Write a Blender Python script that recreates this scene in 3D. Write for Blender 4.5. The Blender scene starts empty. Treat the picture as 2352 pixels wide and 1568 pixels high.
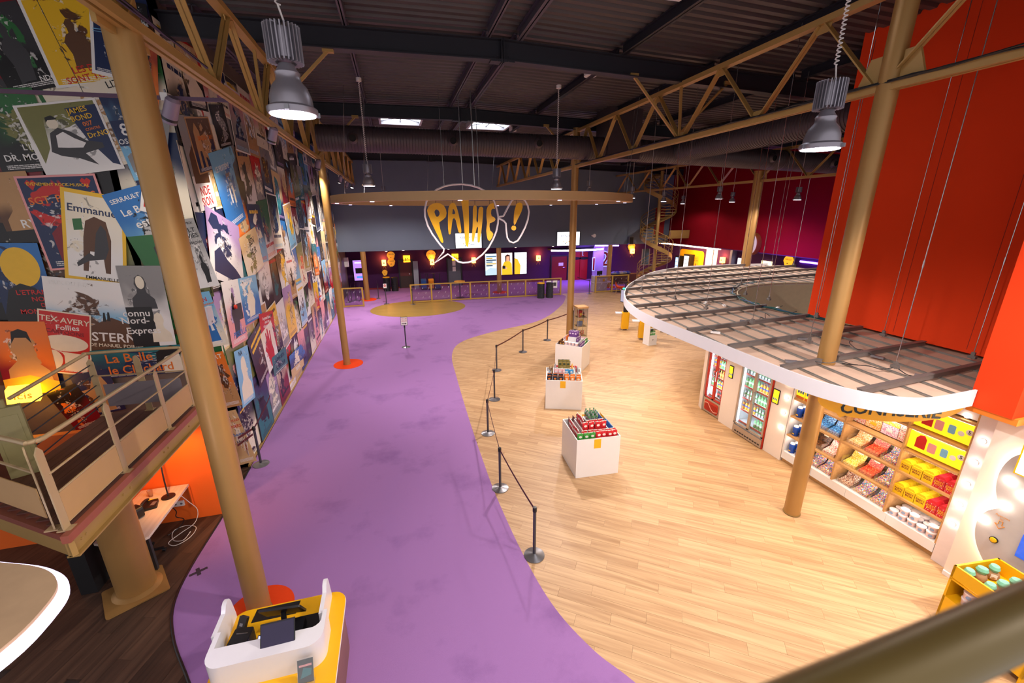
import bpy, math, random
from mathutils import Matrix, Vector
random.seed(7)
sc = bpy.context.scene
COL = sc.collection
pi = math.pi

# ---------------------------------------------------------------- camera
CAM = Vector((0, 0, 5.4)); FPX = 965.17
PITCH, YAW, ROLL = .299161, .260152, .0061489
fw = Vector((math.sin(YAW)*math.cos(PITCH), math.cos(YAW)*math.cos(PITCH), -math.sin(PITCH)))
rt = Vector((math.cos(YAW), -math.sin(YAW), 0)); dn = fw.cross(rt)
rt, dn = (rt*math.cos(ROLL)+dn*math.sin(ROLL), dn*math.cos(ROLL)-rt*math.sin(ROLL))
cd = bpy.data.cameras.new('camera'); cam = bpy.data.objects.new('camera', cd); COL.objects.link(cam)
cam.matrix_world = Matrix(((rt.x, -dn.x, -fw.x, CAM.x), (rt.y, -dn.y, -fw.y, CAM.y), (rt.z, -dn.z, -fw.z, CAM.z), (0, 0, 0, 1)))
cd.sensor_width = 36; cd.sensor_fit = 'HORIZONTAL'; cd.lens = 36*FPX/2352; cd.clip_start = .02; cd.clip_end = 200
cd.dof.use_dof = True; cd.dof.focus_distance = 9; cd.dof.aperture_fstop = 2.8
sc.camera = cam
# ---------------------------------------------------------------- world and exposure
w = bpy.data.worlds.new('world'); sc.world = w; w.use_nodes = True
w.node_tree.nodes['Background'].inputs[0].default_value = (.80, .76, .78, 1)
w.node_tree.nodes['Background'].inputs[1].default_value = .6
vs = sc.view_settings; vs.view_transform = 'Standard'; vs.look = 'None'; vs.exposure = .75; vs.gamma = 1; vs.use_curve_mapping = False
sc.cycles.max_bounces = 5; sc.cycles.diffuse_bounces = 2; sc.cycles.glossy_bounces = 2; sc.cycles.use_adaptive_sampling = True; sc.cycles.adaptive_threshold = .045
sc.cycles.transmission_bounces = 5; sc.cycles.transparent_max_bounces = 8
sc.cycles.caustics_reflective = False; sc.cycles.caustics_refractive = False
sc.cycles.sample_clamp_indirect = 4

# ---------------------------------------------------------------- picture point -> place
def ray(x, y): return rt*((x-1176)/FPX) + dn*((y-784)/FPX) + fw
def PZ(x, y, z=0.): d = ray(x, y); return CAM + d*((z-CAM.z)/d.z)
def PX(x, y, X): d = ray(x, y); return CAM + d*(X/d.x)
def PY(x, y, Y): d = ray(x, y); return CAM + d*(Y/d.y)
def PD(x, y, t): return CAM + ray(x, y)*t
def PROJ(p):
    q = Vector(p)-CAM; t = q.dot(fw)
    return (1176+FPX*q.dot(rt)/t, 784+FPX*q.dot(dn)/t, t)

# ---------------------------------------------------------------- mesh collecting
def V(*a): return Vector(a)
class MB:
    def __init__(s, T=None): s.v = []; s.f = []; s.T = T
    def add(s, vs, fs):
        o = len(s.v)
        s.v += [tuple(s.T @ Vector(v)) for v in vs] if s.T else [tuple(v) for v in vs]
        s.f += [tuple(i+o for i in f) for f in fs]; return s
    def bx(s, x0, x1, y0, y1, z0, z1):
        return s.add([(x, y, z) for z in (z0, z1) for y in (y0, y1) for x in (x0, x1)],
                     [(0, 2, 3, 1), (4, 5, 7, 6), (0, 1, 5, 4), (2, 6, 7, 3), (0, 4, 6, 2), (1, 3, 7, 5)])
    def box(s, c, d): return s.bx(c[0]-d[0]/2, c[0]+d[0]/2, c[1]-d[1]/2, c[1]+d[1]/2, c[2]-d[2]/2, c[2]+d[2]/2)
    def beam(s, a, b, wd, ht, up=(0, 0, 1)):
        a = Vector(a); b = Vector(b); d = (b-a).normalized(); u = Vector(up)
        x = d.cross(u)
        if x.length < 1e-4: x = d.cross(Vector((0, 1, 0)))
        x.normalize(); u = x.cross(d)
        q = [x*(i*wd/2)+u*(j*ht/2) for i, j in ((-1, -1), (1, -1), (1, 1), (-1, 1))]
        return s.add([a+k for k in q]+[b+k for k in q], [(3, 2, 1, 0), (4, 5, 6, 7)]+[(i, (i+1) % 4, 4+(i+1) % 4, 4+i) for i in range(4)])
    def cyl(s, a, b, r, r2=None, n=14, cap=True):
        a = Vector(a); b = Vector(b); d = (b-a).normalized(); r2 = r if r2 is None else r2
        x = d.orthogonal().normalized(); y = d.cross(x)
        cs = [(math.cos(2*pi*i/n), math.sin(2*pi*i/n)) for i in range(n)]
        vs = [a+(x*c+y*q)*r for c, q in cs]+[b+(x*c+y*q)*r2 for c, q in cs]
        fs = [(i, (i+1) % n, n+(i+1) % n, n+i) for i in range(n)]
        if cap: fs += [tuple(range(n-1, -1, -1)), tuple(range(n, 2*n))]
        return s.add(vs, fs)
    def tube(s, pts, r, n=8, closed=False):
        pts = [Vector(p) for p in pts]; m = len(pts); rings = []; prev = None
        for i, p in enumerate(pts):
            a = pts[i-1] if (i > 0 or closed) else p; b = pts[(i+1) % m] if (i < m-1 or closed) else p
            d = (b-a).normalized()
            x = (prev-d*prev.dot(d)).normalized() if prev and (prev-d*prev.dot(d)).length > 1e-5 else d.orthogonal().normalized()
            prev = x; y = d.cross(x)
            rings.append([p+(x*math.cos(2*pi*k/n)+y*math.sin(2*pi*k/n))*r for k in range(n)])
        fs = []
        for i in range(m if closed else m-1):
            j = (i+1) % m
            fs += [(i*n+k, i*n+(k+1) % n, j*n+(k+1) % n, j*n+k) for k in range(n)]
        if not closed: fs += [tuple(range(n-1, -1, -1)), tuple(range((m-1)*n, m*n))]
        return s.add([v for g in rings for v in g], fs)
    def lathe(s, prof, c=(0, 0, 0), n=20):
        m = len(prof); vs = []; fs = []
        for r, z in prof:
            vs += [(c[0]+r*math.cos(2*pi*k/n), c[1]+r*math.sin(2*pi*k/n), c[2]+z) for k in range(n)]
        for i in range(m-1): fs += [(i*n+k, i*n+(k+1) % n, (i+1)*n+(k+1) % n, (i+1)*n+k) for k in range(n)]
        if prof[0][0] > 1e-4: fs.append(tuple(range(n-1, -1, -1)))
        if prof[-1][0] > 1e-4: fs.append(tuple(range((m-1)*n, m*n)))
        return s.add(vs, fs)
    def prism(s, poly, z0, z1):
        n = len(poly)
        if sum(poly[i][0]*poly[(i+1) % n][1]-poly[(i+1) % n][0]*poly[i][1] for i in range(n)) < 0: poly = poly[::-1]
        return s.add([(x, y, z0) for x, y in poly]+[(x, y, z1) for x, y in poly],
                     [tuple(range(n-1, -1, -1)), tuple(range(n, 2*n))]+[(i, (i+1) % n, n+(i+1) % n, n+i) for i in range(n)])
    def mesh(s, me, M):
        return s.add([M @ v.co for v in me.vertices], [tuple(p.vertices) for p in me.polygons])
    def build(s, name, mt, parent=None, base=None, flat=False):
        off = base
        if parent:
            off = Vector((0, 0, 0)); q = parent
            while q: off = off+q.location; q = q.parent
        off = Vector(off) if off is not None else Vector((0, 0, 0))
        me = bpy.data.meshes.new(name); me.from_pydata([(a-off.x, b-off.y, c-off.z) for a, b, c in s.v], [], s.f)
        me.update()
        if not flat:
            me.polygons.foreach_set('use_smooth', [True]*len(me.polygons)); me.set_sharp_from_angle(angle=math.radians(38))
        for q in (mt if isinstance(mt, (list, tuple)) else [mt]): me.materials.append(q)
        o = bpy.data.objects.new(name, me); COL.objects.link(o)
        if parent: o.parent = parent
        else: o.location = off
        return o
def tag(o, label, cat, group=None, kind=None):
    if label: o['label'] = label
    if cat: o['category'] = cat
    if group: o['group'] = group
    if kind: o['kind'] = kind
    return o
def thing(name, loc, label=None, cat=None, group=None):
    o = bpy.data.objects.new(name, None); COL.objects.link(o); o.location = loc; o.empty_display_size = .1
    return tag(o, label, cat, group)
def struct(o): o['kind'] = 'structure'; return o
def dup(o, parent=None, loc=None, rz=None, label=None, group=None, scale=None):
    c = o.copy(); COL.objects.link(c); c.parent = parent
    for ch in list(o.children): dup(ch, c)
    if loc is not None: c.location = loc
    if rz is not None: c.rotation_euler = (0, 0, rz)
    if scale is not None: c.scale = (scale,)*3 if not isinstance(scale, tuple) else scale
    if label: c['label'] = label
    if group: c['group'] = group
    return c
class Once:
    "first call hands out the pattern itself, later calls copies of it"
    def __init__(s, o): s.o = o; s.used = False
    def put(s, loc, rz=0, label=None, group=None, scale=None):
        if not s.used:
            s.used = True; o = s.o; o.location = loc; o.rotation_euler = (0, 0, rz)
            if scale is not None: o.scale = (scale,)*3 if not isinstance(scale, tuple) else scale
            if label: o['label'] = label
            if group: o['group'] = group
            return o
        return dup(s.o, None, loc, rz, label, group, scale if scale is not None else (1, 1, 1))
def FR(o, xd=(1, 0, 0), up=(0, 0, 1)):
    "panel frame: x to the viewer's right, y up, z out towards the viewer"
    x = Vector(xd).normalized(); u = Vector(up).normalized(); n = x.cross(u)
    return Matrix(((x.x, u.x, n.x, o[0]), (x.y, u.y, n.y, o[1]), (x.z, u.z, n.z, o[2]), (0, 0, 0, 1)))
XR_ = (0, -1, 0)   # viewer's right on walls that face -X
def _cm(cu):
    o = bpy.data.objects.new('t', cu); COL.objects.link(o)
    me = bpy.data.meshes.new_from_object(o.evaluated_get(bpy.context.evaluated_depsgraph_get()))
    bpy.data.objects.remove(o); return me
_tx = {}
def text_mesh(t, bold=.0):
    k = (t, bold)
    if k not in _tx:
        cu = bpy.data.curves.new('t', 'FONT'); cu.body = t; cu.size = 1; cu.extrude = .01; cu.resolution_u = 2; cu.offset = bold
        cu.align_x = 'CENTER'; cu.align_y = 'CENTER'; _tx[k] = _cm(cu); bpy.data.curves.remove(cu)
    return _tx[k]
def text(mb, t, T, x, y, h, z=.004, wmax=None, bold=.0, rot=0, sx=1):
    me = text_mesh(t, bold); s = h/.7
    if wmax:
        xs = [v.co.x for v in me.vertices] or [0]; wd = (max(xs)-min(xs))*s*sx
        if wd > wmax: s *= wmax/wd
    mb.mesh(me, (T or Matrix()) @ Matrix.Translation((x, y, z)) @ Matrix.Rotation(rot, 4, 'Z') @ Matrix.Diagonal((s*sx, s, .05 if z < .0025 else .2, 1))); return mb
def shape_mesh(polys, ext):
    cu = bpy.data.curves.new('s', 'CURVE'); cu.dimensions = '2D'; cu.fill_mode = 'BOTH'; cu.extrude = ext
    for p in polys:
        sp = cu.splines.new('POLY'); sp.points.add(len(p)-1); sp.use_cyclic_u = True
        for q, (x, y) in zip(sp.points, p): q.co = (x, y, 0, 1)
    me = _cm(cu); bpy.data.curves.remove(cu); return me
def smooth_path(pts, k=4, closed=False):
    pts = [Vector(p) for p in pts]; n = len(pts); out = []
    for i in range(n if closed else n-1):
        g = (lambda j: pts[j % n]) if closed else (lambda j: pts[min(max(j, 0), n-1)])
        a, b, c, d = g(i-1), g(i), g(i+1), g(i+2)
        for s in range(k):
            t = s/k
            out.append(.5*((2*b)+(c-a)*t+(2*a-5*b+4*c-d)*t*t+(3*b-a-3*c+d)*t**3))
    if not closed: out.append(pts[-1])
    return out
def rrect(x0, x1, y0, y1, r, k=4):
    out = []
    for cx, cy, a in ((x1-r, y1-r, 0), (x0+r, y1-r, 1), (x0+r, y0+r, 2), (x1-r, y0+r, 3)):
        out += [(cx+r*math.cos((a+i/k)*pi/2), cy+r*math.sin((a+i/k)*pi/2)) for i in range(k+1)]
    return out
def circ(cx, cy, r, n=24, ry=None): return [(cx+r*math.cos(2*pi*i/n), cy+(ry or r)*math.sin(2*pi*i/n)) for i in range(n)]
def inside(p, poly):
    c = False; n = len(poly)
    for i in range(n):
        a = poly[i]; b = poly[i-1]
        if (a[1] > p[1]) != (b[1] > p[1]) and p[0] < (b[0]-a[0])*(p[1]-a[1])/(b[1]-a[1])+a[0]: c = not c
    return c

# ---------------------------------------------------------------- materials
def lin(h):
    h = h.lstrip('#'); c = [int(h[i:i+2], 16)/255 for i in (0, 2, 4)]
    return tuple(x/12.92 if x <= .04045 else ((x+.055)/1.055)**2.4 for x in c)+(1,)
_m = {}
def mat(name, c, rough=.5, metal=0., var=.08, scale=8., bump=0., bscale=60., emit=0., ec=None, spec=.5, alpha=1., stretch=None, coat=0.):
    if name in _m: return _m[name]
    m = bpy.data.materials.new(name); m.use_nodes = True; nt = m.node_tree; N = nt.nodes; L = nt.links
    b = N['Principled BSDF']; b.inputs['Roughness'].default_value = rough; b.inputs['Metallic'].default_value = metal
    b.inputs['Specular IOR Level'].default_value = spec; b.inputs['Alpha'].default_value = alpha
    if coat: b.inputs['Coat Weight'].default_value = coat; b.inputs['Coat Roughness'].default_value = .1
    tc = N.new('ShaderNodeTexCoord'); src = tc.outputs['Object']
    if stretch:
        mp = N.new('ShaderNodeMapping'); mp.inputs['Scale'].default_value = stretch; L.new(src, mp.inputs[0]); src = mp.outputs[0]
    nz = N.new('ShaderNodeTexNoise'); nz.inputs['Scale'].default_value = scale; nz.inputs['Detail'].default_value = 4
    L.new(src, nz.inputs[0])
    mx = N.new('ShaderNodeMix'); mx.data_type = 'RGBA'; L.new(nz.outputs[0], mx.inputs['Factor'])
    c = lin(c)
    mx.inputs['A'].default_value = tuple(min(1, x*(1-var)) for x in c[:3])+(1,)
    mx.inputs['B'].default_value = tuple(min(1, x*(1+var)) for x in c[:3])+(1,)
    L.new(mx.outputs['Result'], b.inputs['Base Color'])
    if bump:
        n2 = N.new('ShaderNodeTexNoise'); n2.inputs['Scale'].default_value = bscale; n2.inputs['Detail'].default_value = 3; L.new(src, n2.inputs[0])
        bp = N.new('ShaderNodeBump'); bp.inputs['Strength'].default_value = bump; bp.inputs['Distance'].default_value = .01
        L.new(n2.outputs[0], bp.inputs['Height']); L.new(bp.outputs[0], b.inputs['Normal'])
    if emit:
        b.inputs['Emission Color'].default_value = lin(ec) if ec else c; b.inputs['Emission Strength'].default_value = emit
    _m[name] = m; return m
def glass(name, c='#ffffff', op=.12, rough=.05):
    "clear sheet: mostly see-through with a glossy skin"
    if name in _m: return _m[name]
    m = bpy.data.materials.new(name); m.use_nodes = True; nt = m.node_tree; N = nt.nodes; L = nt.links
    N.remove(N['Principled BSDF']); t = N.new('ShaderNodeBsdfTransparent'); t.inputs[0].default_value = lin(c)
    g = N.new('ShaderNodeBsdfGlossy'); g.inputs['Roughness'].default_value = rough
    nz = N.new('ShaderNodeTexNoise'); nz.inputs['Scale'].default_value = 3
    mr = N.new('ShaderNodeMapRange'); mr.inputs['To Min'].default_value = op*.8; mr.inputs['To Max'].default_value = op*1.2
    L.new(nz.outputs[0], mr.inputs[0])
    mx = N.new('ShaderNodeMixShader'); L.new(mr.outputs[0], mx.inputs[0]); L.new(t.outputs[0], mx.inputs[1]); L.new(g.outputs[0], mx.inputs[2])
    L.new(mx.outputs[0], N['Material Output'].inputs[0]); _m[name] = m; return m
def wood(name, c1, c2, rough=.35, ang=0., sx=1.2, sy=22., rand=.5, coat=0.):
    "planks: grain along local x turned by ang, tone changes from board to board (object random)"
    if name in _m: return _m[name]
    m = bpy.data.materials.new(name); m.use_nodes = True; nt = m.node_tree; N = nt.nodes; L = nt.links; b = N['Principled BSDF']
    b.inputs['Roughness'].default_value = rough
    if coat: b.inputs['Coat Weight'].default_value = coat
    tc = N.new('ShaderNodeTexCoord'); oi = N.new('ShaderNodeObjectInfo'); ge = N.new('ShaderNodeNewGeometry')
    mp = N.new('ShaderNodeMapping'); mp.inputs['Rotation'].default_value = (0, 0, -ang); L.new(tc.outputs['Object'], mp.inputs[0])
    m2 = N.new('ShaderNodeMapping'); m2.inputs['Scale'].default_value = (sx, sy, sy); L.new(mp.outputs[0], m2.inputs[0])
    ad = N.new('ShaderNodeVectorMath'); L.new(m2.outputs[0], ad.inputs[0])
    sm = N.new('ShaderNodeMath'); L.new(oi.outputs['Random'], sm.inputs[0]); L.new(ge.outputs['Random Per Island'], sm.inputs[1])
    mu = N.new('ShaderNodeMath'); mu.operation = 'MULTIPLY'; mu.inputs[1].default_value = 37; L.new(sm.outputs[0], mu.inputs[0]); L.new(mu.outputs[0], ad.inputs[1])
    nz = N.new('ShaderNodeTexNoise'); nz.inputs['Scale'].default_value = 1; nz.inputs['Detail'].default_value = 5; nz.inputs['Distortion'].default_value = .6
    L.new(ad.outputs[0], nz.inputs[0])
    fr = N.new('ShaderNodeMath'); fr.operation = 'FRACT'; L.new(sm.outputs[0], fr.inputs[0])
    m3 = N.new('ShaderNodeMath'); m3.operation = 'MULTIPLY_ADD'; m3.inputs[1].default_value = rand; L.new(fr.outputs[0], m3.inputs[0])
    mr = N.new('ShaderNodeMapRange'); mr.inputs[1].default_value = .25; mr.inputs[2].default_value = .75; mr.inputs[3].default_value = -rand/2; mr.inputs[4].default_value = 1-rand/2
    L.new(nz.outputs[0], mr.inputs[0]); L.new(mr.outputs[0], m3.inputs[2])
    mx = N.new('ShaderNodeMix'); mx.data_type = 'RGBA'; L.new(m3.outputs[0], mx.inputs['Factor'])
    mx.inputs['A'].default_value = lin(c1); mx.inputs['B'].default_value = lin(c2); L.new(mx.outputs['Result'], b.inputs['Base Color'])
    bp = N.new('ShaderNodeBump'); bp.inputs['Strength'].default_value = .08; L.new(nz.outputs[0], bp.inputs['Height']); L.new(bp.outputs[0], b.inputs['Normal'])
    _m[name] = m; return m
def lamp(name, kind, loc, power, color='#ffffff', size=.2, aim=None, cone=120, blend=.6, parent=None, sizey=None):
    l = bpy.data.lights.new(name, kind); l.energy = power; l.color = lin(color)[:3]
    if kind == 'AREA':
        l.size = size
        if sizey: l.shape = 'RECTANGLE'; l.size_y = sizey
    else: l.shadow_soft_size = size
    if kind == 'SPOT': l.spot_size = math.radians(cone); l.spot_blend = blend
    o = bpy.data.objects.new(name, l); COL.objects.link(o); o.location = loc
    if aim is not None: o.rotation_euler = (Vector(aim)-Vector(loc)).to_track_quat('-Z', 'Y').to_euler()
    return o
# ================================================================ shared materials
GOLD = mat('gold_paint', '#a9884c', .42, .25, .06, 6)
GOLD2 = mat('gold_paint_satin', '#ab824a', .4, .3, .08, 3, bump=.05, bscale=40)
WHITE = mat('white_laminate', '#e8e4e2', .35, 0, .02)
WHITE2 = mat('white_gloss', '#e6e5e8', .25, 0, .02)
BLACK = mat('black_plastic', '#17171a', .4, 0, .15)
STEEL = mat('dark_steel', '#4a4a50', .4, .6, .1)
CHROME = mat('brushed_steel', '#b9b9bb', .25, .95, .05)
GREY = mat('grey_metal', '#8b8a90', .4, .5, .05)
YEL = mat('yellow_laminate', '#f4b60f', .4, 0, .03)
RED = mat('red_paint', '#c9341d', .6, 0, .05, 2.)
ORANGE = mat('orange_paint', '#ee6a1e', .6, 0, .05, 2.)
CREAM = mat('cream_panel', '#eee0d6', .5, 0, .02)
LPLANK = wood('light_oak_plank', '#a9825a', '#d3ae82', .46, 0, .9, 16, .36)
DPLANK = wood('dark_oak_plank', '#33241d', '#5a4233', .5, 0, .9, 14, .45)
FLAKE = wood('golden_vinyl', '#8d6f33', '#a98a45', .4, 0, .6, 10, .2)
PURPLE = mat('aubergine_paint', '#4d2a55', .8, 0, .06, 1.5, spec=.08)
MAROON = mat('maroon_paint', '#7a0c18', .8, 0, .05, 1.5, spec=.04)
CHAR = mat('charcoal_paint', '#6f7a8b', .85, 0, .05, 1.5, bump=.1, bscale=90, spec=.05)
ROOF = mat('roof_deck_steel', '#4f4646', .5, .1, .12, 1.5)
BEAM = mat('anthracite_beam', '#2c2b33', .45, .2, .12, 2)
DUCT = mat('brown_duct_paint', '#4d4246', .45, .2, .1, 3)
def carpet_mat(name, c, dark):
    m = mat(name, c, .95, 0, .16, 260, bump=.5, bscale=420, spec=.15)
    nt = m.node_tree; N = nt.nodes; L = nt.links; b = N['Principled BSDF']
    base = b.inputs['Base Color'].links[0].from_socket
    tc = N.new('ShaderNodeTexCoord'); nz = N.new('ShaderNodeTexNoise'); nz.inputs['Scale'].default_value = .75; nz.inputs['Detail'].default_value = 6; nz.inputs['Roughness'].default_value = .62
    L.new(tc.outputs['Object'], nz.inputs[0])
    mr = N.new('ShaderNodeMapRange'); mr.inputs[1].default_value = .53; mr.inputs[2].default_value = .72; L.new(nz.outputs[0], mr.inputs[0])
    mx = N.new('ShaderNodeMix'); mx.data_type = 'RGBA'; mu = N.new('ShaderNodeMath'); mu.operation = 'MULTIPLY'; mu.inputs[1].default_value = .55
    L.new(mr.outputs[0], mu.inputs[0]); L.new(mu.outputs[0], mx.inputs['Factor']); L.new(base, mx.inputs['A']); mx.inputs['B'].default_value = lin(dark)
    L.new(mx.outputs['Result'], b.inputs['Base Color'])
    bb = N.new('ShaderNodeBevel') if False else None
    return m
CARPET = carpet_mat('purple_carpet', '#a478b5', '#74508a')
ODISC = mat('orange_carpet', '#e8481c', .95, 0, .14, 200, bump=.4, bscale=400, spec=.1)

# ================================================================ floor
floor = struct(MB().bx(-14, 26, -1, 33, -.25, -.03).build('floor', mat('floor_screed', '#3a2c26', .8)))
WEDGE = [(10.62, 25.83), (9.34, 23.34), (6.88, 20.16), (3.99, 18.66), (2.37, 17.47), (1.75, 15.83), (1.6, 13.28), (1.51, 10.1), (1.49, 8.18), (1.5, 6.92), (1.59, 5.39), (1.74, 4.35), (2.01, 3.62), (2.33, 3.11), (2.8, 2.2), (3.4, 1.2)]
wcurve = [(p.x, p.y) for p in smooth_path([(x, y, 0) for x, y in WEDGE], 6)]
dcurve = [(p.x, p.y) for p in smooth_path([(-3.55, 9.35, 0), (-3.55, 7.79, 0), (-3.6, 6.54, 0), (-3.54, 5.8, 0), (-3.28, 5.18, 0), (-2.85, 4.52, 0), (-2.4, 3.8, 0), (-2.1, 2.9, 0), (-2., 1.2, 0)], 6)]
carpet_poly = [(-3.6, 32.35)] + dcurve + wcurve[::-1] + [(10.62, 26.7), (24, 26.7), (24, 32.35)]
me = shape_mesh([carpet_poly], .006); o = MB().mesh(me, Matrix.Translation((0, 0, -.002))).build('floor_carpet', CARPET, flat=True); struct(o)
MB().tube([(x, y, .004) for x, y in dcurve], .018, 6).build('edge_strip', BLACK, o)
# light planks run along this heading
h = ray(-1500, 495); h.z = 0; h.normalize(); n_ = Vector((-h.y, h.x, 0)); ANG = math.atan2(h.y, h.x)
PW, PL = .185, 1.25
plank_me = {}
def plank_mesh(tag_, wd, ln, mt):
    if tag_ not in plank_me:
        b = MB().bx(-ln/2+.001, ln/2-.001, -wd/2+.0012, wd/2-.0012, -.028, 0); t = b.build('plank', mt); plank_me[tag_] = t.data; bpy.data.objects.remove(t)
    return plank_me[tag_]
def lay(me, pts, ang, z, parent, nmax, wd, ln, mt):
    pts.sort(key=lambda p: (Vector((p[0], p[1], 0))-CAM).length)
    for x, y in pts[:nmax]:
        o = bpy.data.objects.new('plank', me); COL.objects.link(o); o.parent = parent; o.location = (x, y, z); o.rotation_euler = (0, 0, ang)
    if pts[nmax:]:
        b = MB()
        for x, y in pts[nmax:]:
            b.T = Matrix.Translation((x, y, z)) @ Matrix.Rotation(ang, 4, 'Z'); b.bx(-ln/2+.001, ln/2-.001, -wd/2+.0012, wd/2-.0012, -.028, 0)
        q = b.build('planks', mt, parent); q['kind'] = 'stuff'
pts = []
for i in range(-160, 160):
    sh = (i*.37) % 1*PL
    for j in range(-40, 40):
        p = h*(j*PL+sh)+n_*(i*PW)
        if not (1.0 < p.x < 22 and .8 < p.y < 27.2): continue
        if p.x > 9 and p.y < 9.5: continue
        if p.x > 12 and p.y < 17: continue
        if inside((p.x, p.y), carpet_poly) and min((p.x-a)**2+(p.y-b)**2 for a, b in wcurve) > .8**2 and p.y < 26.2: continue
        q = PROJ(p)
        if q[2] > .3 and -120 < q[0] < 2450 and q[1] < 1680: pts.append((p.x, p.y))
lay(plank_mesh('l', PW, PL, LPLANK), pts, ANG, -.002, floor, 300, PW, PL, LPLANK)
pts = []; DW, DLn = .2, 1.4
DA = math.radians(72)
for i in range(-60, 60):
    sh = (i*.41) % 1*DLn
    for j in range(-12, 12):
        p = Vector((math.cos(DA), math.sin(DA), 0))*(j*DLn+sh)+Vector((-math.sin(DA), math.cos(DA), 0))*(i*DW)+Vector((-4, 5, 0))
        if not (-9 < p.x < -1.2 and 1 < p.y < 9.6) or (inside((p.x, p.y), carpet_poly) and min((p.x-a)**2+(p.y-b)**2 for a, b in dcurve) > .75**2): continue
        q = PROJ(p)
        if q[2] > .3 and -150 < q[0] and q[1] < 1700: pts.append((p.x, p.y))
lay(plank_mesh('d', DW, DLn, DPLANK), pts, DA, -.003, floor, 150, DW, DLn, DPLANK)
# flat inlays in the carpet
c = PZ(888, 686); a = PZ(802, 700); b = PZ(978, 690)
struct(MB().prism(circ(.95, 24.95, 2.75, 48, 2.2), .002, .008).build('floor_inlay', FLAKE, base=(0, 0, 0), flat=True))
COLS = [(-2.3, 5.35), (-2.16, 15.85), (-2.12, 28.4), (6.72, 5.0), (6.66, 15.7), (6.69, 28.5), (14.97, 28.3)]
for i, (x, y) in enumerate(COLS):
    if i in (3, 4): continue
    struct(MB().prism(circ(x+(.05 if i else 0), y, .52 if i else .44, 40, .56 if i else .44), .004, .012).build('floor_disc', ODISC, flat=True))

# ================================================================ walls
wl = struct(MB().bx(-3.95, -3.6, 9.4, 32.6, 0, 9.2).build('wall_left', mat('collage_paper', '#6d6258', .45, 0, .6, 1.4), base=(-3.6, 18, 0)))
struct(MB().bx(-3.6, -3.565, 9.38, 28.6, 0, .05).build('baseboard_left', GOLD))
struct(MB().bx(-14, -3.6, 9.4, 9.75, 0, 9.2).build('wall_corner', _m['collage_paper'], base=(-8, 9.4, 0)))
struct(MB().bx(-9, -3.57, 7.8, 7.92, 0, 1.97).build('wall_orange', ORANGE, base=(-5, 7.8, 0)))
struct(MB().bx(-4.95, -4.72, 7.1, 7.8, 0, 1.97).build('wall_orange_return', ORANGE))
struct(MB().bx(-4.95, -4.74, 6.35, 7.1, 0, 1.97).build('wall_under_walkway', mat('black_partition', '#121114', .6)))
struct(MB().bx(-3.6, 20.3, 28.7, 29.0, 3.1, 9.2).build('wall_back_upper', CHAR))
struct(MB().bx(-3.6, 24, 28.7, 32.6, 3.05, 3.1).build('ceiling_soffit', CHAR))
struct(MB().bx(-4, 24, 32.3, 32.6, 0, 3.1).build('wall_back', PURPLE))
struct(MB().bx(-3.6, 12.5, 32.26, 32.3, 0, .1).build('baseboard_back', mat('red_skirting', '#8d2417', .6)))
struct(MB().bx(20, 20.3, 8, 28.7, 3.1, 9.2).build('wall_right', MAROON))
struct(MB().bx(20, 23, 8, 28.7, 3.05, 3.1).build('ceiling_soffit_right', PURPLE))
struct(MB().bx(22.6, 23, 8, 32.6, 0, 3.1).build('wall_right_lower', PURPLE))
REDP = mat('red_wall_paint', '#f0461f', .8, 0, .04, 1.2, spec=.05)
struct(MB().bx(9.3, 15.5, 3.47, 7.6, 3.04, 8.8).build('wall_red', REDP))
struct(MB().bx(7.4, 9.3, 3.02, 3.47, 2.83, 8.8).build('wall_red_return', REDP))
struct(MB().bx(7.45, 9.3, 2.98, 3.5, 2.74, 2.83).build('trim_1', mat('orange_underside', '#f08a2a', .5)))
for yy in (4.6, 5.75, 6.9): struct(MB().bx(9.296, 9.3, yy, yy+.006, 3.1, 8.7).build('trim_seam', mat('red_seam', '#8d1f10', .7)))
struct(MB().bx(8.75, 9.0, 1.2, 9.75, 0, 2.9).build('wall_shop', CREAM))

# ================================================================ roof
def roofz(x): return 8.93-(.012*(2.4-x) if x < 2.4 else .032*(x-2.4))
prof = []; y = -.6
while y < 29:
    prof += [(y, 0), (y+.11, 0), (y+.135, .05), (y+.225, .05)]; y += .25
b = MB(); vs = []; fs = []
for (yy, zz) in prof:
    for xx in (-14, 2.4, 21): vs.append((xx, yy, roofz(xx)+zz))
for i in range(len(prof)-1):
    for k in (0, 1): fs.append((i*3+k, i*3+k+1, i*3+4+k, i*3+3+k))
b.add(vs, fs); ceil = struct(b.build('ceiling', ROOF, flat=True))
RAFT = [3.7, 9.7, 15.7, 21.7, 27.7]
for Yb in RAFT:
    b = MB()
    for x0, x1 in ((-3.6, 2.4), (2.4, 20.6)):
        for zo, wd, ht in ((-.56, .22, .022), (-.38, .012, .36), (-.2, .22, .022)):
            b.beam((x0, Yb, roofz(x0)+zo), (x1, Yb, roofz(x1)+zo), wd, ht)
    for dx in (-.02, .02): b.bx(2.4+dx-.012, 2.4+dx+.012, Yb-.12, Yb+.12, roofz(2.4)-.62, roofz(2.4)-.18)
    r = b.build('rafter', BEAM, ceil)
    bb = MB()
    for dx in (-.12, .12):
        for dz in (-.58, -.5): bb.cyl((2.4+dx, Yb-.13, 8.93+dz), (2.4+dx, Yb-.11, 8.93+dz), .018, n=6)
    bb.bx(2.15, 2.65, Yb-.11, Yb+.11, roofz(2.4)-.6, roofz(2.4)-.575); bb.build('splice_plate', BEAM, r)
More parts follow.
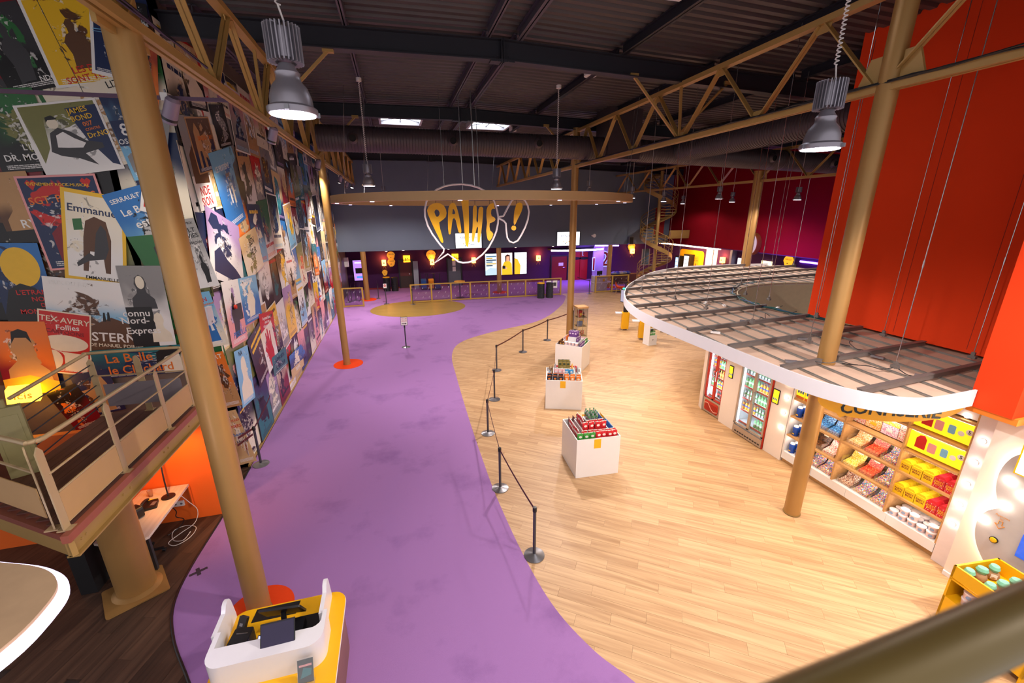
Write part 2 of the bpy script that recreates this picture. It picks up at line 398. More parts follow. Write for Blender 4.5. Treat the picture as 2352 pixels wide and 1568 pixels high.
for i, x in enumerate((-3.1, -.6, 2.1, 2.75, 5.1, 7.6, 10, 12.5, 15, 17.5)):
    for Y0, Y1 in zip(RAFT, RAFT[1:]):
        wd = .09 if i in (1, 2) else .13
        b = MB(); z = roofz(x); b.bx(x-wd/2, x+wd/2, Y0+.1, Y1-.1, z-.2, z-.188).bx(x-.01, x+.01, Y0+.1, Y1-.1, z-.2, z).bx(x-wd/2, x+wd/2, Y0+.1, Y1-.1, z-.02, z)
        b.build('purlin', BEAM if i > 3 else mat('purlin_grey', '#57505a', .5, .2), ceil)
SKYP = mat('skylight_pane', '#f4f8ff', .3, 0, .02, emit=2.2, ec='#eef4ff')
for k, (x0, x1, y0, y1, lb) in enumerate(((-.2, 1.25, 17.3, 19.0, 'bright square roof skylight near the dark duct, the one nearer the poster wall'), (3.25, 4.75, 17.35, 19.05, 'bright square roof skylight near the dark duct, beside a white cylinder light'), (3.45, 4.75, 5.2, 7.2, 'roof skylight with white aluminium frame between the first two rafters'))):
    z = roofz((x0+x1)/2)-.1; t = thing('skylight', ((x0+x1)/2, (y0+y1)/2, z), lb, 'skylight', 'roof skylights')
    MB().bx(x0, x1, y0, y1, z+.06, z+.075).build('pane', SKYP, t)
    b = MB()
    for a0, a1, c0, c1 in ((x0-.08, x0, y0-.08, y1+.08), (x1, x1+.08, y0-.08, y1+.08), (x0, x1, y0-.08, y0), (x0, x1, y1, y1+.08)): b.bx(a0, a1, c0, c1, z-.08, z+.1)
    b.build('curb', mat('white_alu', '#d9dadf', .4, .3), t)
    b = MB(); b.bx((x0+x1)/2-.02, (x0+x1)/2+.02, y0, y1, z+.02, z+.05)
    b.beam((x0, y1, z+.03), (x0+.5, y1-.6, z+.03), .03, .03).beam((x1, y1, z+.03), (x1-.5, y1-.6, z+.03), .03, .03); b.build('opener_arm', GREY, t)

# ---------------------------------------------------------------- columns
CL = ['tall gold column rising behind the yellow and white ticket desk', 'tall gold column on an orange disc beside the poster collage', 'gold column at the far end standing near the small glass fence', 'gold column piercing the suspended canopy in front of the sweet shelves', 'gold column standing behind the snack islands inside the gold ring', 'gold column in front of the three portrait screens', 'gold column beside the large neon number 2']
for i, (x, y) in enumerate(COLS):
    r = (.148, .12, .16, .131, .133, .16, .16)[i]
    top = 8.3 if i in (0, 1, 3, 4) else 3.06

    t = thing('column', (x, y, 0), CL[i], 'column', 'gold columns')
    MB().cyl((x, y, 0.01), (x, y, top), r, n=32).build('shaft', GOLD2, t)
    MB().cyl((x, y, .008), (x, y, .02), r+.012, n=32).build('foot_ring', mat('foot_ring', '#8a6d3a', .6), t)
t = thing('column', (15.3, 15.95, 0), 'gold column beyond the canopy against the maroon wall', 'column', 'gold columns')
MB().cyl((15.3, 15.95, 0), (15.3, 15.95, 7.0), .2, n=24).build('shaft', GOLD2, t)
MB().cyl((15.3, 15.95, 6.9), (15.3, 15.95, 7.02), .22, n=24).build('capital', GOLD2, t)
# ================================================================ trusses
TRUSS = mat('truss_gold', '#b68f52', .45, .25, .08, 5)
def truss(X, zb, zt, Y0, Y1, ys, label, far=False):
    t = thing('roof_truss', (X, Y0, zb), label, 'truss', 'gold lattice trusses')
    for nm, z in (('bottom_chord', zb), ('top_chord', zt)):
        b = MB()
        for s in (-1, 1): b.bx(X+s*.045-.028, X+s*.045+.028, Y0, Y1, z-.045, z+.045)
        b.bx(X-.075, X+.075, Y0, Y1, z+(.04 if nm[0] == 'b' else -.05), z+(.05 if nm[0] == 'b' else -.04)); b.build(nm, TRUSS, t)
    for k in range(len(ys)-1):
        a, c = ys[k], ys[k+1]; m = (a+c)/2
        for p, q in (((X, a+.06, zb+.05), (X, m-.05, zt-.05)), ((X, m+.05, zt-.05), (X, c-.06, zb+.05))):
            b = MB()
            for s in (-1, 1): b.beam((p[0]+s*.025, p[1], p[2]), (q[0]+s*.025, q[1], q[2]), .02, .065, up=(1, 0, 0))
            for f in (.3, .6): b.cyl(Vector(p).lerp(Vector(q), f)-V(.04, 0, 0), Vector(p).lerp(Vector(q), f)+V(.04, 0, 0), .012, n=6)
            b.build('diagonal', TRUSS, t)
        for y, z, s in ((a, zb, 1), (m, zt, -1)):
            MB(FR((X+.006, y, z), (0, 1, 0))).prism([(-.17, 0), (.17, 0), (.1, s*.17), (-.1, s*.17)], -.012, 0).build('gusset_plate', TRUSS, t)
    for y in (9.7, 15.7, 21.7):
        if Y0 < y < Y1: MB().beam((X, y-.12, zb), (X, y, zt), .05, .05, up=(1, 0, 0)).build('vertical', TRUSS, t)
    return t
NODES = [.6, 2.8, 5.1, 7.25, 9.5, 11.7, 13.85, 15.75, 18, 20.1, 22.2, 24.3, 26.4, 28.5]
TL = truss(-2.2, 7.05, 8.27, .6, 28.6, NODES, 'long gold lattice truss over the purple carpet beside the poster wall')
TR = truss(6.7, 7.0, 8.2, .6, 28.6, NODES, 'long gold lattice truss with cables above the snack islands')
TF = truss(15.3, 6.6, 7.75, 8.5, 28.6, [8.7, 11.2, 13.6, 15.9, 18.3, 20.7, 23.1, 25.8, 28.4], 'gold lattice truss beyond the canopy in front of the maroon wall')
for s, X, t in ((1, -2.2, TL), (-1, 6.7, TR), (1, 6.7, TR)):
    for y in (9.7, 15.6):
        b = MB(); b.beam((X, y, 7.1), (X+s*1.25, y, 8.3), .05, .05); b.bx(X+s*1.25-.1, X+s*1.25+.1, y-.05, y+.05, 8.27, 8.345); b.build('knee_brace', TRUSS, t)
for (x, y), t in (((6.72, 5.0), TR), ((-2.3, 5.35), TL), ((6.66, 15.7), TR)):
    b = MB(FR((x, y, 7.0), (0, 1, 0))); b.prism([(-.42, -.05), (.42, -.05), (.42, .1), (.3, .42), (-.3, .42), (-.42, .1)], -.02, .02); b.build('node_plate', TRUSS, t)
# cable bundle along the right truss and the left one
for X, z, sd, lb in ((6.7, 7.0, -.09, 'bundle of dark cables lying along the truss above the canopy'), (-2.2, 7.08, .1, 'dark cable bundle tied to the truss beside the near gold column')):
    b = MB()
    for k in range(4):
        pts = [(X+sd+random.uniform(-.015, .015), .8+j*.35, z+.055+random.uniform(-.012, .022)) for j in range(60 if X > 0 else 18)]
        b.tube(pts, .011, 5)
    tag(b.build('cable_bundle', BLACK, base=(X, 3, z)), lb, 'cables')

# ---------------------------------------------------------------- ducts
def duct_mb(a, c, r, step=.09, n=24):
    a = Vector(a); c = Vector(c); L = (c-a).length; d = (c-a).normalized(); x = d.orthogonal().normalized(); y = d.cross(x)
    b = MB(Matrix(((x.x, y.x, d.x, a.x), (x.y, y.y, d.y, a.y), (x.z, y.z, d.z, a.z), (0, 0, 0, 1))))
    prof = []; z = 0
    while z < L: prof += [(r, z), (r, z+step*.7), (r+.012, z+step*.8), (r+.012, z+step*.9)]; z += step
    b.lathe(prof, n=n); return b
t = thing('air_duct', (3, 14.9, 7.55), 'long brown spiral air duct with round nozzles crossing above the gold ring', 'duct')
duct_mb((-2.05, 14.9, 7.56), (7.35, 14.9, 7.52), .37).build('pipe', DUCT, t)
duct_mb((8.5, 14.9, 7.5), (18.4, 14.9, 7.22), .37).build('pipe', DUCT, t)
for px_, py_ in ((810, 317), (1040, 323), (1237, 329), (1610, 353), (1775, 363), (1915, 375)):
    p = PY(px_, py_, 14.52); d = Vector((0, -1, -.12)).normalized()
    nz = MB(); nz.cyl(p+d*-.14, p+d*.02, .17, .16, 20, False).cyl(p+d*.02, p+d*.10, .16, .1, 20, False); nb = nz.build('nozzle', DUCT, t)
    MB().cyl(p+d*.03, p+d*.06, .098, n=18).build('nozzle_mouth', mat('nozzle_dark', '#08080a', .8), nb)
MB().bx(7.3, 8.55, 14.4, 15.4, 7.15, 8.86).build('plenum_box', DUCT, t)
a = PZ(1960, 257, 7.5); a2 = PZ(1530, 357, 7.5); xm = (a.x+a2.x)/2
tag(duct_mb((xm, 7.7, 7.5), (xm, 14.5, 7.5), .36).build('air_duct', DUCT, base=(xm, a2.y, 7.5)), 'brown spiral duct running beside the red wall towards the crossing duct', 'duct')

# ================================================================ pendant lamps
LAMPM = mat('lamp_silver', '#9b96a0', .35, .6, .05)
LENS = mat('lamp_lens', '#ffffff', .3, 0, .01, emit=9, ec='#f4eeff')
def pendant(name='pendant_lamp'):
    t = thing(name, (0, 0, 0), None, 'lamp', 'high bay pendant lamps')
    MB().lathe([(.145, .0), (.15, .012), (.15, .035), (.128, .05), (.124, .10), (.105, .155), (.075, .19), (.07, .22), (.074, .235), (.055, .26), (.045, .285), (.03, .29)], n=32).build('reflector', LAMPM, t)
    MB().lathe([(.135, -.004), (.0001, -.004)], n=32).build('lens', LENS, t)
    b = MB()
    for k in range(26):
        a = 2*pi*k/26; c, s_ = math.cos(a), math.sin(a)
        b.T = Matrix.Translation((c*.083, s_*.083, .39)) @ Matrix.Rotation(a, 4, 'Z'); b.bx(-.022, .022, -.0035, .0035, -.1, .1)
    b.T = None; b.lathe([(.078, .31), (.08, .32), (.08, .46), (.078, .47)], n=26); b.build('gear_housing', LAMPM, t)
    b = MB()
    for k in range(3):
        a = 2*pi*k/3+.5; b.T = Matrix.Rotation(a, 4, 'Z'); b.bx(.146, .168, -.012, .012, .002, .03)
    b.build('clip', GREY, t)
    return t
def coil(mb, x, y, z0, z1, r=.011, turns_per_m=38, wire=.0045, n=5):
    L = z1-z0; N = int(L*turns_per_m*6)
    mb.tube([(x+r*math.cos(i*pi/3), y+r*math.sin(i*pi/3), z0+L*i/N) for i in range(N+1)], wire, n)
PEND = Once(pendant()); CORD = mat('white_coiled_cord', '#cfc6c4', .5); lampat = []
specs = [((674, 264), 2.72, 'large near pendant lamp hanging beside the poster collage'), ((1883, 343), 3.42, 'large near pendant lamp in front of the red wall edge'),
         ((848, 427), 10.3, 'pendant lamp on a coiled cord over the carpet beside the poster wall'), ((1278, 434), 10.9, 'pendant lamp on a coiled cord next to the column inside the gold ring'),
         ((1451, 455), 19, 'small pendant lamp beside the spiral staircase top'), ((1524, 463), 22, 'small far pendant lamp in front of the spiral staircase'), ((1568, 468), 27, 'smallest far pendant lamp beside the staircase landing'),
         ((1651, 457), 17.5, 'far pendant lamp between the canopy rods left of the maroon wall column'), ((1681, 464), 22, 'far pendant lamp hanging lower beside the maroon wall column'), ((1831, 459), 17, 'far pendant lamp on the red side of the maroon wall column'),
         ((882, 451), 21, 'pendant lamp half hidden behind the gold ring on the poster side'), ((1353, 444), 17.5, 'pendant lamp half hidden behind the gold ring on the shop side')]
ADDED_PENDANTS = [((7.0, 1.2, 6.05), 'added unseen pendant lamp over the sweet shop beside the viewing gallery'), ((3.6, -.5, 6.05), 'added unseen pendant lamp behind the viewing gallery'), ((-1.2, -.5, 6.05), 'added unseen pendant lamp behind the ticket desk')]  # pendants added out of view to brighten the red wall, canopy and floor
for i, ((x, y), dist, lb) in enumerate(specs):
    p = PD(x, y, dist); o = PEND.put(p, .4*i, lb); zt = roofz(p.x)-.58
    b = MB()
    for q in list(o.children):
        if q.name.startswith(('coiled_cord', 'ceiling_cap')): pass
    lampat.append((o, p, zt if i < 4 else roofz(p.x)-.04))
for k, (p, lb) in enumerate(ADDED_PENDANTS): lampat.append((PEND.put(Vector(p), .4*(len(specs)+k), lb), Vector(p), roofz(p[0])-.04))
for i, (o, p, zt) in enumerate(lampat):
    b = MB(); x, y, z = p
    if i < 4:
        b.tube([(x, y, z+.46), (x+.02, y, z+.52), (x, y, z+.6)], .006, 5); coil(b, x, y, z+.6, zt-.05, turns_per_m=34 if i < 2 else 24, wire=.005 if i < 2 else .006, r=.013 if i < 2 else .016)
    else: b.cyl((x, y, z+.45), (x, y, zt), .008, n=6)
    q = b.build('coiled_cord', CORD, None, base=(0, 0, 0)); q.parent = o; q.matrix_parent_inverse = (Matrix.Translation(p) @ Matrix.Rotation(.4*i, 4, 'Z')).inverted()
    q = MB().lathe([(.04, -.04), (.06, -.035), (.06, .035), (.02, .04)], (x, y, zt), 16).build('ceiling_cap', CORD); q.parent = o; q.matrix_parent_inverse = (Matrix.Translation(p) @ Matrix.Rotation(.4*i, 4, 'Z')).inverted()
    lamp('pendant_light', 'SPOT', (x, y, z-.03), (150, 430, 690, 720, 320, 320, 160, 260, 240, 260, 1000, 950, 700, 170, 115)[i], '#fff0ea', .12, (x, y, 0), 164, .35)
for (x, y), dist, lb in (((1356, 163), 10.6, 'white cylinder downlight fixed under the first rafter'), ((1178, 294), 17.8, 'small white cylinder downlight beside the far skylight')):
    p = PD(x, y, dist); t = thing('cylinder_downlight', p, lb, 'lamp', 'cylinder downlights')
    MB().lathe([(.155, -.12), (.16, -.1), (.16, .12), (.05, .125)], p, 24).build('housing', WHITE, t)
    MB().lathe([(.11, -.112), (.001, -.1)], p, 20).build('lens', mat('soft_lens', '#ffffff', .3, emit=4, ec='#e9e4ff'), t)
    MB().cyl(p+V(0, 0, .12), (p.x, p.y, max(p.z+.13, roofz(p.x)-.56)), .02, n=8).build('stem', WHITE, t)

# ---------------------------------------------------------------- track spotlights on the left
SPOTM = mat('spot_mauve_grey', '#8a7c8f', .4, .2)
p0 = PY(0, 214, 8.0); p1 = PY(531, 231, 8.0)
tag(MB().beam((-9, 8.0, p0.z+(p0.z-p1.z)*.3), p1, .035, .05).build('light_track', mat('track_mauve', '#5a3f58', .5), base=p1), 'thin mauve light track crossing in front of the poster wall', 'track')
p = PY(192, 214, 8.0)
tag(MB().cyl(p, (p.x-.4, 8.0, 8.85), .004, n=5).build('suspension_wire', STEEL, base=p), 'thin steel wire holding the mauve light track', 'wire')
def spot(p, aim, label, s=1., lens=None):
    aim = Vector(aim)-Vector(p); d = aim.normalized(); p = Vector(p)
    t = thing('track_spotlight', p, label, 'spotlight', 'track spotlights along the truss')
    b = MB(); b.cyl(p-d*.12*s, p+d*.1*s, .062*s, .066*s, 20); b.cyl(p-d*.15*s, p-d*.12*s, .04*s, .062*s, 20); b.build('barrel', SPOTM, t)
    MB().cyl(p+d*.1*s, p+d*.103*s, .055*s, n=18).build('lens', lens or BLACK, t)
    MB().cyl(p+d*.05*s, p+d*.075*s, .0675*s, n=20).build('ring', BLACK, t)
    MB().tube([p+V(0, 0, .06*s), p+V(0, 0, .14*s), p+V(-.02, 0, .2*s)], .012*s, 6).build('bracket', GREY, t)
    MB().box(p+V(-.02, .07*s, .13*s), (.06*s, .22*s, .07*s)).build('driver_box', WHITE, t)
SL = mat('spot_lens_on', '#ffffff', .2, emit=14, ec='#fff6f0')
sp = [((392, 258), 2.2, 8.0, (-5, 9.4, 3.5), 'mauve track spotlight beside the near gold column', 1.5, None), ((626, 314), None, None, (-3.6, 11.2, 3.6), 'pale track spotlight with its driver box above the bright poster glare', 1.25, None), ((730, 380), None, None, (-3.6, 17, 3), 'lit track spotlight next to the second gold column', 1.3, SL), ((781, 413), None, None, (-3.6, 22, 3), 'lit track spotlight just past the second gold column', 1.3, SL), ((796, 426), None, None, (-3.6, 24, 3), 'white track spotlight near the far end of the truss', 1.3, None), ((810, 437), None, None, (-3.6, 26.5, 3), 'last lit track spotlight at the far end of the truss', 1.3, SL)]
for (x, y), _, yy, aim, lb, s, ln in sp:
    p = PY(x, y, yy) if yy else PX(x, y, -2.2)
    if x == 810: p = Vector((-2.2, 27.4, 6.9))
    spot(p, aim, lb, s, ln)
    lamp('wall_spot', 'SPOT', Vector(p)+(Vector(aim)-Vector(p)).normalized()*.18*s, 55 if yy else 260, '#fff1e2', .06, aim, 95, .8)

# ================================================================ suspended gold ring and hanging sign
RC, RR = Vector((2.9, 14.25, 5.66)), 4.68
b = MB(); N = 96; vs = []; fs = []
for k in range(N):
    a = 2*pi*k/N; c, s = math.cos(a), math.sin(a)
    vs += [(RC.x+RR*c, RC.y+RR*s, RC.z), (RC.x+RR*c, RC.y+RR*s, RC.z+.2), (RC.x+(RR-.3)*c, RC.y+(RR-.3)*s, RC.z+.2), (RC.x+(RR-.3)*c, RC.y+(RR-.3)*s, RC.z)]
for k in range(N):
    j = (k+1) % N
    for q in range(4): fs.append((k*4+q, j*4+q, j*4+(q+1) % 4, k*4+(q+1) % 4))
b.add(vs, fs); t = thing('suspended_ring', RC, 'large gold hoop hung flat around a column behind the yellow lettering', 'ring')
b.build('hoop', mat('ring_gold', '#bd9a6a', .5, .1, .04), t)
for a in (205, 218, 322, 345, 75, 110):
    p = RC+V((RR-.15)*math.cos(math.radians(a)), (RR-.15)*math.sin(math.radians(a)), .2)
    MB().cyl(p, p+V(.25, .1, 2.55), .006, n=5).build('wire', CHROME, t)
for k in range(12):
    a = 2*pi*k/12+.2; p = RC+V((RR-.15)*math.cos(a), (RR-.15)*math.sin(a), 0)
    MB().cyl(p, p-V(0, 0, .012), .05, n=14).build('downlight', mat('ring_led', '#ffffff', .3, emit=3, ec='#cfc4ff'), t)
SY = 14.2
def S(x, y): p = PY(940+x*.17857, 340+y*.17857, SY); return p
def S2(x, y): p = S(x, y); return (p.x, p.z)
LET = {'letter_p': [[(230, 800), (250, 750), (300, 715), (350, 705), (400, 712), (445, 740), (470, 785), (480, 835), (470, 885), (440, 915), (385, 955), (395, 1030), (420, 1120), (438, 1200), (430, 1220), (410, 1210), (370, 1130), (320, 1030), (270, 920), (240, 850)], [(322, 820), (335, 795), (355, 788), (375, 800), (390, 825), (392, 850), (375, 875), (355, 885), (338, 865)]],
 'letter_a': [[(500, 830), (505, 770), (525, 720), (555, 702), (585, 712), (610, 760), (635, 850), (655, 950), (668, 1040), (670, 1080), (655, 1093), (635, 1080), (615, 1000), (600, 930), (580, 900), (560, 910), (550, 960), (540, 1040), (532, 1100), (520, 1112), (508, 1100), (500, 1040), (497, 940)], [(553, 845), (560, 785), (572, 785), (592, 825), (590, 842), (572, 852)]],
 'letter_t': [[(555, 578), (600, 565), (690, 562), (760, 565), (810, 575), (780, 605), (762, 680), (765, 800), (768, 1000), (766, 1200), (755, 1265), (745, 1272), (725, 1240), (718, 1180), (705, 1000), (690, 820), (672, 700), (655, 620), (590, 610)]],
 'letter_h': [[(818, 800), (825, 750), (845, 735), (865, 750), (868, 820), (862, 930), (872, 960), (885, 940), (888, 850), (892, 790), (905, 760), (930, 752), (950, 770), (948, 850), (938, 960), (925, 1080), (908, 1200), (895, 1220), (880, 1205), (878, 1120), (886, 1020), (880, 1010), (866, 1030), (848, 1100), (832, 1190), (820, 1212), (808, 1195), (806, 1130), (815, 1000), (818, 900)]],
 'letter_e': [[(995, 790), (1010, 750), (1040, 718), (1080, 705), (1090, 740), (1100, 782), (1075, 778), (1055, 795), (1050, 840), (1060, 875), (1090, 888), (1110, 915), (1095, 940), (1060, 958), (1035, 965), (1030, 1010), (1040, 1060), (1065, 1080), (1080, 1105), (1070, 1140), (1050, 1175), (1032, 1195), (1010, 1175), (998, 1130), (990, 1060), (1000, 960), (992, 870)]],
 'exclamation_mark': [[(1380, 715), (1420, 698), (1450, 715), (1457, 760), (1440, 820), (1400, 900), (1365, 975), (1350, 990), (1342, 960), (1345, 880), (1355, 800)], circ(1343, 1027, 31, 20)]}
sg = thing('hanging_sign', S(700, 1000), 'yellow hanging letters inside white tube speech bubbles under the gold ring', 'sign')
LY = mat('letter_yellow', '#f2b500', .45, 0, .03)
MXZ = Matrix(((1, 0, 0, 0), (0, 0, -1, SY), (0, 1, 0, 0), (0, 0, 0, 1)))
for nm, polys in LET.items():
    me = shape_mesh([[S2(*p) for p in q] for q in polys], .02); MB().mesh(me, MXZ).build(nm, LY, sg)
B1 = [(300, 585), (350, 535), (450, 490), (560, 468), (680, 462), (800, 480), (900, 512), (1000, 565), (1060, 625), (1095, 685), (1130, 800), (1145, 890), (1140, 970), (1120, 1070), (1080, 1170), (1020, 1280), (940, 1370), (850, 1440), (760, 1470), (690, 1475), (630, 1460), (570, 1415), (497, 1362), (320, 1480), (440, 1340), (447, 1300), (380, 1220), (300, 1110), (240, 1000), (205, 880), (200, 790), (220, 690), (255, 625)]
B2 = [(1145, 885), (1210, 875), (1265, 770), (1315, 680), (1370, 630), (1430, 625), (1490, 675), (1525, 740), (1540, 820), (1525, 920), (1490, 1020), (1440, 1120), (1395, 1190), (1340, 1217), (1290, 1200), (1260, 1150), (1248, 1060), (1243, 970), (1215, 935), (1145, 900)]
TUBE = mat('white_tube', '#e9e2e6', .3, .1)
for nm, pb in (('speech_bubble', B1), ('small_speech_bubble', B2)): MB().tube([S(*p) for p in pb], .03, 8, closed=True).build(nm, TUBE, sg)
for x, y0 in ((450, 488), (690, 462), (840, 490), (900, 515), (690, 570)):
    a = S(x, y0); MB().cyl(a, (a.x-.05, SY, roofz(a.x)-.02), .022 if x == 840 else .008, n=6).build('suspension_rod', CHROME, sg)
for x, y0 in ((340, 708), (555, 704), (845, 737), (1033, 720), (1375, 715)):
    a = S(x, y0); MB().cyl(a, (a.x, SY, 5.87), .006, n=5).build('wire', BLACK, sg)
# ================================================================ poster collage
def poster_material():
    m = bpy.data.materials.new('printed_poster'); m.use_nodes = True; nt = m.node_tree; N = nt.nodes; L = nt.links
    b = N['Principled BSDF']; b.inputs['Roughness'].default_value = .33; b.inputs['Specular IOR Level'].default_value = .45
    def att(n):
        a = N.new('ShaderNodeAttribute'); a.attribute_type = 'OBJECT'; a.attribute_name = n; return a
    def math_(op, a=None, c=None, v=None, cl=False):
        k = N.new('ShaderNodeMath'); k.operation = op; k.use_clamp = cl
        for i, s in enumerate((a, c)):
            if s is None: continue
            if isinstance(s, (int, float)): k.inputs[i].default_value = s
            else: L.new(s, k.inputs[i])
        return k.outputs[0]
    def mix(f, a, c):
        k = N.new('ShaderNodeMix'); k.data_type = 'RGBA'; L.new(f, k.inputs['Factor'])
        for n_, s in (('A', a), ('B', c)):
            if isinstance(s, tuple): k.inputs[n_].default_value = s
            else: L.new(s, k.inputs[n_])
        return k.outputs['Result']
    def step(x, lo, hi):
        k = N.new('ShaderNodeMapRange'); k.interpolation_type = 'SMOOTHSTEP'; L.new(x, k.inputs[0]); k.inputs[1].default_value = lo; k.inputs[2].default_value = hi; return k.outputs[0]
    tc = N.new('ShaderNodeTexCoord'); oi = N.new('ShaderNodeObjectInfo'); sx = N.new('ShaderNodeSeparateXYZ'); L.new(tc.outputs['Generated'], sx.inputs[0])
    x, y = sx.outputs[0], sx.outputs[1]
    r50 = math_('MULTIPLY', oi.outputs['Random'], 57)
    cb = N.new('ShaderNodeCombineXYZ'); L.new(x, cb.inputs[0]); L.new(math_('MULTIPLY', y, 1.45), cb.inputs[1]); L.new(r50, cb.inputs[2])
    def noise(s, d=3, dist=0.):
        n = N.new('ShaderNodeTexNoise'); n.inputs['Scale'].default_value = s; n.inputs['Detail'].default_value = d; n.inputs['Distortion'].default_value = dist; L.new(cb.outputs[0], n.inputs[0]); return n.outputs[0]
    A, B_, C_, D_ = att('ca').outputs['Color'], att('cb').outputs['Color'], att('cc').outputs['Color'], att('cd').outputs['Color']
    g = math_('ADD', math_('MULTIPLY', noise(1.1, 2), 1.1), math_('SUBTRACT', y, 1.0))
    c = mix(step(g, -.15, .3), A, B_)
    dx = math_('SUBTRACT', x, math_('ADD', math_('MULTIPLY', oi.outputs['Random'], .3), .35)); dy = math_('SUBTRACT', y, .5)
    rad = math_('SQRT', math_('ADD', math_('MULTIPLY', math_('MULTIPLY', dx, dx), 5.), math_('MULTIPLY', math_('MULTIPLY', dy, dy), 3.)))
    f1 = math_('SUBTRACT', noise(2.6, 4, .8), math_('MULTIPLY', rad, .35))
    c = mix(step(f1, .36, .39), c, C_)
    f2 = math_('SUBTRACT', noise(6.5, 5, 1.2), math_('MULTIPLY', rad, .25))
    c = mix(math_('MULTIPLY', step(f2, .44, .49), .6), c, mix(step(noise(14, 2), .45, .55), (.012, .012, .016, 1), D_))
    # small print along the foot
    bk = N.new('ShaderNodeTexBrick'); bk.inputs['Scale'].default_value = 1; bk.inputs['Brick Width'].default_value = .085; bk.inputs['Row Height'].default_value = .02; bk.inputs['Mortar Size'].default_value = .005; bk.inputs['Bias'].default_value = -.3; bk.inputs['Mortar Smooth'].default_value = .2
    L.new(tc.outputs['Generated'], bk.inputs[0])
    inx = math_('MULTIPLY', step(x, .1, .12), math_('SUBTRACT', 1, step(x, .86, .88)))
    foot = math_('MULTIPLY', math_('MULTIPLY', step(y, .035, .04), math_('SUBTRACT', 1, step(y, .1, .105))), inx)
    c = mix(math_('MULTIPLY', math_('MULTIPLY', foot, math_('SUBTRACT', 1, bk.outputs['Fac'])), .8), c, D_)
    ex = math_('MINIMUM', math_('MINIMUM', x, math_('SUBTRACT', 1, x)), math_('MULTIPLY', math_('MINIMUM', y, math_('SUBTRACT', 1, y)), 1.4))
    k = N.new('ShaderNodeMath'); k.operation = 'LESS_THAN'; L.new(ex, k.inputs[0]); L.new(att('edge').outputs['Fac'], k.inputs[1])
    c = mix(k.outputs[0], c, att('ce').outputs['Color'])
    L.new(c, b.inputs['Base Color']); return m
POSTER = poster_material()
PC = {'cream': '#e6dcc6', 'white': '#e9e7e4', 'black': '#161518', 'navy': '#1b2a52', 'blue': '#2c6fb4', 'sky blue': '#79b6da', 'teal': '#1f6f78', 'red': '#c3211f', 'crimson': '#7c1424', 'orange': '#e0762a', 'yellow': '#e8b827', 'olive': '#7a7a45', 'green': '#2f6b3b', 'brown': '#5b3a24', 'tan': '#b78c5c', 'grey': '#8d8b8a', 'charcoal': '#3a393d', 'pink': '#e39a9a', 'lilac': '#a98dbb', 'sand': '#cfae7c'}
TM = {}
def tmat(c):
    if c not in TM: TM[c] = mat('lettering_'+c.replace(' ', '_'), PC[c], .4)
    return TM[c]
def poster(T, wd, ht, ca, cb, cc, cd='white', edge=0., ce='white', texts=(), label='', group=None, extra=None):
    b = MB(); b.bx(-wd/2, wd/2, -ht/2, ht/2, -.002, .0); o = b.build('film_poster', POSTER, flat=True); o.matrix_world = T
    for k, c in (('ca', ca), ('cb', cb), ('cc', cc), ('cd', cd), ('ce', ce)): o[k] = list(lin(PC[c])[:3])
    o['edge'] = float(edge)
    tag(o, label, 'poster', group)
    for (s, u, v, hh, c, rot) in texts:
        q = MB(); text(q, s, None, (u-.5)*wd, (v-.5)*ht, hh*ht, .002, wmax=wd*.94, bold=.012, rot=math.radians(rot)); e = q.build('lettering', tmat(c), flat=True); e.parent = o
    for ki, (kind, pts, c) in enumerate(extra or ()):
        q = MB(); q.prism([((u-.5)*wd, (v-.5)*ht) for u, v in pts], .0, .0004+.0002*ki); e = q.build(kind, tmat(c), flat=True); e.parent = o
    return o
def on_plane(tl, tr, bl, plane, off, **k):
    f = (lambda p: PY(p[0], p[1], 9.4-off)) if plane == 'F' else (lambda p: PX(p[0], p[1], -3.6+off))
    a, b, c = f(tl), f(tr), f(bl); xd = (b-a); wd = xd.length; xd.normalize()
    nrm = Vector((0, -1, 0)) if plane == 'F' else Vector((1, 0, 0)); up = nrm.cross(xd)
    if up.z < 0: up = -up
    ht = abs((c-a).dot(up)); ce = a+xd*wd/2-up*ht/2
    return poster(FR(ce, xd, up), wd, ht, **k)
names = list(PC); rnd = random.Random(11)
pool = ['cream']*5+['white']*5+['black']*5+['navy']*3+['blue', 'sky blue', 'sky blue', 'red', 'red', 'crimson', 'orange', 'yellow', 'olive', 'green', 'brown', 'tan', 'tan', 'grey', 'grey', 'charcoal', 'charcoal', 'pink', 'lilac', 'sand', 'sand', 'teal']
rowname = ['lowest row', 'second row', 'third row', 'fourth row', 'fifth row', 'top row', 'under the roof']
cnt = 0; seen = {}
def rlabel(ca, cb, cc, edge, row, where):
    lb = f"{ca} and {cb} poster with {cc} art{' and border' if edge else ''}, {row}, {where}"
    return lb
cols = []; y = 9.42
while y < 28.3: wd = rnd.uniform(.92, 1.18); cols.append((y, min(wd, 28.6-y))); y += wd*.93
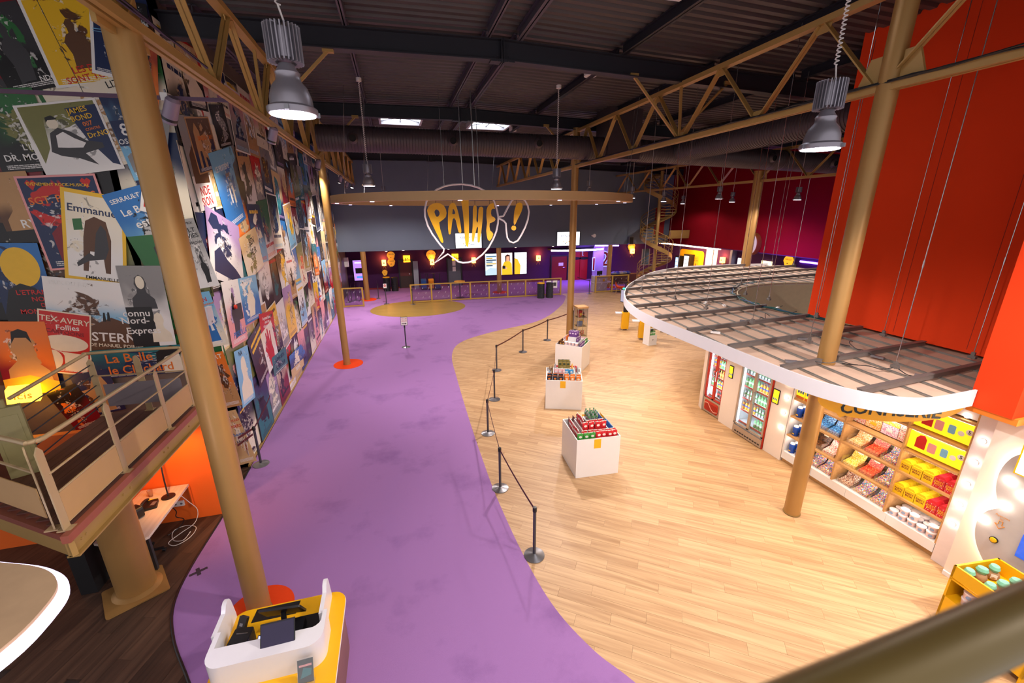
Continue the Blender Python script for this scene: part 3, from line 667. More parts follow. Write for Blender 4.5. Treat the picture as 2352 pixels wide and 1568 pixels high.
for ci, (y0, wd) in enumerate(cols):
    z = .05; row = 0
    while z < 8.5:
        ht = wd*rnd.uniform(1.3, 1.5)
        if z+ht > 8.52: ht = 8.52-z
        if ht < .25: break
        ca, cb, cc, cd = [rnd.choice(pool) for _ in range(4)]
        while cc == ca: cc = rnd.choice(pool)
        while cb == ca: cb = rnd.choice(pool)
        ang = math.radians(rnd.uniform(-7, 7)) if row > 0 else math.radians(rnd.uniform(-1.5, 1.5))
        if z+ht > 8.2: ang *= .15
        off = .004+.0026*((cnt*7) % 13); ed = rnd.choice((0, 0, .035))
        T = FR((-3.6+off, y0+wd/2, z+ht/2), (0, 1, 0)) @ Matrix.Rotation(ang, 4, 'Z')
        tx = []; ex = []
        if rnd.random() < .7 and y0 < 22:
            v0 = rnd.choice((.14, .2, .82, .86)); tc = rnd.choice(('white', 'red', 'yellow', 'black', 'navy', 'cream')); u = .12
            while u < .8: du = rnd.uniform(.05, .16); ex.append((u, du)); u += du+.025
        po = poster(T, wd*1.06, min(ht*1.04, ht+.05), ca, cb, cc, cd, ed, rnd.choice(('white', 'cream', 'black')), tx, rlabel(ca, cb, cc, ed, rowname[min(row, 6)], 'side collage'), 'posters of the side collage')
        if ex:
            q = MB(); [q.bx((u-.5)*wd, (u+du-.5)*wd, (v0-.5)*ht, (v0-.445)*ht, 0, .0005) for u, du in ex]; e = q.build('title_print', tmat(tc), flat=True); e.parent = po
        z += ht*.93; row += 1; cnt += 1
# under-layer of the wall that faces the hall
x = -3.62
while x > -8.2:
    wd = rnd.uniform(.95, 1.15); z = 2.4; row = 0
    while z < 8.5:
        ht = wd*1.4; ht = min(ht, 8.7-z)
        if ht < .3: break
        ca, cb, cc, cd = [rnd.choice(['black', 'navy', 'charcoal', 'brown', 'green', 'crimson', 'tan', 'olive', 'cream']) for _ in range(4)]
        while cc == ca: cc = rnd.choice(pool)
        T = FR((x-wd/2, 9.4-.003-.0028*(row % 3), z+ht/2), (1, 0, 0)) @ Matrix.Rotation(math.radians(rnd.uniform(-4, 4)), 4, 'Z')
        poster(T, wd*1.05, ht*1.02, ca, cb, cc, cd, 0, 'white', (), f"half covered {ca} and {cb} poster with {cc} art, {('low', 'mid height', 'high', 'near roof', 'at roof')[min(row, 4)]}, corner collage", 'half covered posters of the corner collage')
        z += ht*.95; row += 1
    x -= wd*.95
moon = circ(.55, .7, .36, 28, .25)
hill = [(0, 0), (1, 0), (1, .42), (.72, .52), (.5, .4), (.25, .34), (0, .3)]
sky = [(0, .42), (.25, .36), (.5, .42), (.72, .53), (1, .44), (1, 1), (0, 1)]
pers = [(.42, .12), (.3, .1), (.34, .32), (.28, .5), (.36, .6), (.42, .62), (.42, .68), (.4, .75), (.46, .81), (.53, .8), (.57, .73), (.54, .66), (.55, .62), (.66, .57), (.72, .42), (.66, .3), (.6, .12)]
bust = [(.12, .1), (.15, .34), (.34, .46), (.36, .54), (.3, .66), (.36, .8), (.5, .86), (.64, .8), (.7, .66), (.64, .54), (.66, .46), (.88, .32), (.92, .1)]
chair = [(.3, .12), (.32, .5), (.36, .68), (.5, .74), (.68, .7), (.76, .5), (.74, .12), (.66, .12), (.62, .35), (.42, .35), (.38, .12)]
F = [
 ((-90, 20), (36, 0), (-20, 228), 'black', 'charcoal', 'green', 0, 'black', [('NDO', .82, .12, .06, 'white', 0), ('K', .9, .02, .05, 'white', 0)], 'near-black poster with green glow and white capitals, top of the corner collage', [('hat_figure', pers, 'charcoal')]),
 ((36, -6), (207, -16), (108, 205), 'yellow', 'yellow', 'brown', .045, 'white', [('LES DIEUX', .62, .2, .075, 'red', 6), ('SONT TOMBES', .62, .1, .075, 'red', 6), ('DU FILM D HUMOUR', .45, .965, .03, 'crimson', 0)], 'yellow poster with tangled brown figures and fat red title in a pale border', [('figure', [(u*.8+.15, v*.8+.1) for u, v in pers], 'brown')]),
 ((203, -8), (316, 24), (182, 160), 'navy', 'navy', 'black', .07, 'white', [('RE', .62, .32, .085, 'white', 0), ('D', .75, .22, .05, 'white', 0)], 'night blue poster with a thin light streak and pale border behind the column', [('light_streak', [(.05, .6), (1, .68), (1, .69), (.05, .61)], 'sky blue'), ('light_streak', [(.05, .57), (1, .63), (1, .637), (.05, .577)], 'sky blue')]),
 ((95, 215), (268, 176), (122, 420), 'cream', 'cream', 'tan', 0, 'white', [('LIZ', .9, .93, .08, 'black', 0)], 'blank cream poster with thin capital letters beside the near column', None),
 ((-80, 205), (72, 200), (-28, 402), 'black', 'green', 'olive', 0, 'black', [("L'ILE DU", .74, .3, .07, 'white', 0), ('DR. MOREAU', .6, .18, .08, 'white', 0)], 'black and green poster with two lines of white slab capitals at the wall edge', None),
 ((28, 243), (217, 224), (132, 407), 'white', 'olive', 'white', .04, 'white', [('JAMES', .72, .86, .07, 'yellow', 6), ('BOND', .74, .76, .07, 'yellow', 6), ('007', .78, .67, .06, 'orange', 6), ('CONTRE', .82, .6, .035, 'orange', 6), ('Dr.NO', .86, .52, .07, 'yellow', 6)], 'white bordered poster with blue block, seated suited figure and yellow capitals', [('blue_block', [(.58, .9), (.97, .92), (.97, .06), (.88, .1), (.7, .45)], 'navy'), ('green_wash', [(.05, .9), (.3, .93), (.2, .4), (.06, .2)], 'olive'), ('suited_figure', [(.2, .35), (.28, .6), (.4, .66), (.52, .6), (.68, .45), (.86, .4), (.86, .33), (.6, .28), (.7, .1), (.5, .22), (.3, .28)], 'charcoal'), ('pale_jacket', [(.3, .4), (.34, .56), (.44, .6), (.54, .5), (.66, .42), (.6, .36), (.42, .38)], 'white'), ('face', circ(.36, .72, .07, 18, .07), 'cream'), ('hair', [(.29, .74), (.3, .81), (.38, .83), (.44, .78), (.4, .77), (.32, .77)], 'black')]),
 ((226, 222), (302, 214), (262, 422), 'sky blue', 'navy', 'grey', 0, 'white', [('8', .35, .6, .14, 'white', 0), ('OSCARS', .45, .47, .06, 'white', 0)], 'blue poster with a large white numeral eight next to the column', [('blue_square', [(.02, .72), (.75, .72), (.75, .42), (.02, .42)], 'navy'), ('crowd', [(.1, .1), (.9, .1), (.9, .32), (.5, .38), (.1, .3)], 'grey')]),
 ((-45, 398), (58, 392), (0, 562), 'brown', 'tan', 'tan', 0, 'black', [('RYO', .72, .26, .12, 'white', 0)], 'brown portrait poster with heavy pale capitals at the wall edge', [('head', bust, 'tan'), ('foot_panel', [(0, 0), (1, 0), (1, .18), (0, .18)], 'black')]),
 ((30, 405), (217, 398), (108, 622), 'navy', 'navy', 'red', .03, 'pink', [('SGT. PEPPERS', .5, .76, .075, 'orange', 4), ('EVENEMENT ROCK-MUSICAL', .5, .9, .03, 'yellow', -4)], 'deep blue poster with pink border, hearts and orange script', [('heart', [(.1, .93), (.14, .96), (.17, .94), (.2, .96), (.24, .93), (.17, .85)], 'red'), ('heart', [(.78, .93), (.82, .96), (.85, .94), (.88, .96), (.92, .93), (.85, .85)], 'red'), ('crowd', [(.2, .1), (.2, .4), (.35, .5), (.5, .42), (.62, .52), (.8, .44), (.85, .1)], 'crimson')]),
 ((137, 428), (287, 455), (132, 637), 'white', 'cream', 'cream', .06, 'yellow', [('Emmanuelle', .56, .8, .12, 'navy', 0), ('EMMANUELLE', .6, .05, .035, 'black', 0)], 'white poster in a thick yellow frame with dark blue script and wicker chair', [('wicker_chair', chair, 'brown'), ('seated_figure', [(.48, .3), (.52, .56), (.6, .66), (.68, .6), (.72, .4), (.66, .28), (.4, .24), (.22, .16), (.2, .2), (.4, .33)], 'charcoal'), ('book', [(.16, .68), (.3, .7), (.32, .58), (.18, .56)], 'green')]),
 ((233, 448), (352, 416), (322, 640), 'sky blue', 'blue', 'black', 0, 'white', [('SERRAULT', .35, .9, .05, 'white', 2), ('Le Bonheur', .62, .76, .1, 'white', 2), ('est dans', .68, .6, .1, 'white', 2)], 'sky blue poster with white script above a dark meadow beside the column', [('meadow', [(0, 0), (1, 0), (1, .5), (.5, .44), (0, .5)], 'green'), ('cattle', [(.3, .05), (.35, .3), (.55, .36), (.8, .3), (.85, .06)], 'charcoal')]),
 ((-42, 558), (85, 558), (25, 740), 'navy', 'blue', 'navy', 0, 'black', [("L'ETRANGE", .72, .38, .06, 'red', 0), ('NOEL', .78, .29, .06, 'red', 0), ('DE', .8, .21, .05, 'red', 0), ('MONSIEUR', .68, .13, .06, 'red', 0)], 'night blue poster with a big yellow moon and red capitals at the wall edge', [('moon', moon, 'yellow'), ('dark_hill', [(0, .1), (.2, .42), (.45, .5), (.7, .44), (.9, .3), (1, .1), (1, 0), (0, 0)], 'black')]),
 ((95, 633), (304, 652), (205, 812), 'sky blue', 'white', 'brown', 0, 'black', [('WESTERN', .6, .24, .12, 'white', 0), ('UN FILM DE MANUEL POIRIER', .62, .13, .045, 'cream', 0), ('PRIX DU JURY', .3, .93, .05, 'white', 0)], 'wide landscape poster with two tiny walkers on a brown hill under pale sky', [('ploughed_hill', hill, 'brown'), ('walker', [(.62, .46), (.63, .58), (.65, .58), (.66, .46)], 'black'), ('walker', [(.67, .47), (.68, .59), (.7, .59), (.71, .47)], 'black'), ('golden_scrub', [(0, .3), (.3, .36), (.52, .41), (.3, .48), (.1, .5), (0, .55)], 'tan')]),
 ((265, 610), (368, 610), (332, 795), 'white', 'grey', 'grey', 0, 'black', [('connu', .22, .42, .08, 'white', 0), ('Nord-', .16, .33, .08, 'white', 0), ('Express', .3, .2, .08, 'white', 0)], 'black and white poster with two portraits of people in suits beside the column', [('man_in_suit', [(u*.7+.1, v*.55+.42) for u, v in bust], 'charcoal'), ('face', circ(.45, .8, .1, 18, .08), 'cream'), ('dark_panel', [(0, 0), (0, .5), (.6, .5), (.6, 0)], 'black'), ('woman', [(u*.6+.4, v*.5) for u, v in bust], 'cream')]),
 ((85, 708), (209, 724), (88, 852), 'red', 'red', 'red', .03, 'cream', [('TEX AVERY', .5, .86, .11, 'cream', -2), ('Follies', .55, .75, .08, 'white', 4), ('CARTOONS', .5, .67, .06, 'crimson', -3)], 'red cartoon festival poster with cream ovals and fat cream capitals', [('cream_oval', circ(.5, .5, .44, 28, .13), 'cream'), ('cream_disc', circ(.25, .22, .2, 22, .16), 'cream'), ('scroll', [(.42, .36), (.94, .34), (.92, .05), (.5, .06), (.48, .3)], 'cream')]),
 ((-32, 738), (102, 738), (2, 905), 'crimson', 'orange', 'tan', 0, 'black', [], 'fiery red and yellow poster with a bare-armed fighter above the cube lamp', [('fighter', bust, 'tan'), ('hair', [(.32, .7), (.36, .86), (.5, .9), (.64, .86), (.68, .7), (.6, .78), (.4, .78)], 'black'), ('golden_foot', [(0, 0), (1, 0), (1, .16), (.5, .26), (0, .2)], 'yellow')]),
 ((205, 806), (422, 790), (212, 872), 'navy', 'teal', 'navy', 0, 'black', [('La Belle', .38, .66, .3, 'orange', 0), ('et le Clochard', .4, .25, .28, 'orange', 0)], 'deep blue poster with orange serif words behind the walkway railing', [('pale_face', [(.72, .02), (.7, .45), (.8, .8), (.92, .7), (.96, .02)], 'cream'), ('dark_hair', [(.64, .1), (.68, .8), (.85, 1), (1, .8), (1, .5), (.9, .72), (.76, .6)], 'black')]),
 ((158, 862), (246, 846), (176, 962), 'navy', 'navy', 'brown', 0, 'black', [], 'dark blue poster with a small brown animal behind the walkway railing', [('animal', [(.3, .05), (.3, .4), (.1, .6), (.35, .62), (.5, .85), (.75, .85), (.85, .6), (1, .66), (.8, .4), (.78, .05)], 'tan')]),
 ((105, 905), (172, 880), (130, 1010), 'crimson', 'black', 'orange', 0, 'black', [('de', .3, .5, .12, 'orange', 0)], 'dark red poster low behind the walkway railing beside the cube lamp', None),
 ((312, 84), (360, 96), (340, 242), 'orange', 'crimson', 'brown', 0, 'black', [('MAGGIE CHEUNG', .5, .92, .05, 'white', 0)], 'glowing orange poster with a woman in a teal dress behind the truss', [('woman', pers, 'teal'), ('hair', circ(.5, .76, .12, 16, .08), 'black')]),
 ((296, 2), (336, 10), (310, 84), 'black', 'black', 'charcoal', 0, 'black', [('CONTRE', .5, .4, .09, 'white', 0)], 'black poster with white capitals tucked behind the top of the near column', None),
 ((340, 244), (392, 260), (390, 500), 'grey', 'grey', 'white', 0, 'white', [('LA', .6, .31, .09, 'red', 0), ('GRA', .6, .2, .1, 'red', 0), ('EVA', .6, .08, .1, 'red', 0)], 'stormy grey poster with a man in a cap and big red capitals beside the column', [('snow', [(0, 0), (1, 0), (1, .36), (.5, .4), (0, .36)], 'white'), ('man_in_cap', [(u, v*.75+.22) for u, v in pers], 'navy')]),
 ((392, 508), (444, 500), (432, 668), 'white', 'grey', 'grey', 0, 'white', [('GRAND PRIX', .4, .94, .05, 'black', 0), ('ADULT', .4, .84, .07, 'black', 0), ('MOVIES', .45, .76, .07, 'black', 0), ('LIVE SHOW', .5, .66, .06, 'black', 0)], 'grey street photo poster with a walking man in black beside the column', [('man', [(u*.7+.3, v*.6) for u, v in pers], 'black')]),
 ((434, 676), (480, 668), (464, 802), 'cream', 'sky blue', 'blue', 0, 'white', [('ON', .5, .86, .07, 'red', 6), ("l'enchanteur", .55, .78, .06, 'orange', 6)], 'pale cartoon poster with a blue robe and red script at the wall corner', [('robe', [(.2, .1), (.35, .6), (.5, .7), (.62, .55), (.7, .1)], 'blue'), ('beard', [(.4, .3), (.48, .62), (.56, .3)], 'white')]),
 ((468, 814), (511, 806), (498, 942), 'tan', 'orange', 'brown', 0, 'white', [('FORT', .4, .92, .08, 'cream', 0)], 'tan and orange adventure poster at the wall corner', None),
 ((499, 950), (541, 940), (528, 1074), 'sand', 'sand', 'cream', 0, 'white', [('LES FOLLES', .5, .82, .09, 'red', 0), ('ANNEES', .5, .71, .1, 'red', 0), ('de Laurel', .5, .56, .12, 'blue', 0), ('et Hardy', .55, .42, .12, 'navy', 0)], 'sand poster with stacked red and blue words at the foot of the wall corner', None)]
for i, (tl, tr, bl, ca, cb, cc, ed, ce, tx, lb, ex) in enumerate(F):
    on_plane(tl, tr, bl, 'F', .012+.0034*i, ca=ca, cb=cb, cc=cc, edge=ed, ce=ce, texts=tx, label=lb, group='large posters of the corner collage', extra=ex)
SD = [
 ((398, 86), (446, 112), (415, 242), 'black', 'sand', 'cream', 0, 'black', [('NOOOO', .5, .93, .07, 'cream', 0)], 'dark poster with a pale face and looping letters under the roof', [('face', bust, 'cream')]),
 ((402, 262), (448, 268), (446, 492), 'grey', 'grey', 'white', 0, 'white', [('NDE', .5, .2, .1, 'red', 0), ('SION', .5, .08, .1, 'red', 0)], 'grey and white war film poster half with red capitals just past the wall corner', [('snow', [(0, 0), (1, 0), (1, .36), (0, .38)], 'white'), ('crowd', [(.1, .3), (.15, .6), (.4, .7), (.7, .66), (.95, .5), (.9, .28)], 'brown')]),
 ((422, 268), (478, 268), (458, 402), 'navy', 'brown', 'tan', .04, 'tan', [('BAGDAD CAFE', .62, .62, .08, 'orange', 0)], 'navy and brown poster with a water tower and orange words high on the side collage', [('tower', [(.15, .1), (.2, .75), (.3, .9), (.42, .75), (.45, .1), (.36, .1), (.34, .4), (.26, .4), (.24, .1)], 'tan')]),
 ((480, 240), (512, 240), (492, 345), 'black', 'charcoal', 'grey', 0, 'black', [('E.T.', .4, .7, .16, 'white', 0)], 'dark poster with two white initials under the truss', None),
 ((478, 352), (524, 338), (528, 532), 'blue', 'sky blue', 'blue', 0, 'white', [('LE HUITIEME', .45, .78, .07, 'white', 0), ('jour', .6, .68, .07, 'tan', 0)], 'sea blue poster with two small standing figures in the spotlight glare', [('figure', [(.5, .3), (.5, .5), (.56, .5), (.57, .3)], 'white'), ('figure', [(.66, .28), (.66, .52), (.73, .52), (.74, .28)], 'cream')]),
 ((470, 470), (548, 520), (500, 642), 'white', 'lilac', 'navy', 0, 'white', [], 'white poster with navy sprays of flowers and a long dark curl', [('curl', [(.05, .8), (.15, .95), (.3, .95), (.38, .8), (.36, .6), (.28, .75), (.16, .72)], 'navy'), ('flowers', [(.1, .12), (.14, .4), (.3, .5), (.5, .35), (.75, .25), (.95, .12), (.6, .06)], 'navy')]),
 ((548, 548), (586, 520), (576, 642), 'cream', 'sand', 'olive', 0, 'white', [('BEN', .6, .75, .16, 'black', 0), ('HUR', .6, .5, .16, 'black', 0)], 'cream poster with two rows of fat black capitals', None),
 ((507, 648), (546, 640), (531, 802), 'pink', 'white', 'lilac', 0, 'white', [('PRISCILLA', .6, .16, .09, 'blue', 0)], 'pink and white poster with a striding figure and blue capitals beside the red button', [('strider', pers, 'charcoal'), ('bus', [(.62, .36), (.95, .36), (.95, .62), (.62, .62)], 'charcoal')]),
 ((546, 640), (587, 630), (573, 742), 'blue', 'sky blue', 'white', 0, 'white', [('MONSIEUR', .45, .9, .1, 'white', 0)], 'clear blue poster with a pale seated figure and white capitals', [('figure', pers, 'cream')]),
 ((537, 808), (568, 792), (571, 926), 'sky blue', 'sky blue', 'cream', 0, 'white', [('NA', .4, .92, .08, 'black', 0)], 'light blue poster with gulls and a drawn couple low on the side collage', [('couple', bust, 'cream')]),
 ((568, 786), (599, 732), (602, 884), 'black', 'charcoal', 'brown', 0, 'black', [], 'tilted black poster with slanting yellow bars low on the side collage', [('title_bar', [(.1, .8), (.9, .86), (.9, .92), (.1, .86)], 'yellow'), ('title_bar', [(.1, .68), (.8, .73), (.8, .79), (.1, .74)], 'yellow')]),
 ((594, 722), (626, 712), (618, 806), 'red', 'red', 'black', 0, 'white', [('Le grand blond', .48, .86, .08, 'white', 0), ('avec une', .48, .76, .08, 'white', 0), ('chaussure noire', .5, .66, .08, 'white', 0)], 'scarlet poster with a black shoe and white script low on the side collage', [('shoe', [(.2, .12), (.3, .3), (.6, .2), (.95, .3), (.9, .16), (.5, .1)], 'black')]),
 ((598, 770), (622, 735), (612, 872), 'white', 'cream', 'red', 0, 'white', [], 'white poster with a red open hand low on the side collage', [('hand', [(.3, .05), (.25, .4), (.12, .55), (.2, .6), (.33, .5), (.34, .9), (.42, .9), (.45, .55), (.5, .95), (.58, .95), (.58, .55), (.68, .85), (.75, .83), (.68, .5), (.74, .3), (.66, .05)], 'red')]),
 ((624, 822), (656, 795), (634, 862), 'teal', 'teal', 'navy', 0, 'white', [('BUENA VISTA', .5, .7, .2, 'navy', 0), ('SOCIAL CLUB', .5, .3, .2, 'navy', 0)], 'teal strip poster with two lines of navy capitals low on the side collage', None),
 ((664, 818), (692, 790), (676, 866), 'navy', 'blue', 'cream', 0, 'white', [('TRAFFIC', .5, .2, .16, 'white', 0)], 'navy and cream poster with one white word at the carpet edge', [('desert', [(0, 0), (1, 0), (1, .32), (0, .4)], 'sand')])]
for i, (tl, tr, bl, ca, cb, cc, ed, ce, tx, lb, ex) in enumerate(SD):
    on_plane(tl, tr, bl, 'S', .039+.0024*i, ca=ca, cb=cb, cc=cc, edge=ed, ce=ce, texts=tx, label=lb, group='large posters of the side collage', extra=ex)
p = PX(528, 705, -3.6); t = thing('alarm_button', p, 'small red and black alarm button on the poster wall', 'button')
MB().cyl(p+V(.03, 0, 0), p+V(.09, 0, 0), .06, n=16).build('base', BLACK, t); MB().cyl(p+V(.09, 0, 0), p+V(.13, 0, 0), .045, n=16).build('cap', RED, t)
p = PX(470, 725, -3.55); t = thing('wall_box', p, 'pale square junction box on the poster wall corner behind the near column', 'box')
MB().bx(p.x+.03, p.x+.1, p.y-.12, p.y+.12, p.z-.16, p.z+.16).build('cover', mat('pale_box', '#cfcdd2', .4), t)
MB().bx(p.x+.1, p.x+.105, p.y-.02, p.y+.02, p.z-.13, p.z-.1).build('latch', GREY, t)
# ================================================================ walkway on the left
DECK = wood('deck_boards', '#4a2a22', '#6d4335', .5, pi/2, .9, 14, .3)
wk = thing('raised_walkway', (-4.1, 6.2, 0), 'raised walkway with gold edge beam and dark boards on a thick gold stub column', 'walkway')
dpoly = [(-3.5, 4.55), (-3.5, 7.78), (-4.85, 7.78), (-4.85, 6.35), (-9, 9.1), (-9, 8.15)]
MB().prism(dpoly, 2.2, 2.27).build('deck', mat('deck_edge', '#7a3d2c', .5), wk)
for k in range(9):
    x0 = -4.84+k*.148
    MB().bx(x0+.002, x0+.146, 4.6+.68*max(0, (-3.52-x0)), 7.76, 2.27, 2.285).build('board', DECK, wk)
b = MB(); b.bx(-3.56, -3.52, 4.6, 7.78, 1.99, 2.2).bx(-3.58, -3.47, 4.6, 7.78, 1.98, 2.0).bx(-3.58, -3.47, 4.6, 7.78, 2.18, 2.2)
b.beam((-3.5, 4.6, 2.1), (-9, 8.2, 2.1), .05, .2); b.build('edge_beam', GOLD, wk)
MB().bx(-3.53, -3.46, 4.54, 7.78, 2.2, 2.29).build('nosing', mat('nosing_redwood', '#93503c', .45), wk)
for yy in (4.75, 4.82, 5.5, 5.65, 6.5, 6.62, 7.3): MB().cyl((-3.52, yy, 2.09), (-3.505, yy, 2.09), .014, n=8).build('bolt', GOLD, wk)
MB().cyl((-4.2, 6.27, .02), (-4.2, 6.27, 1.99), .235, n=36).build('stub_column', GOLD2, wk)
MB(Matrix.Translation((-4.2, 6.22, 0)) @ Matrix.Rotation(math.radians(32), 4, 'Z')).prism(rrect(-.36, .36, -.33, .33, .04), 0, .02).build('base_plate', GOLD2, wk)
MB().lathe([(.3, .02), (.25, .05), (.235, .06)], (-4.2, 6.27, 0), 36).build('weld_collar', GOLD2, wk)
rl = thing('walkway_railing', (-3.55, 6.2, 2.28), 'cream and gold railing with sheet infill panels along the raised walkway', 'railing')
RAILM = mat('railing_cream', '#b59b72', .4, .1, .05)
PANEL = mat('railing_sheet', '#b8925f', .5, 0, .04)
def pr_(x, y, z0=2.285, z1=3.24, nm='post', r=pi/2):
    b = MB(Matrix.Translation((x, y, 0)) @ Matrix.Rotation(r, 4, 'Z') @ Matrix(((1, 0, 0, 0), (0, 0, -1, 0), (0, 1, 0, 0), (0, 0, 0, 1))))
    b.prism([(-.045, z0), (.045, z0), (.045, z1-.06), (0, z1), (-.045, z1-.06)], -.007, .007)
    q = b.build(nm, RAILM, rl)
    MB().bx(x-.06, x+.06, y-.05, y+.05, z0-.004, z0+.008).build('foot_plate', RAILM, q)
posts = [(-3.55, 4.68), (-3.55, 5.72), (-3.55, 6.85), (-3.55, 7.7)]
for p in posts: pr_(*p)
pr_(-3.68, 4.72, r=pi/2+.6); pr_(-4.8, 7.7, r=0); pr_(-4.2, 7.72, r=0)
hr = [(-9, 8.35, 3.28), (-4.7, 5.4, 3.28), (-3.75, 4.78, 3.28), (-3.63, 4.72, 3.28), (-3.57, 4.8, 3.28), (-3.55, 5.0, 3.28), (-3.55, 7.6, 3.28), (-3.58, 7.7, 3.3), (-3.7, 7.72, 3.32), (-4.75, 7.7, 3.33), (-4.8, 7.66, 3.33), (-4.8, 7.5, 3.32), (-4.7, 6.1, 3.27)]
MB().tube(smooth_path(hr, 4), .024, 10).build('handrail', RAILM, rl)
b = MB(); b.tube([(-3.55, 4.7, 2.92), (-3.55, 7.7, 2.92), (-4.8, 7.7, 2.95)], .012, 8); b.build('mid_rail', RAILM, rl)
for z in (3.12, 2.95, 2.78, 2.6, 2.45): MB().tube([(-4.8, 7.68, z+.02), (-4.7, 6.2, z-.04)], .009, 6).build('wire_rail', STEEL, rl)
for k in range(3):
    y0, y1 = posts[k][1]+.05, posts[k+1][1]-.05
    q = MB().bx(-3.556, -3.546, y0, y1, 2.34, 2.68).build('infill_panel', PANEL, rl)
    b = MB().tube([(-3.55, y0, 2.69), (-3.55, y1, 2.69)], .012, 8); b.tube([(-3.55, y0, 2.335), (-3.55, y1, 2.335)], .008, 8); b.build('panel_edge', RAILM, q)
MB().bx(-4.72, -3.66, 7.695, 7.705, 2.42, 2.8).build('infill_panel', mat('grey_sheet', '#7c7277', .5), rl)
MB().beam((-3.8, 4.84, 2.52), (-9, 8.3, 2.52), .01, .36).build('infill_panel', PANEL, rl)
MB().beam((-3.75, 4.8, 2.92), (-9, 8.3, 2.92), .02, .02).build('mid_rail', RAILM, rl)
b = MB(Matrix.Translation((-4.72, 6.0, 0)) @ Matrix.Rotation(.5, 4, 'Z')); b.bx(-.14, .14, -.05, .05, 2.29, 3.2).bx(-.1, .1, -.056, .056, 2.4, 3.1); b.cyl((0, 0, 3.2), (0, 0, 3.3), .03, n=10); b.build('newel_panel', mat('newel_olive', '#938a5c', .5), rl)
# cube lamp on the collage
t = thing('cube_lamp', (-6.8, 9.15, 2.28), 'glowing yellow cube lamp with dark letters on the corner collage', 'lamp')
b = MB(Matrix.Translation((-6.8, 9.13, 2.28)) @ Matrix.Rotation(.45, 4, 'Z') @ Matrix.Rotation(.12, 4, 'Y')); b.bx(-.2, .2, -.14, .14, -.13, .13); b.build('shade', mat('cube_shade', '#ffc23a', .5, emit=3.5, ec='#ffb12e'), t)
q = MB(); text(q, 'icis', Matrix.Translation((-6.8, 9.13, 2.28)) @ Matrix.Rotation(.45, 4, 'Z') @ Matrix.Rotation(.12, 4, 'Y') @ FR((0, -.14, 0)), 0, 0, .13, .003); q.build('lettering', mat('cube_ink', '#7a4308', .6), t)
MB().bx(-6.84, -6.76, 9.1, 9.39, 2.22, 2.3).build('bracket', BLACK, t)
lamp('cube_light', 'POINT', (-6.75, 8.85, 2.3), 9, '#ffab40', .15)

# ---------------------------------------------------------------- desk under the walkway
DT = wood('desk_top_ash', '#c9b5a4', '#e0d1c3', .4, pi/2, 1.2, 20, .1)
t = thing('desk', (-4.3, 7.1, 0), 'pale ash desk fixed to the orange wall under the walkway', 'desk')
MB().prism([(-4.7, 6.5), (-4.2, 6.26), (-3.98, 6.45), (-3.98, 7.78), (-4.7, 7.78)], .71, .75).build('top', DT, t)
for x, y in ((-4.6, 6.6), (-4.6, 7.7), (-4.1, 6.6)): MB().bx(x-.025, x+.025, y-.025, y+.025, 0, .71).build('leg', STEEL, t)
MB().bx(-3.99, -3.975, 7.74, 7.78, .3, .71).build('support_panel', ORANGE, t)
t = thing('desk_lamp', (-4.15, 7.45, .75), 'slender black desk lamp on the pale desk', 'lamp')
MB().lathe([(.1, 0), (.1, .015), (.02, .03)], (-4.15, 7.45, .75), 20).build('base', BLACK, t)
MB().tube(smooth_path([(-4.15, 7.45, .77), (-4.17, 7.5, 1.1), (-4.2, 7.6, 1.45), (-4.22, 7.65, 1.75)], 4), .012, 8).build('stem', BLACK, t)
MB().cyl((-4.22, 7.65, 1.74), (-4.19, 7.56, 1.68), .03, .055, 14).build('head', BLACK, t)
lamp('desk_light', 'SPOT', (-4.0, 7.1, 1.9), 42, '#ffb066', .05, (-3.85, 7.7, .9), 120, .8)
t = thing('desk_phone', (-4.32, 7.25, .75), 'black desk telephone with its cable on the pale desk', 'phone')
MB(Matrix.Translation((-4.32, 7.25, .75)) @ Matrix.Rotation(.3, 4, 'Z')).prism(rrect(-.1, .1, -.12, .12, .03), .0, .045).build('body', BLACK, t)
MB().tube(smooth_path([(-4.4, 7.14, .81), (-4.4, 7.2, .84), (-4.4, 7.3, .84), (-4.4, 7.37, .81)], 4), .022, 8).build('handset', BLACK, t)
MB().bx(-4.3, -4.24, 7.2, 7.3, .795, .798).build('keypad', GREY, t)
t = thing('desk_speaker', (-4.38, 7.0, .75), 'rounded black mesh speaker standing on the pale desk', 'speaker')
MB(Matrix.Translation((-4.38, 7.0, .84)) @ FR((0, 0, 0), (.8, -.5, 0))).prism(rrect(-.1, .1, -.09, .1, .05), -.05, .05).build('body', BLACK, t)
MB(Matrix.Translation((-4.38, 7.0, .84)) @ FR((0, 0, 0), (.8, -.5, 0))).prism(rrect(-.085, .085, -.075, .085, .04), .05, .056).build('grille', mat('speaker_mesh', '#3a2c28', .7, bump=.5, bscale=600), t)
t = thing('sunflower', (-4.42, 6.78, .75), 'yellow artificial sunflower lying on the pale desk', 'flower')
MB().lathe([(.045, 0), (.05, .015), (.0001, .03)], (-4.42, 6.78, .755), 16).build('centre', mat('sunflower_centre', '#3a2412', .8), t)
for k in range(16):
    a = 2*pi*k/16; MB(Matrix.Translation((-4.42, 6.78, .76)) @ Matrix.Rotation(a, 4, 'Z')).prism([(.04, -.015), (.075, -.018), (.105, 0), (.075, .018), (.04, .015)], 0, .006).build('petal', mat('petal_yellow', '#f0c419', .6), t)
t = thing('paper_stack', (-4.3, 6.55, .75), 'stack of brown paper files on the pale desk end', 'paper')
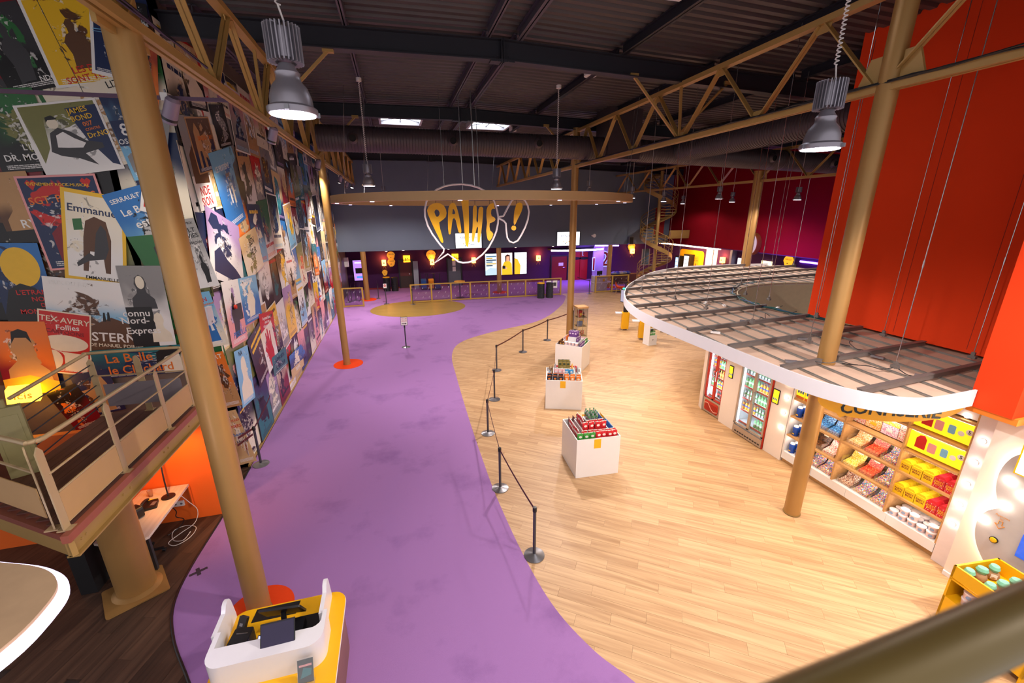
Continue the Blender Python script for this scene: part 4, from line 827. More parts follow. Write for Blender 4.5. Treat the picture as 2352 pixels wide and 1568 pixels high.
for k in range(4): MB(Matrix.Translation((-4.33, 6.56, .75+.035*k)) @ Matrix.Rotation(.5+.05*k, 4, 'Z')).bx(-.12, .12, -.16, .16, 0, .033).build('file', mat('kraft_file%d' % (k % 2), ('#8a6640', '#a98358')[k % 2], .8), t)
MB(Matrix.Translation((-4.33, 6.56, .89)) @ Matrix.Rotation(.62, 4, 'Z')).bx(-.11, .11, -.15, .15, 0, .004).build('top_sheet', WHITE, t)
t = thing('plastic_cup', (-4.45, 7.55, .75), 'clear plastic cup on the pale desk', 'cup')
MB().lathe([(.028, 0), (.03, .003), (.04, .11), (.042, .115), (.038, .11), (.028, .006), (.0001, .006)], (-4.45, 7.55, .75), 18).build('cup', glass('clear_plastic', '#f4e4d8', .25), t)
tag(MB().bx(-4.46, -4.3, 7.33, 7.45, .752, .76).build('note_pad', mat('note_yellow', '#e8d53a', .7), base=(-4.4, 7.4, .75)), 'yellow note pad beside the desk telephone', 'paper')
tag(MB().bx(-4.60, -4.52, 7.775, 7.795, 1.25, 1.36).build('sticky_note', mat('note_yellow2', '#dfe04a', .7), base=(-4.5, 7.79, 1.3)), 'yellow sticky note on the orange wall above the desk', 'note')
pts = [(-3.99, 7.5, .7), (-3.96, 7.6, .5), (-3.9, 7.68, .25), (-3.95, 7.6, .05), (-4.1, 7.4, .02), (-4.2, 7.2, .015), (-4.05, 7.1, .015), (-3.9, 7.25, .015), (-3.9, 7.5, .015), (-4.1, 7.6, .015), (-4.25, 7.5, .015), (-4.15, 7.25, .015), (-3.98, 7.2, .02), (-3.95, 7.4, .02)]
tag(MB().tube(smooth_path(pts, 5), .006, 6).build('white_cable', mat('cable_white', '#d8d2cc', .5), base=(-4, 7.4, 0)), 'coiled white cable on the dark floor under the desk', 'cable')
pts = [(-4.1, 7.3, .7), (-4.1, 7.45, .45), (-4.15, 7.5, .3), (-4.1, 7.6, .15), (-4.2, 7.55, .02), (-4.3, 7.4, .02)]
tag(MB().tube(smooth_path(pts, 5), .008, 6).build('black_cable', BLACK, base=(-4.1, 7.5, 0)), 'tangled black cable hanging under the desk', 'cable')
t = thing('power_strip', (-4.2, 7.74, .4), 'white socket box under the desk', 'socket'); MB().bx(-4.3, -4.12, 7.76, 7.79, .33, .43).build('body', WHITE, t)
for k in range(2): MB().cyl((-4.25+k*.09, 7.76, .38), (-4.25+k*.09, 7.757, .38), .02, n=12).build('outlet', GREY, t)
t = thing('office_chair', (-4.35, 6.9, 0), 'black swivel office chair pushed under the pale desk', 'chair')
MB(Matrix.Translation((-4.45, 6.95, .45))).prism(rrect(-.22, .22, -.22, .22, .08), 0, .07).build('seat', BLACK, t)
MB().cyl((-4.45, 6.95, .08), (-4.45, 6.95, .45), .025, n=10).build('gas_lift', BLACK, t)
for k in range(5):
    a = 2*pi*k/5+.3; e = (-4.45+.28*math.cos(a), 6.95+.28*math.sin(a), .07)
    MB().beam((-4.45, 6.95, .1), e, .035, .03).build('leg', BLACK, t); MB().cyl((e[0]-.02, e[1], .03), (e[0]+.02, e[1], .03), .03, n=12).build('castor', BLACK, t)

# ---------------------------------------------------------------- ticket desk in the foreground
kd = thing('ticket_desk', (-1.6, 4.0, 0), 'white and yellow ticket desk with wood sides at the foot of the column', 'desk')
WSIDE = wood('desk_walnut', '#6f4a3e', '#95695a', .45, 0, 14, 1.2, .1)
MB().prism(rrect(-2.22, -1.02, 3.2, 4.6, .14, 6), 0, .72).build('body', WSIDE, kd)
MB().prism(rrect(-2.27, -.99, 3.15, 4.66, .16, 6), .735, .755).build('yellow_top', YEL, kd)
MB().prism(rrect(-2.275, -.985, 3.145, 4.665, .16, 6), .715, .735).build('white_band', WHITE2, kd)
out = []
def arc(cx, cy, r, a0, a1, k=6): return [(cx+r*math.cos(math.radians(a0+(a1-a0)*i/k)), cy+r*math.sin(math.radians(a0+(a1-a0)*i/k))) for i in range(k+1)]
U = [(-2.23, 4.12)]+arc(-2.07, 3.86, .16, 180, 270)+arc(-1.27, 3.86, .16, 270, 360)+[(-1.11, 4.12), (-1.155, 4.12), (-1.155, 4.0)]+arc(-1.25, 4.02, .1, 0, -80, 4)+[(-2.1, 3.93), (-2.18, 3.93), (-2.18, 4.12)]
MB().prism(U, .755, 1.08).build('screen_wall', WHITE2, kd)
for x in (-2.205, -1.135):
    b = MB(FR((x-.0225, 4.1, .755), (0, 1, 0))); pts = [(0, 0), (.5, 0), (.5, .06), (.46, .3), (.43, .36), (.38, .375), (.33, .36), (.28, .3), (0, .3)]
    b.prism(pts, -.045, 0); b.build('screen_wing', WHITE2, kd)
MB().prism([(-2.02, 4.64), (-1.53, 4.64), (-1.55, 4.46), (-2.04, 4.46)], .755, .757).build('black_inlay', BLACK, kd)
MB().prism([(-1.5, 4.4), (-1.2, 4.4), (-1.2, 4.08), (-1.52, 4.08)], .755, .757).build('black_inlay', BLACK, kd)
t = thing('receipt_printer', (-2.03, 4.15, .757), 'black receipt printer on the ticket desk', 'printer')
b = MB(Matrix.Translation((-2.03, 4.13, .757)) @ Matrix.Rotation(-.15, 4, 'Z')); b.prism(rrect(-.1, .1, -.13, .13, .025), 0, .17); b.build('body', BLACK, t)
MB(Matrix.Translation((-2.03, 4.13, .927)) @ Matrix.Rotation(-.15, 4, 'Z')).bx(-.06, .06, .05, .06, 0, .003).build('paper_slot', CHROME, t)
MB(Matrix.Translation((-2.03, 4.13, .927)) @ Matrix.Rotation(-.15, 4, 'Z')).bx(-.095, .095, -.12, .03, 0, .006).build('lid', mat('printer_lid', '#202126', .3), t)
t = thing('card_terminal', (-1.83, 4.1, .757), 'payment card terminal with a lit screen on the ticket desk', 'terminal')
T = Matrix.Translation((-1.83, 4.1, .8)) @ Matrix.Rotation(-.2, 4, 'Z') @ Matrix.Rotation(.7, 4, 'X')
MB(T).bx(-.045, .045, -.09, .09, -.02, .02).build('body', BLACK, t); MB(T).bx(-.036, .036, .0, .08, .02, .022).build('screen', mat('terminal_screen', '#8f9cf0', .3, emit=1.6, ec='#8f9cf0'), t)
MB().bx(-1.87, -1.79, 4.06, 4.14, .757, .78).build('cradle', BLACK, t)
t = thing('cash_drawer', (-1.6, 4.12, .757), 'black cash drawer on the ticket desk', 'drawer')
MB().bx(-1.78, -1.4, 3.96, 4.3, .757, .86).build('body', BLACK, t); MB().cyl((-1.58, 3.96, .82), (-1.58, 3.95, .82), .012, n=10).build('lock', mat('brass_key', '#c79a2e', .3, .8), t)
t = thing('till_monitor', (-1.62, 4.3, .86), 'black till monitor seen from behind on the ticket desk', 'monitor')
T = Matrix.Translation((-1.62, 4.3, 1.0)) @ Matrix.Rotation(-.1, 4, 'Z') @ Matrix.Rotation(math.radians(-58), 4, 'X')
MB(T).prism(rrect(-.22, .22, -.14, .14, .015), -.012, .012).build('panel', BLACK, t); MB().cyl((-1.62, 4.27, .86), (-1.62, 4.3, 1.0), .03, n=12).build('stand', BLACK, t)
MB(T).bx(-.1, .1, -.01, .01, .012, .02).build('hinge', STEEL, t)
t = thing('barcode_scanner', (-2.08, 4.38, .757), 'black barcode scanner on a stand on the ticket desk', 'scanner')
T = Matrix.Translation((-2.08, 4.38, .87)) @ Matrix.Rotation(-.5, 4, 'Z') @ Matrix.Rotation(math.radians(55), 4, 'X')
MB(T).prism(rrect(-.05, .05, -.07, .07, .012), -.02, .02).build('head', BLACK, t); MB(T).bx(-.02, .02, -.03, .0, .02, .023).build('window', GREY, t); MB().cyl((-2.06, 4.36, .757), (-2.08, 4.38, .86), .015, n=8).build('stand', BLACK, t)
t = thing('customer_screen', (-1.6, 3.85, 1.08), 'dark flat customer screen fixed to the white desk wall', 'monitor')
T = FR((-1.55, 3.845, 1.16), (1, .02, 0), (0, .55, .83))
MB(T).bx(-.165, .165, -.12, .13, -.03, -.012).build('panel', BLACK, t); MB(T).bx(-.155, .155, -.1, .12, -.012, -.010).build('display', mat('dark_display', '#2b2440', .25), t)
MB(T).bx(-.165, .165, -.17, -.12, -.03, -.015).build('foot', mat('violet_grey', '#5d5775', .4), t)
MB(T).bx(-.012, .012, -.116, -.108, -.012, -.0095).build('logo', WHITE, t)
t = thing('flyer_holder', (-1.25, 3.55, .757), 'clear flyer holder with a dark film flyer on the yellow desk edge', 'flyer')
T = FR((-1.27, 3.6, .9), (1, .03, 0), (0, .4, .92))
MB(T).bx(-.075, .075, -.13, .1, -.004, 0).build('flyer', BLACK, t); MB(T).bx(-.06, .06, .03, .05, .0, .001).build('title_bar', tmat('pink'), t); MB(T).prism([(-.05, -.08), (.05, -.06), (.06, .0), (-.02, .02)], 0, .001).build('picture', tmat('teal'), t)
MB(T).bx(-.08, .08, -.145, .12, .004, .007).build('acrylic_front', glass('acrylic', '#ffffff', .12), t)
T2 = MB(); T2.bx(-1.35, -1.19, 3.5, 3.6, .757, .765); T2.build('acrylic_foot', glass('acrylic'), t)
t = thing('paper_roll', (-2.1, 3.97, .775), 'white till paper roll lying behind the desk wall', 'roll')
MB().cyl((-2.13, 4.0, .79), (-2.07, 3.97, .79), .03, n=18).build('paper', WHITE, t); MB().cyl((-2.131, 4.0005, .79), (-2.069, 3.9695, .79), .01, n=12).build('core', mat('card_core', '#8a6a4a', .8), t)

# ---------------------------------------------------------------- lit canopy at the lower left corner
lp = [(p.x, p.y) for p in smooth_path([(-6, 4.5, 0), (-4.2, 4.12, 0), (-3.46, 3.87, 0), (-3.05, 3.69, 0), (-2.83, 3.48, 0), (-2.77, 3.25, 0), (-2.81, 2.93, 0), (-3.05, 2.5, 0), (-3.5, 2.0, 0)], 5)]+[(-6, 2.0)]
t = thing('lit_canopy', (-4, 3.2, 2.5), 'rounded plaster canopy with a glowing white edge over the ticket hall', 'canopy')
MB().prism(lp, 2.5, 2.6).build('board', mat('raw_plaster', '#b89a78', .8, 0, .15, 6), t)
MB().tube([(x, y, 2.52) for x, y in lp[:-1]], .055, 10).build('light_edge', mat('led_edge', '#ffffff', .3, emit=1.5, ec='#d8c8ff'), t)
for x, y in ((-3.2, 3.2), (-4.5, 3.8)): MB().cyl((x, y, 2.6), (x, y, 8.8), .008, n=6).build('hanger_rod', CHROME, t)
lamp('edge_light', 'POINT', (-2.9, 3.1, 2.3), 14, '#e8deff', .2)
# ---------------------------------------------------------------- handrail of the gallery the view is taken from
a = PD(2015, 1568, .33); c = PD(2352, 1417, .38); d = (c-a); d.z = 0
t = thing('gallery_handrail', a, 'out of focus olive gold handrail tube close to the viewer', 'railing')
HR = mat('olive_gold_tube', '#6a5a30', .4, .3)
MB().cyl(a-d*1.2, c+d*2.5, .024, n=24).build('tube', HR, t)
e = c+d*2.3; MB().cyl(e, e-V(0, 0, 1.05), .02, n=14).build('post', HR, t); MB().bx(e.x-.06, e.x+.06, e.y-.06, e.y+.06, e.z-1.06, e.z-1.05).build('foot_plate', HR, t)
# ---------------------------------------------------------------- tape cross on the carpet
p = PZ(456, 1313); t = thing('tape_cross', (p.x, p.y, .004), 'dark tape cross stuck on the purple carpet', 'tape')
MB(Matrix.Translation((p.x, p.y, .005)) @ Matrix.Rotation(.5, 4, 'Z')).bx(-.12, .12, -.025, .025, 0, .002).build('strip', mat('brown_tape', '#3b2b3c', .8), t)
MB(Matrix.Translation((p.x, p.y, .007)) @ Matrix.Rotation(.5+pi/2, 4, 'Z')).bx(-.09, .09, -.025, .025, 0, .002).build('strip', _m['brown_tape'], t)
# ================================================================ suspended canopy over the sweet shop
EDGE = [(16.35, 15.75), (13.91, 16.0), (12.03, 15.9), (9.83, 14.84), (7.67, 12.77), (6.61, 11.36), (5.99, 10.17), (5.66, 9.03), (5.56, 8.12), (5.57, 7.2), (5.6, 6.37), (5.6, 5.74), (5.6, 5.07), (5.63, 4.46), (5.72, 4.09), (5.92, 3.74), (6.24, 3.5), (6.6, 3.42), (7.38, 3.44)]
ep = [(p.x, p.y) for p in smooth_path([(x, y, 0) for x, y in EDGE], 5)]
outer = ep+[(7.38, 3.475), (9.28, 3.475), (9.28, 3.6), (16.6, 7.7), (17, 15.7)]
outer = ep+[(9.25, 3.475), (17, 3.6), (17, 15.7)]
HC, HRD = (12.45, 8.3), 3.33
cp = thing('canopy', (7, 7, 2.95), 'large curved suspended canopy with white edge and exposed grey metal channels on top', 'canopy')
me = shape_mesh([outer, circ(*HC, HRD, 48)], .02)
MB().mesh(me, Matrix.Translation((0, 0, 2.95))).build('board', mat('dusty_plasterboard', '#d2b39c', .9, 0, .14, 5, bump=.1, bscale=30), cp)
b = MB(); vs = []; fs = []
n = len(ep)
for i in range(n):
    a = Vector(ep[max(i-1, 0)]); c = Vector(ep[min(i+1, n-1)]); d = (c-a).normalized(); nn = Vector((-d.y, d.x))*-.03; vs += [(ep[i][0]+nn.x, ep[i][1]+nn.y, 2.84), (ep[i][0]+nn.x, ep[i][1]+nn.y, 3.075)]
for i in range(n): # inner skin
    a = Vector(ep[max(i-1, 0)]); c = Vector(ep[min(i+1, n-1)]); d = (c-a).normalized(); nn = Vector((-d.y, d.x))*-.004
    vs += [(ep[i][0]+nn.x, ep[i][1]+nn.y, 2.84), (ep[i][0]+nn.x, ep[i][1]+nn.y, 3.075)]
for i in range(n-1):
    j = i+1; fs += [(2*i, 2*j, 2*j+1, 2*i+1), (2*n+2*i+1, 2*n+2*j+1, 2*n+2*j, 2*n+2*i), (2*i+1, 2*j+1, 2*n+2*j+1, 2*n+2*i+1), (2*n+2*i, 2*n+2*j, 2*j, 2*i)]
b.add(vs, fs); b.build('edge_band', WHITE2, cp)
MB().mesh(shape_mesh([[(x, y) for x, y in outer], circ(*HC, HRD, 48)], .004), Matrix.Translation((0, 0, 2.92))).build('soffit', WHITE, cp)
N = 40; b = MB(); vs = []; fs = []
for k in range(N+1):
    a = math.radians(10)+k*math.radians(165)/N
    for r_ in (HRD, HRD+.03): vs += [(HC[0]+r_*math.cos(a), HC[1]+r_*math.sin(a), 1.2), (HC[0]+r_*math.cos(a), HC[1]+r_*math.sin(a), 3.0)]
for k in range(N):
    for q in (0, 2): fs.append((4*k+q, 4*k+4+q, 4*k+5+q, 4*k+1+q))
    fs.append((4*k+1, 4*k+5, 4*k+7, 4*k+3))
b.add(vs, fs); b.build('light_well', mat('cream_well', '#e0cfa8', .6), cp)
def okc(x, y): return inside((x, y), outer) and (x-HC[0])**2+(y-HC[1])**2 > (HRD+.05)**2 and not (x > 9.26 and 3.4 < y < 7.65)
CH = mat('galvanised_channel', '#94928d', .45, .5, .1); CHD = mat('dark_carrier', '#7d7672', .5, .4, .12)
def runs(fn, lo, hi, st=.08):
    out = []; s = None; t = lo
    while t <= hi:
        if fn(t):
            if s is None: s = t
            e = t
        elif s is not None: out.append((s, e)); s = None
        t += st
    if s is not None: out.append((s, e))
    return [r for r in out if r[1]-r[0] > .25]
for k, y in enumerate((3.95, 4.98, 6.1, 7.25, 8.4, 9.6, 10.7, 11.8, 12.9, 14, 15.1)):
    for a, c in runs(lambda t: okc(t, y+.09*(t-7)) and math.hypot(t-6.72, y+.09*(t-7)-5.0) > .17, 5, 17):
        f = lambda t: (t, y+.09*(t-7))
        b = MB(); b.beam((*f(a), 3.045), (*f(c), 3.045), .05, .08).beam((*f(a), 3.085), (*f(c), 3.085), .075, .008); b.build('carrier', CHD, cp)
for k in range(25):
    x = 5.75+k*.44
    for a, c in runs(lambda t: okc(x+.12*(t-6), t) and math.hypot(x+.12*(t-6)-6.72, t-5) > .2, 3.3, 16):
        f = lambda t: (x+.12*(t-6), t)
        b = MB(); b.beam((*f(a), 2.982), (*f(c), 2.982), .045, .02).beam((*f(a), 2.995), (*f(c), 2.995), .012, .012); b.build('furring', CH, cp)
for px_, py_ in ((1474, 664), (1529, 640), (1550, 684), (1622, 706), (1702, 652), (1712, 674), (1728, 739), (1766, 686), (1859, 783), (1876, 725), (2029, 767), (2056, 840), (2234, 818), (1823, 607), (1768, 629)):
    p = PZ(px_, py_, 3.1); top = roofz(p.x)-.2
    b = MB(); b.cyl((p.x, p.y, 3.05), (p.x, p.y, top), .007, n=6).cyl((p.x, p.y, 4.6), (p.x, p.y, 4.7), .012, n=6)
    h_ = b.build('hanger_rod', CHROME, cp); MB().box((p.x, p.y, 3.09), (.06, .1, .05)).box((p.x, p.y, 3.14), (.03, .05, .06)).build('clamp', CHD, h_)
rc = random.Random(3); CBL = mat('ceiling_cable', '#2a2a2c', .5)
for cx, cy in ((250, 440), (265, 380), (460, 385), (545, 485), (765, 590), (600, 655), (1090, 690), (1030, 820), (1520, 795), (1775, 905), (950, 515), (1040, 555), (320, 350), (650, 500)):
    p = PZ(1400+cx*.4048, 500+cy*.4048, 3.0); a = rc.uniform(0, 6)
    q = MB(Matrix.Translation((p.x, p.y, 3.0)) @ Matrix.Rotation(a, 4, 'Z')).bx(-.09, .09, -.03, .03, 0, .035).build('lamp_driver', WHITE if rc.random() < .5 else GREY, cp)
    pts = [(p.x, p.y, 3.02)]; 
    for j in range(6): a += rc.uniform(-.9, .9); nx_, ny_ = pts[-1][0]+.17*math.cos(a), pts[-1][1]+.17*math.sin(a); pts.append((nx_, ny_, 3.0+rc.uniform(.01, .1 if j < 5 else .02)) if okc(nx_, ny_) and okc(nx_-.15, ny_-.1) else (pts[-1][0]+.05, pts[-1][1]+.02, 3.03))
    MB().tube(smooth_path(pts, 4), .007, 5).build('cable', CBL, q)
for k, c in enumerate(('#1f5f5c', '#2b4f86', '#1d4b4a')):
    pts = []
    for j in range(26):
        a = math.radians(100)+j*math.radians(105)/25; r_ = HRD+.12+.04*k+rc.uniform(-.03, .05)
        pts.append((HC[0]+r_*math.cos(a), HC[1]+r_*math.sin(a), 3.02+rc.uniform(0, .05)))
    MB().tube(smooth_path(pts, 2), .014, 5).build('cable_loop', mat('cable_c%d' % k, c, .5), cp)
DLM = mat('downlight_lens', '#ffffff', .3, emit=10, ec='#ffe9cf')
for x, y in ((6.9, 4.1), (6.6, 5.6), (6.6, 7.0), (6.6, 8.4), (6.8, 9.8), (7.6, 11.3), (8.8, 12.8), (10.5, 14.0)):
    MB().cyl((x, y, 2.908), (x, y, 2.918), .07, n=18).build('downlight', DLM, cp)
    lamp('canopy_downlight', 'SPOT', (x, y, 2.88), 60, '#ffe4c6', .07, (x-.9, y-.1, 0), 150, .7)

# ================================================================ shop front
XF = 7.95
OAK = wood('shelf_oak', '#b98a55', '#d0a26b', .4, pi/2, 1.2, 18, .1)
LEDW = mat('shelf_led', '#ffffff', .3, emit=7, ec='#fff0dc')
def panel(y0, y1, x=XF, z1=2.9, name='panel', par=None): return MB().bx(x, 8.75, y0, y1, 0, z1).build(name, CREAM, par)
sf = thing('cream_cabinet', (XF, 7, 0), 'cream panel front between the fridges and the sweet shelves', 'cabinet')
panel(7.87, 8.4, par=sf); panel(6.45, 6.92, par=sf)
MB().prism([(XF+.03, 9.12), (8.08, 9.35), (8.32, 9.55), (8.74, 9.7), (8.74, 9.12)], 0, 2.9).build('panel', CREAM, sf)
BULB = mat('bulb_glow', '#ffffff', .3, emit=16, ec='#fff3e2')
def bulb(x, y, z, par):
    q = MB().cyl((x, y, z), (x-.012, y, z), .035, n=16).build('bulb_socket', WHITE, par)
    b = MB(FR((x-.03, y, z), XR_)); b.lathe([(.0001, -.03), (.022, -.02), (.03, 0), (.022, .02), (.0001, .03)], n=14); b.build('bulb', BULB, q)
for z in (.77, 1.13, 1.49, 1.83, 2.2): bulb(XF, 6.57, z, sf)
for y0, y1, z0, z1 in ((8.13, 8.26, 1.32, 1.65), (6.74, 6.9, 1.24, 1.58)):
    T = FR((XF-.02, y1, z0), XR_); t = thing('price_tablet', (XF, y0, z0), 'small black framed price display with yellow screen beside ' + ('the red fridge' if y0 > 8 else 'the double door fridge'), 'screen')
    MB(T).bx(0, y1-y0, 0, z1-z0, -.02, 0).build('frame', BLACK, t)
    MB(T).bx(.012, y1-y0-.012, .02, z1-z0-.02, 0, .002).build('display', mat('price_screen', '#f5cf1c', .4, emit=.8, ec='#ffd21e'), t)
    for k in range(3): MB(T).bx(.025+k*.04, .05+k*.04, .08, .13, .002, .004).build('cup_icon', tmat('blue'), t)

# ---------------------------------------------------------------- bottles
def bottle(kind):
    body, cap, labl = {'water': (glass('bottle_clear', '#cfe6e2', .45), mat('cap_green', '#1f8a4c', .4), mat('label_green', '#4f8a52', .5)), 'cola': (mat('cola_brown', '#2a0f0a', .15), mat('cap_red', '#c41f1f', .4), mat('label_red', '#c8201c', .5)),
        'juice': (mat('juice_orange', '#e89a2c', .25), mat('cap_blue', '#27407f', .4), mat('label_blue', '#3d62b5', .5)), 'lime': (mat('lime_green', '#6fb070', .2), mat('cap_green', '#1f8a4c', .4), mat('label_white', '#e9efe8', .5)), 'tea': (mat('tea_amber', '#b9772f', .25), mat('cap_yellow', '#e6b81c', .4), mat('label_yellow', '#e3c04a', .5))}[kind]
    t = thing('bottle', (0, 0, 0), None, 'bottle')
    MB().lathe([(.026, 0), (.031, .006), (.031, .06), (.029, .075), (.031, .09), (.031, .13), (.024, .165), (.013, .185), (.012, .195)], n=12).build('body', body, t)
    MB().lathe([(.0135, .192), (.0135, .213), (.0001, .215)], n=12).build('cap', cap, t)
    MB().lathe([(.0316, .085), (.0316, .125)], n=12).build('label_wrap', labl, t)
    return t
BOT = {k: Once(bottle(k)) for k in ('water', 'cola', 'juice', 'lime', 'tea')}

# ---------------------------------------------------------------- fridges
def fridge(y0, y1, xf, frame, doors, label, kinds, grp, red=False):
    w = y1-y0; t = thing('drinks_fridge', (xf, (y0+y1)/2, 0), label, 'fridge', 'glass door fridges')
    H = 2.0; fm = frame; INW = mat('fridge_white', '#eef3f6', .4)
    b = MB(); b.bx(xf+.6, xf+.64, y0, y1, .1, H).bx(xf+.06, xf+.6, y0, y0+.03, .1, H).bx(xf+.06, xf+.6, y1-.03, y1, .1, H).bx(xf+.06, xf+.6, y0, y1, H-.03, H).bx(xf+.06, xf+.6, y0, y1, .22, .26); b.build('cabinet', INW, t)
    b = MB(); b.bx(xf, xf+.6, y0, y1, .02, .22 if not red else .42); b.build('plinth', fm, t)
    if red:
        b = MB(FR((xf-.004, y1, .05), XR_)); b.prism(rrect(.06, w-.06, .03, .32, .05), 0, .006); g = b.build('grille_panel', mat('fridge_red', '#c3301e', .4), t)
        for k in range(7): MB(FR((xf-.012, y1, .08+k*.035), XR_)).bx(.1, w-.1, 0, .008, 0, .003).build('louvre', mat('fridge_dark_red', '#7c1710', .5), g)
        b = MB(FR((xf-.014, y1, .1), XR_)); b.tube(smooth_path([(.08, .18, 0), (.2, .2, 0), (w/2, .08, 0), (w-.2, .02, 0), (w-.08, .06, 0)], 4), .012, 6); b.build('swoosh', mat('swoosh_pink', '#e8a08c', .4), g)
    else:
        for k in range(10): MB(FR((xf-.004, y1-.08-k*.08, .07), XR_)).bx(0, .05, 0, .03, 0, .003).build('vent_slot', BLACK, t)
    zlo = .27 if not red else .44; dw = w/doors
    for k in range(doors):
        a, c = y0+k*dw, y0+(k+1)*dw
        fr = MB(); s = .035; fr.bx(xf, xf+.05, a, a+s, zlo, H).bx(xf, xf+.05, c-s, c, zlo, H).bx(xf, xf+.05, a, c, zlo, zlo+s).bx(xf, xf+.05, a, c, H-s, H)
        d_ = fr.build('door', fm if not red else mat('fridge_red', '#c3301e', .4), t)
        MB().bx(xf+.02, xf+.028, a+s, c-s, zlo+s, H-s).build('pane', glass('fridge_glass', '#f6fbff', .08), d_)
        hy = (c-.05 if k == 0 else a+.05) if doors == 2 else (y0+y1)/2
        MB().tube([(xf, hy, 1.0), (xf-.04, hy, 1.02), (xf-.04, hy, 1.28), (xf, hy, 1.3)], .012, 8).build('handle', CHROME, d_)
    MB().bx(xf+.06, xf+.1, y0+.03, y0+.05, zlo+.05, H-.05).bx(xf+.06, xf+.1, y1-.05, y1-.03, zlo+.05, H-.05).build('light_strip', mat('fridge_led', '#ffffff', .3, emit=4, ec='#e9f4ff'), t)
    zs = [zlo+.06+k*((H-.15-zlo)/5) for k in range(5)]
    for i, z in enumerate(zs):
        s_ = MB().bx(xf+.12, xf+.58, y0+.04, y1-.04, z-.012, z).build('shelf', INW, t)
        MB().bx(xf+.115, xf+.12, y0+.04, y1-.04, z-.03, z+.01).build('price_rail', mat('price_rail_red', '#c9372c', .5), s_)
        nb = int((w-.1)/.075)
        for r_ in range(2):
            for j in range(nb):
                y = y0+.07+j*(w-.14)/(nb-1)
                if doors == 2 and i == 0 and y > y0+dw: continue
                kd_ = kinds[(i+(2 if (doors == 2 and y > y0+dw) else 0)) % len(kinds)]
                BOT[kd_].put((xf+.17+r_*.09, y, z+.001), 0, f"{ {'water': 'clear green capped', 'cola': 'dark red labelled', 'juice': 'orange blue capped', 'lime': 'green', 'tea': 'amber yellow capped'}[kd_]} bottle on a shelf of the {grp}", f'bottles in the {grp}')
    lamp('fridge_light', 'AREA', (xf+.14, (y0+y1)/2, 1.2), 6, '#e8f2ff', w*.7, (xf+1, (y0+y1)/2, 1.2), sizey=1.5)
    return t
FSTEEL = mat('fridge_steel', '#b9a695', .35, .4)
fridge(8.44, 9.08, 8.0, FSTEEL, 2, 'red drinks fridge with curved swoosh plinth', ['cola', 'juice', 'tea', 'lime'], 'red fridge', True)
MB().bx(7.98, 8.02, 8.425, 8.44, 0, 2.02).build('red_edge', RED, sf)
fridge(6.95, 7.84, 7.9, FSTEEL, 2, 'double door steel drinks fridge full of green bottles', ['lime', 'water', 'lime', 'juice', 'water'], 'double door fridge')
MB().bx(7.92, 7.96, 6.935, 6.95, 0, 2.02).build('red_edge', RED, sf)

# ---------------------------------------------------------------- sweet shelving
sh = thing('sweet_shelving', (XF, 5, 0), 'long oak and white lit shelving holding bulk sweets, popcorn boxes and tubs', 'shelf')
MB().bx(8.0, 8.7, 3.55, 6.43, 0, .1).build('toe_kick', OAK, sh)
for k in range(4):
    y0, y1 = 3.55+k*.72, 3.55+(k+1)*.72; MB().bx(XF, 8.7, y0+.002, y1-.002, .1, .28).build('drawer', WHITE2, sh)
MB().bx(8.6, 8.7, 3.55, 6.43, .28, 2.7).build('back', mat('shelf_back_white', '#f0e6dc', .5), sh)
for y in (3.55, 4.33, 5.3, 6.0, 6.42): MB().bx(XF, 8.6, y-.015, y+.015, .28, 2.6).build('upright', OAK if y not in (6.42,) else WHITE, sh)
for z in (.7, 1.15, 1.56, 1.98, 2.4):
    for y0, y1 in ((3.57, 4.31), (4.35, 5.28), (5.32, 5.98), (6.02, 6.4)):
        s_ = MB().bx(XF, 8.6, y0, y1, z-.035, z).build('board', OAK, sh)
        MB().bx(XF+.02, XF+.035, y0+.02, y1-.02, z-.045, z-.036).build('led_strip', LEDW, s_)
for y, ly in ((3.94, .7), (4.82, .9), (5.65, .6), (6.21, .35)):
    for z in (.64, 1.09, 1.5, 1.92): lamp('shelf_light', 'AREA', (XF+.06, y, z), 1.3*ly, '#fff0e0', ly*.9, (XF+.35, y, z-.4), sizey=.05)
def candy_mat(name, cols, scale=95):
    if name in _m: return _m[name]
    m = mat(name, '#ffffff', .35); nt = m.node_tree; N = nt.nodes; L = nt.links; b = N['Principled BSDF']
    v = N.new('ShaderNodeTexVoronoi'); v.inputs['Scale'].default_value = scale; tc = N.new('ShaderNodeTexCoord'); L.new(tc.outputs['Object'], v.inputs[0])
    sx = N.new('ShaderNodeSeparateColor'); L.new(v.outputs['Color'], sx.inputs[0]); cr = N.new('ShaderNodeValToRGB'); cr.color_ramp.interpolation = 'CONSTANT'
    while len(cr.color_ramp.elements) < len(cols): cr.color_ramp.elements.new(.5)
    for i, (e, c) in enumerate(zip(cr.color_ramp.elements, cols)): e.position = i/len(cols); e.color = lin(c)
    L.new(sx.outputs[0], cr.inputs[0]); L.new(cr.outputs[0], b.inputs['Base Color'])
    bp = N.new('ShaderNodeBump'); bp.inputs['Strength'].default_value = .6; L.new(v.outputs['Distance'], bp.inputs['Height']); L.new(bp.outputs[0], b.inputs['Normal'])
    return m
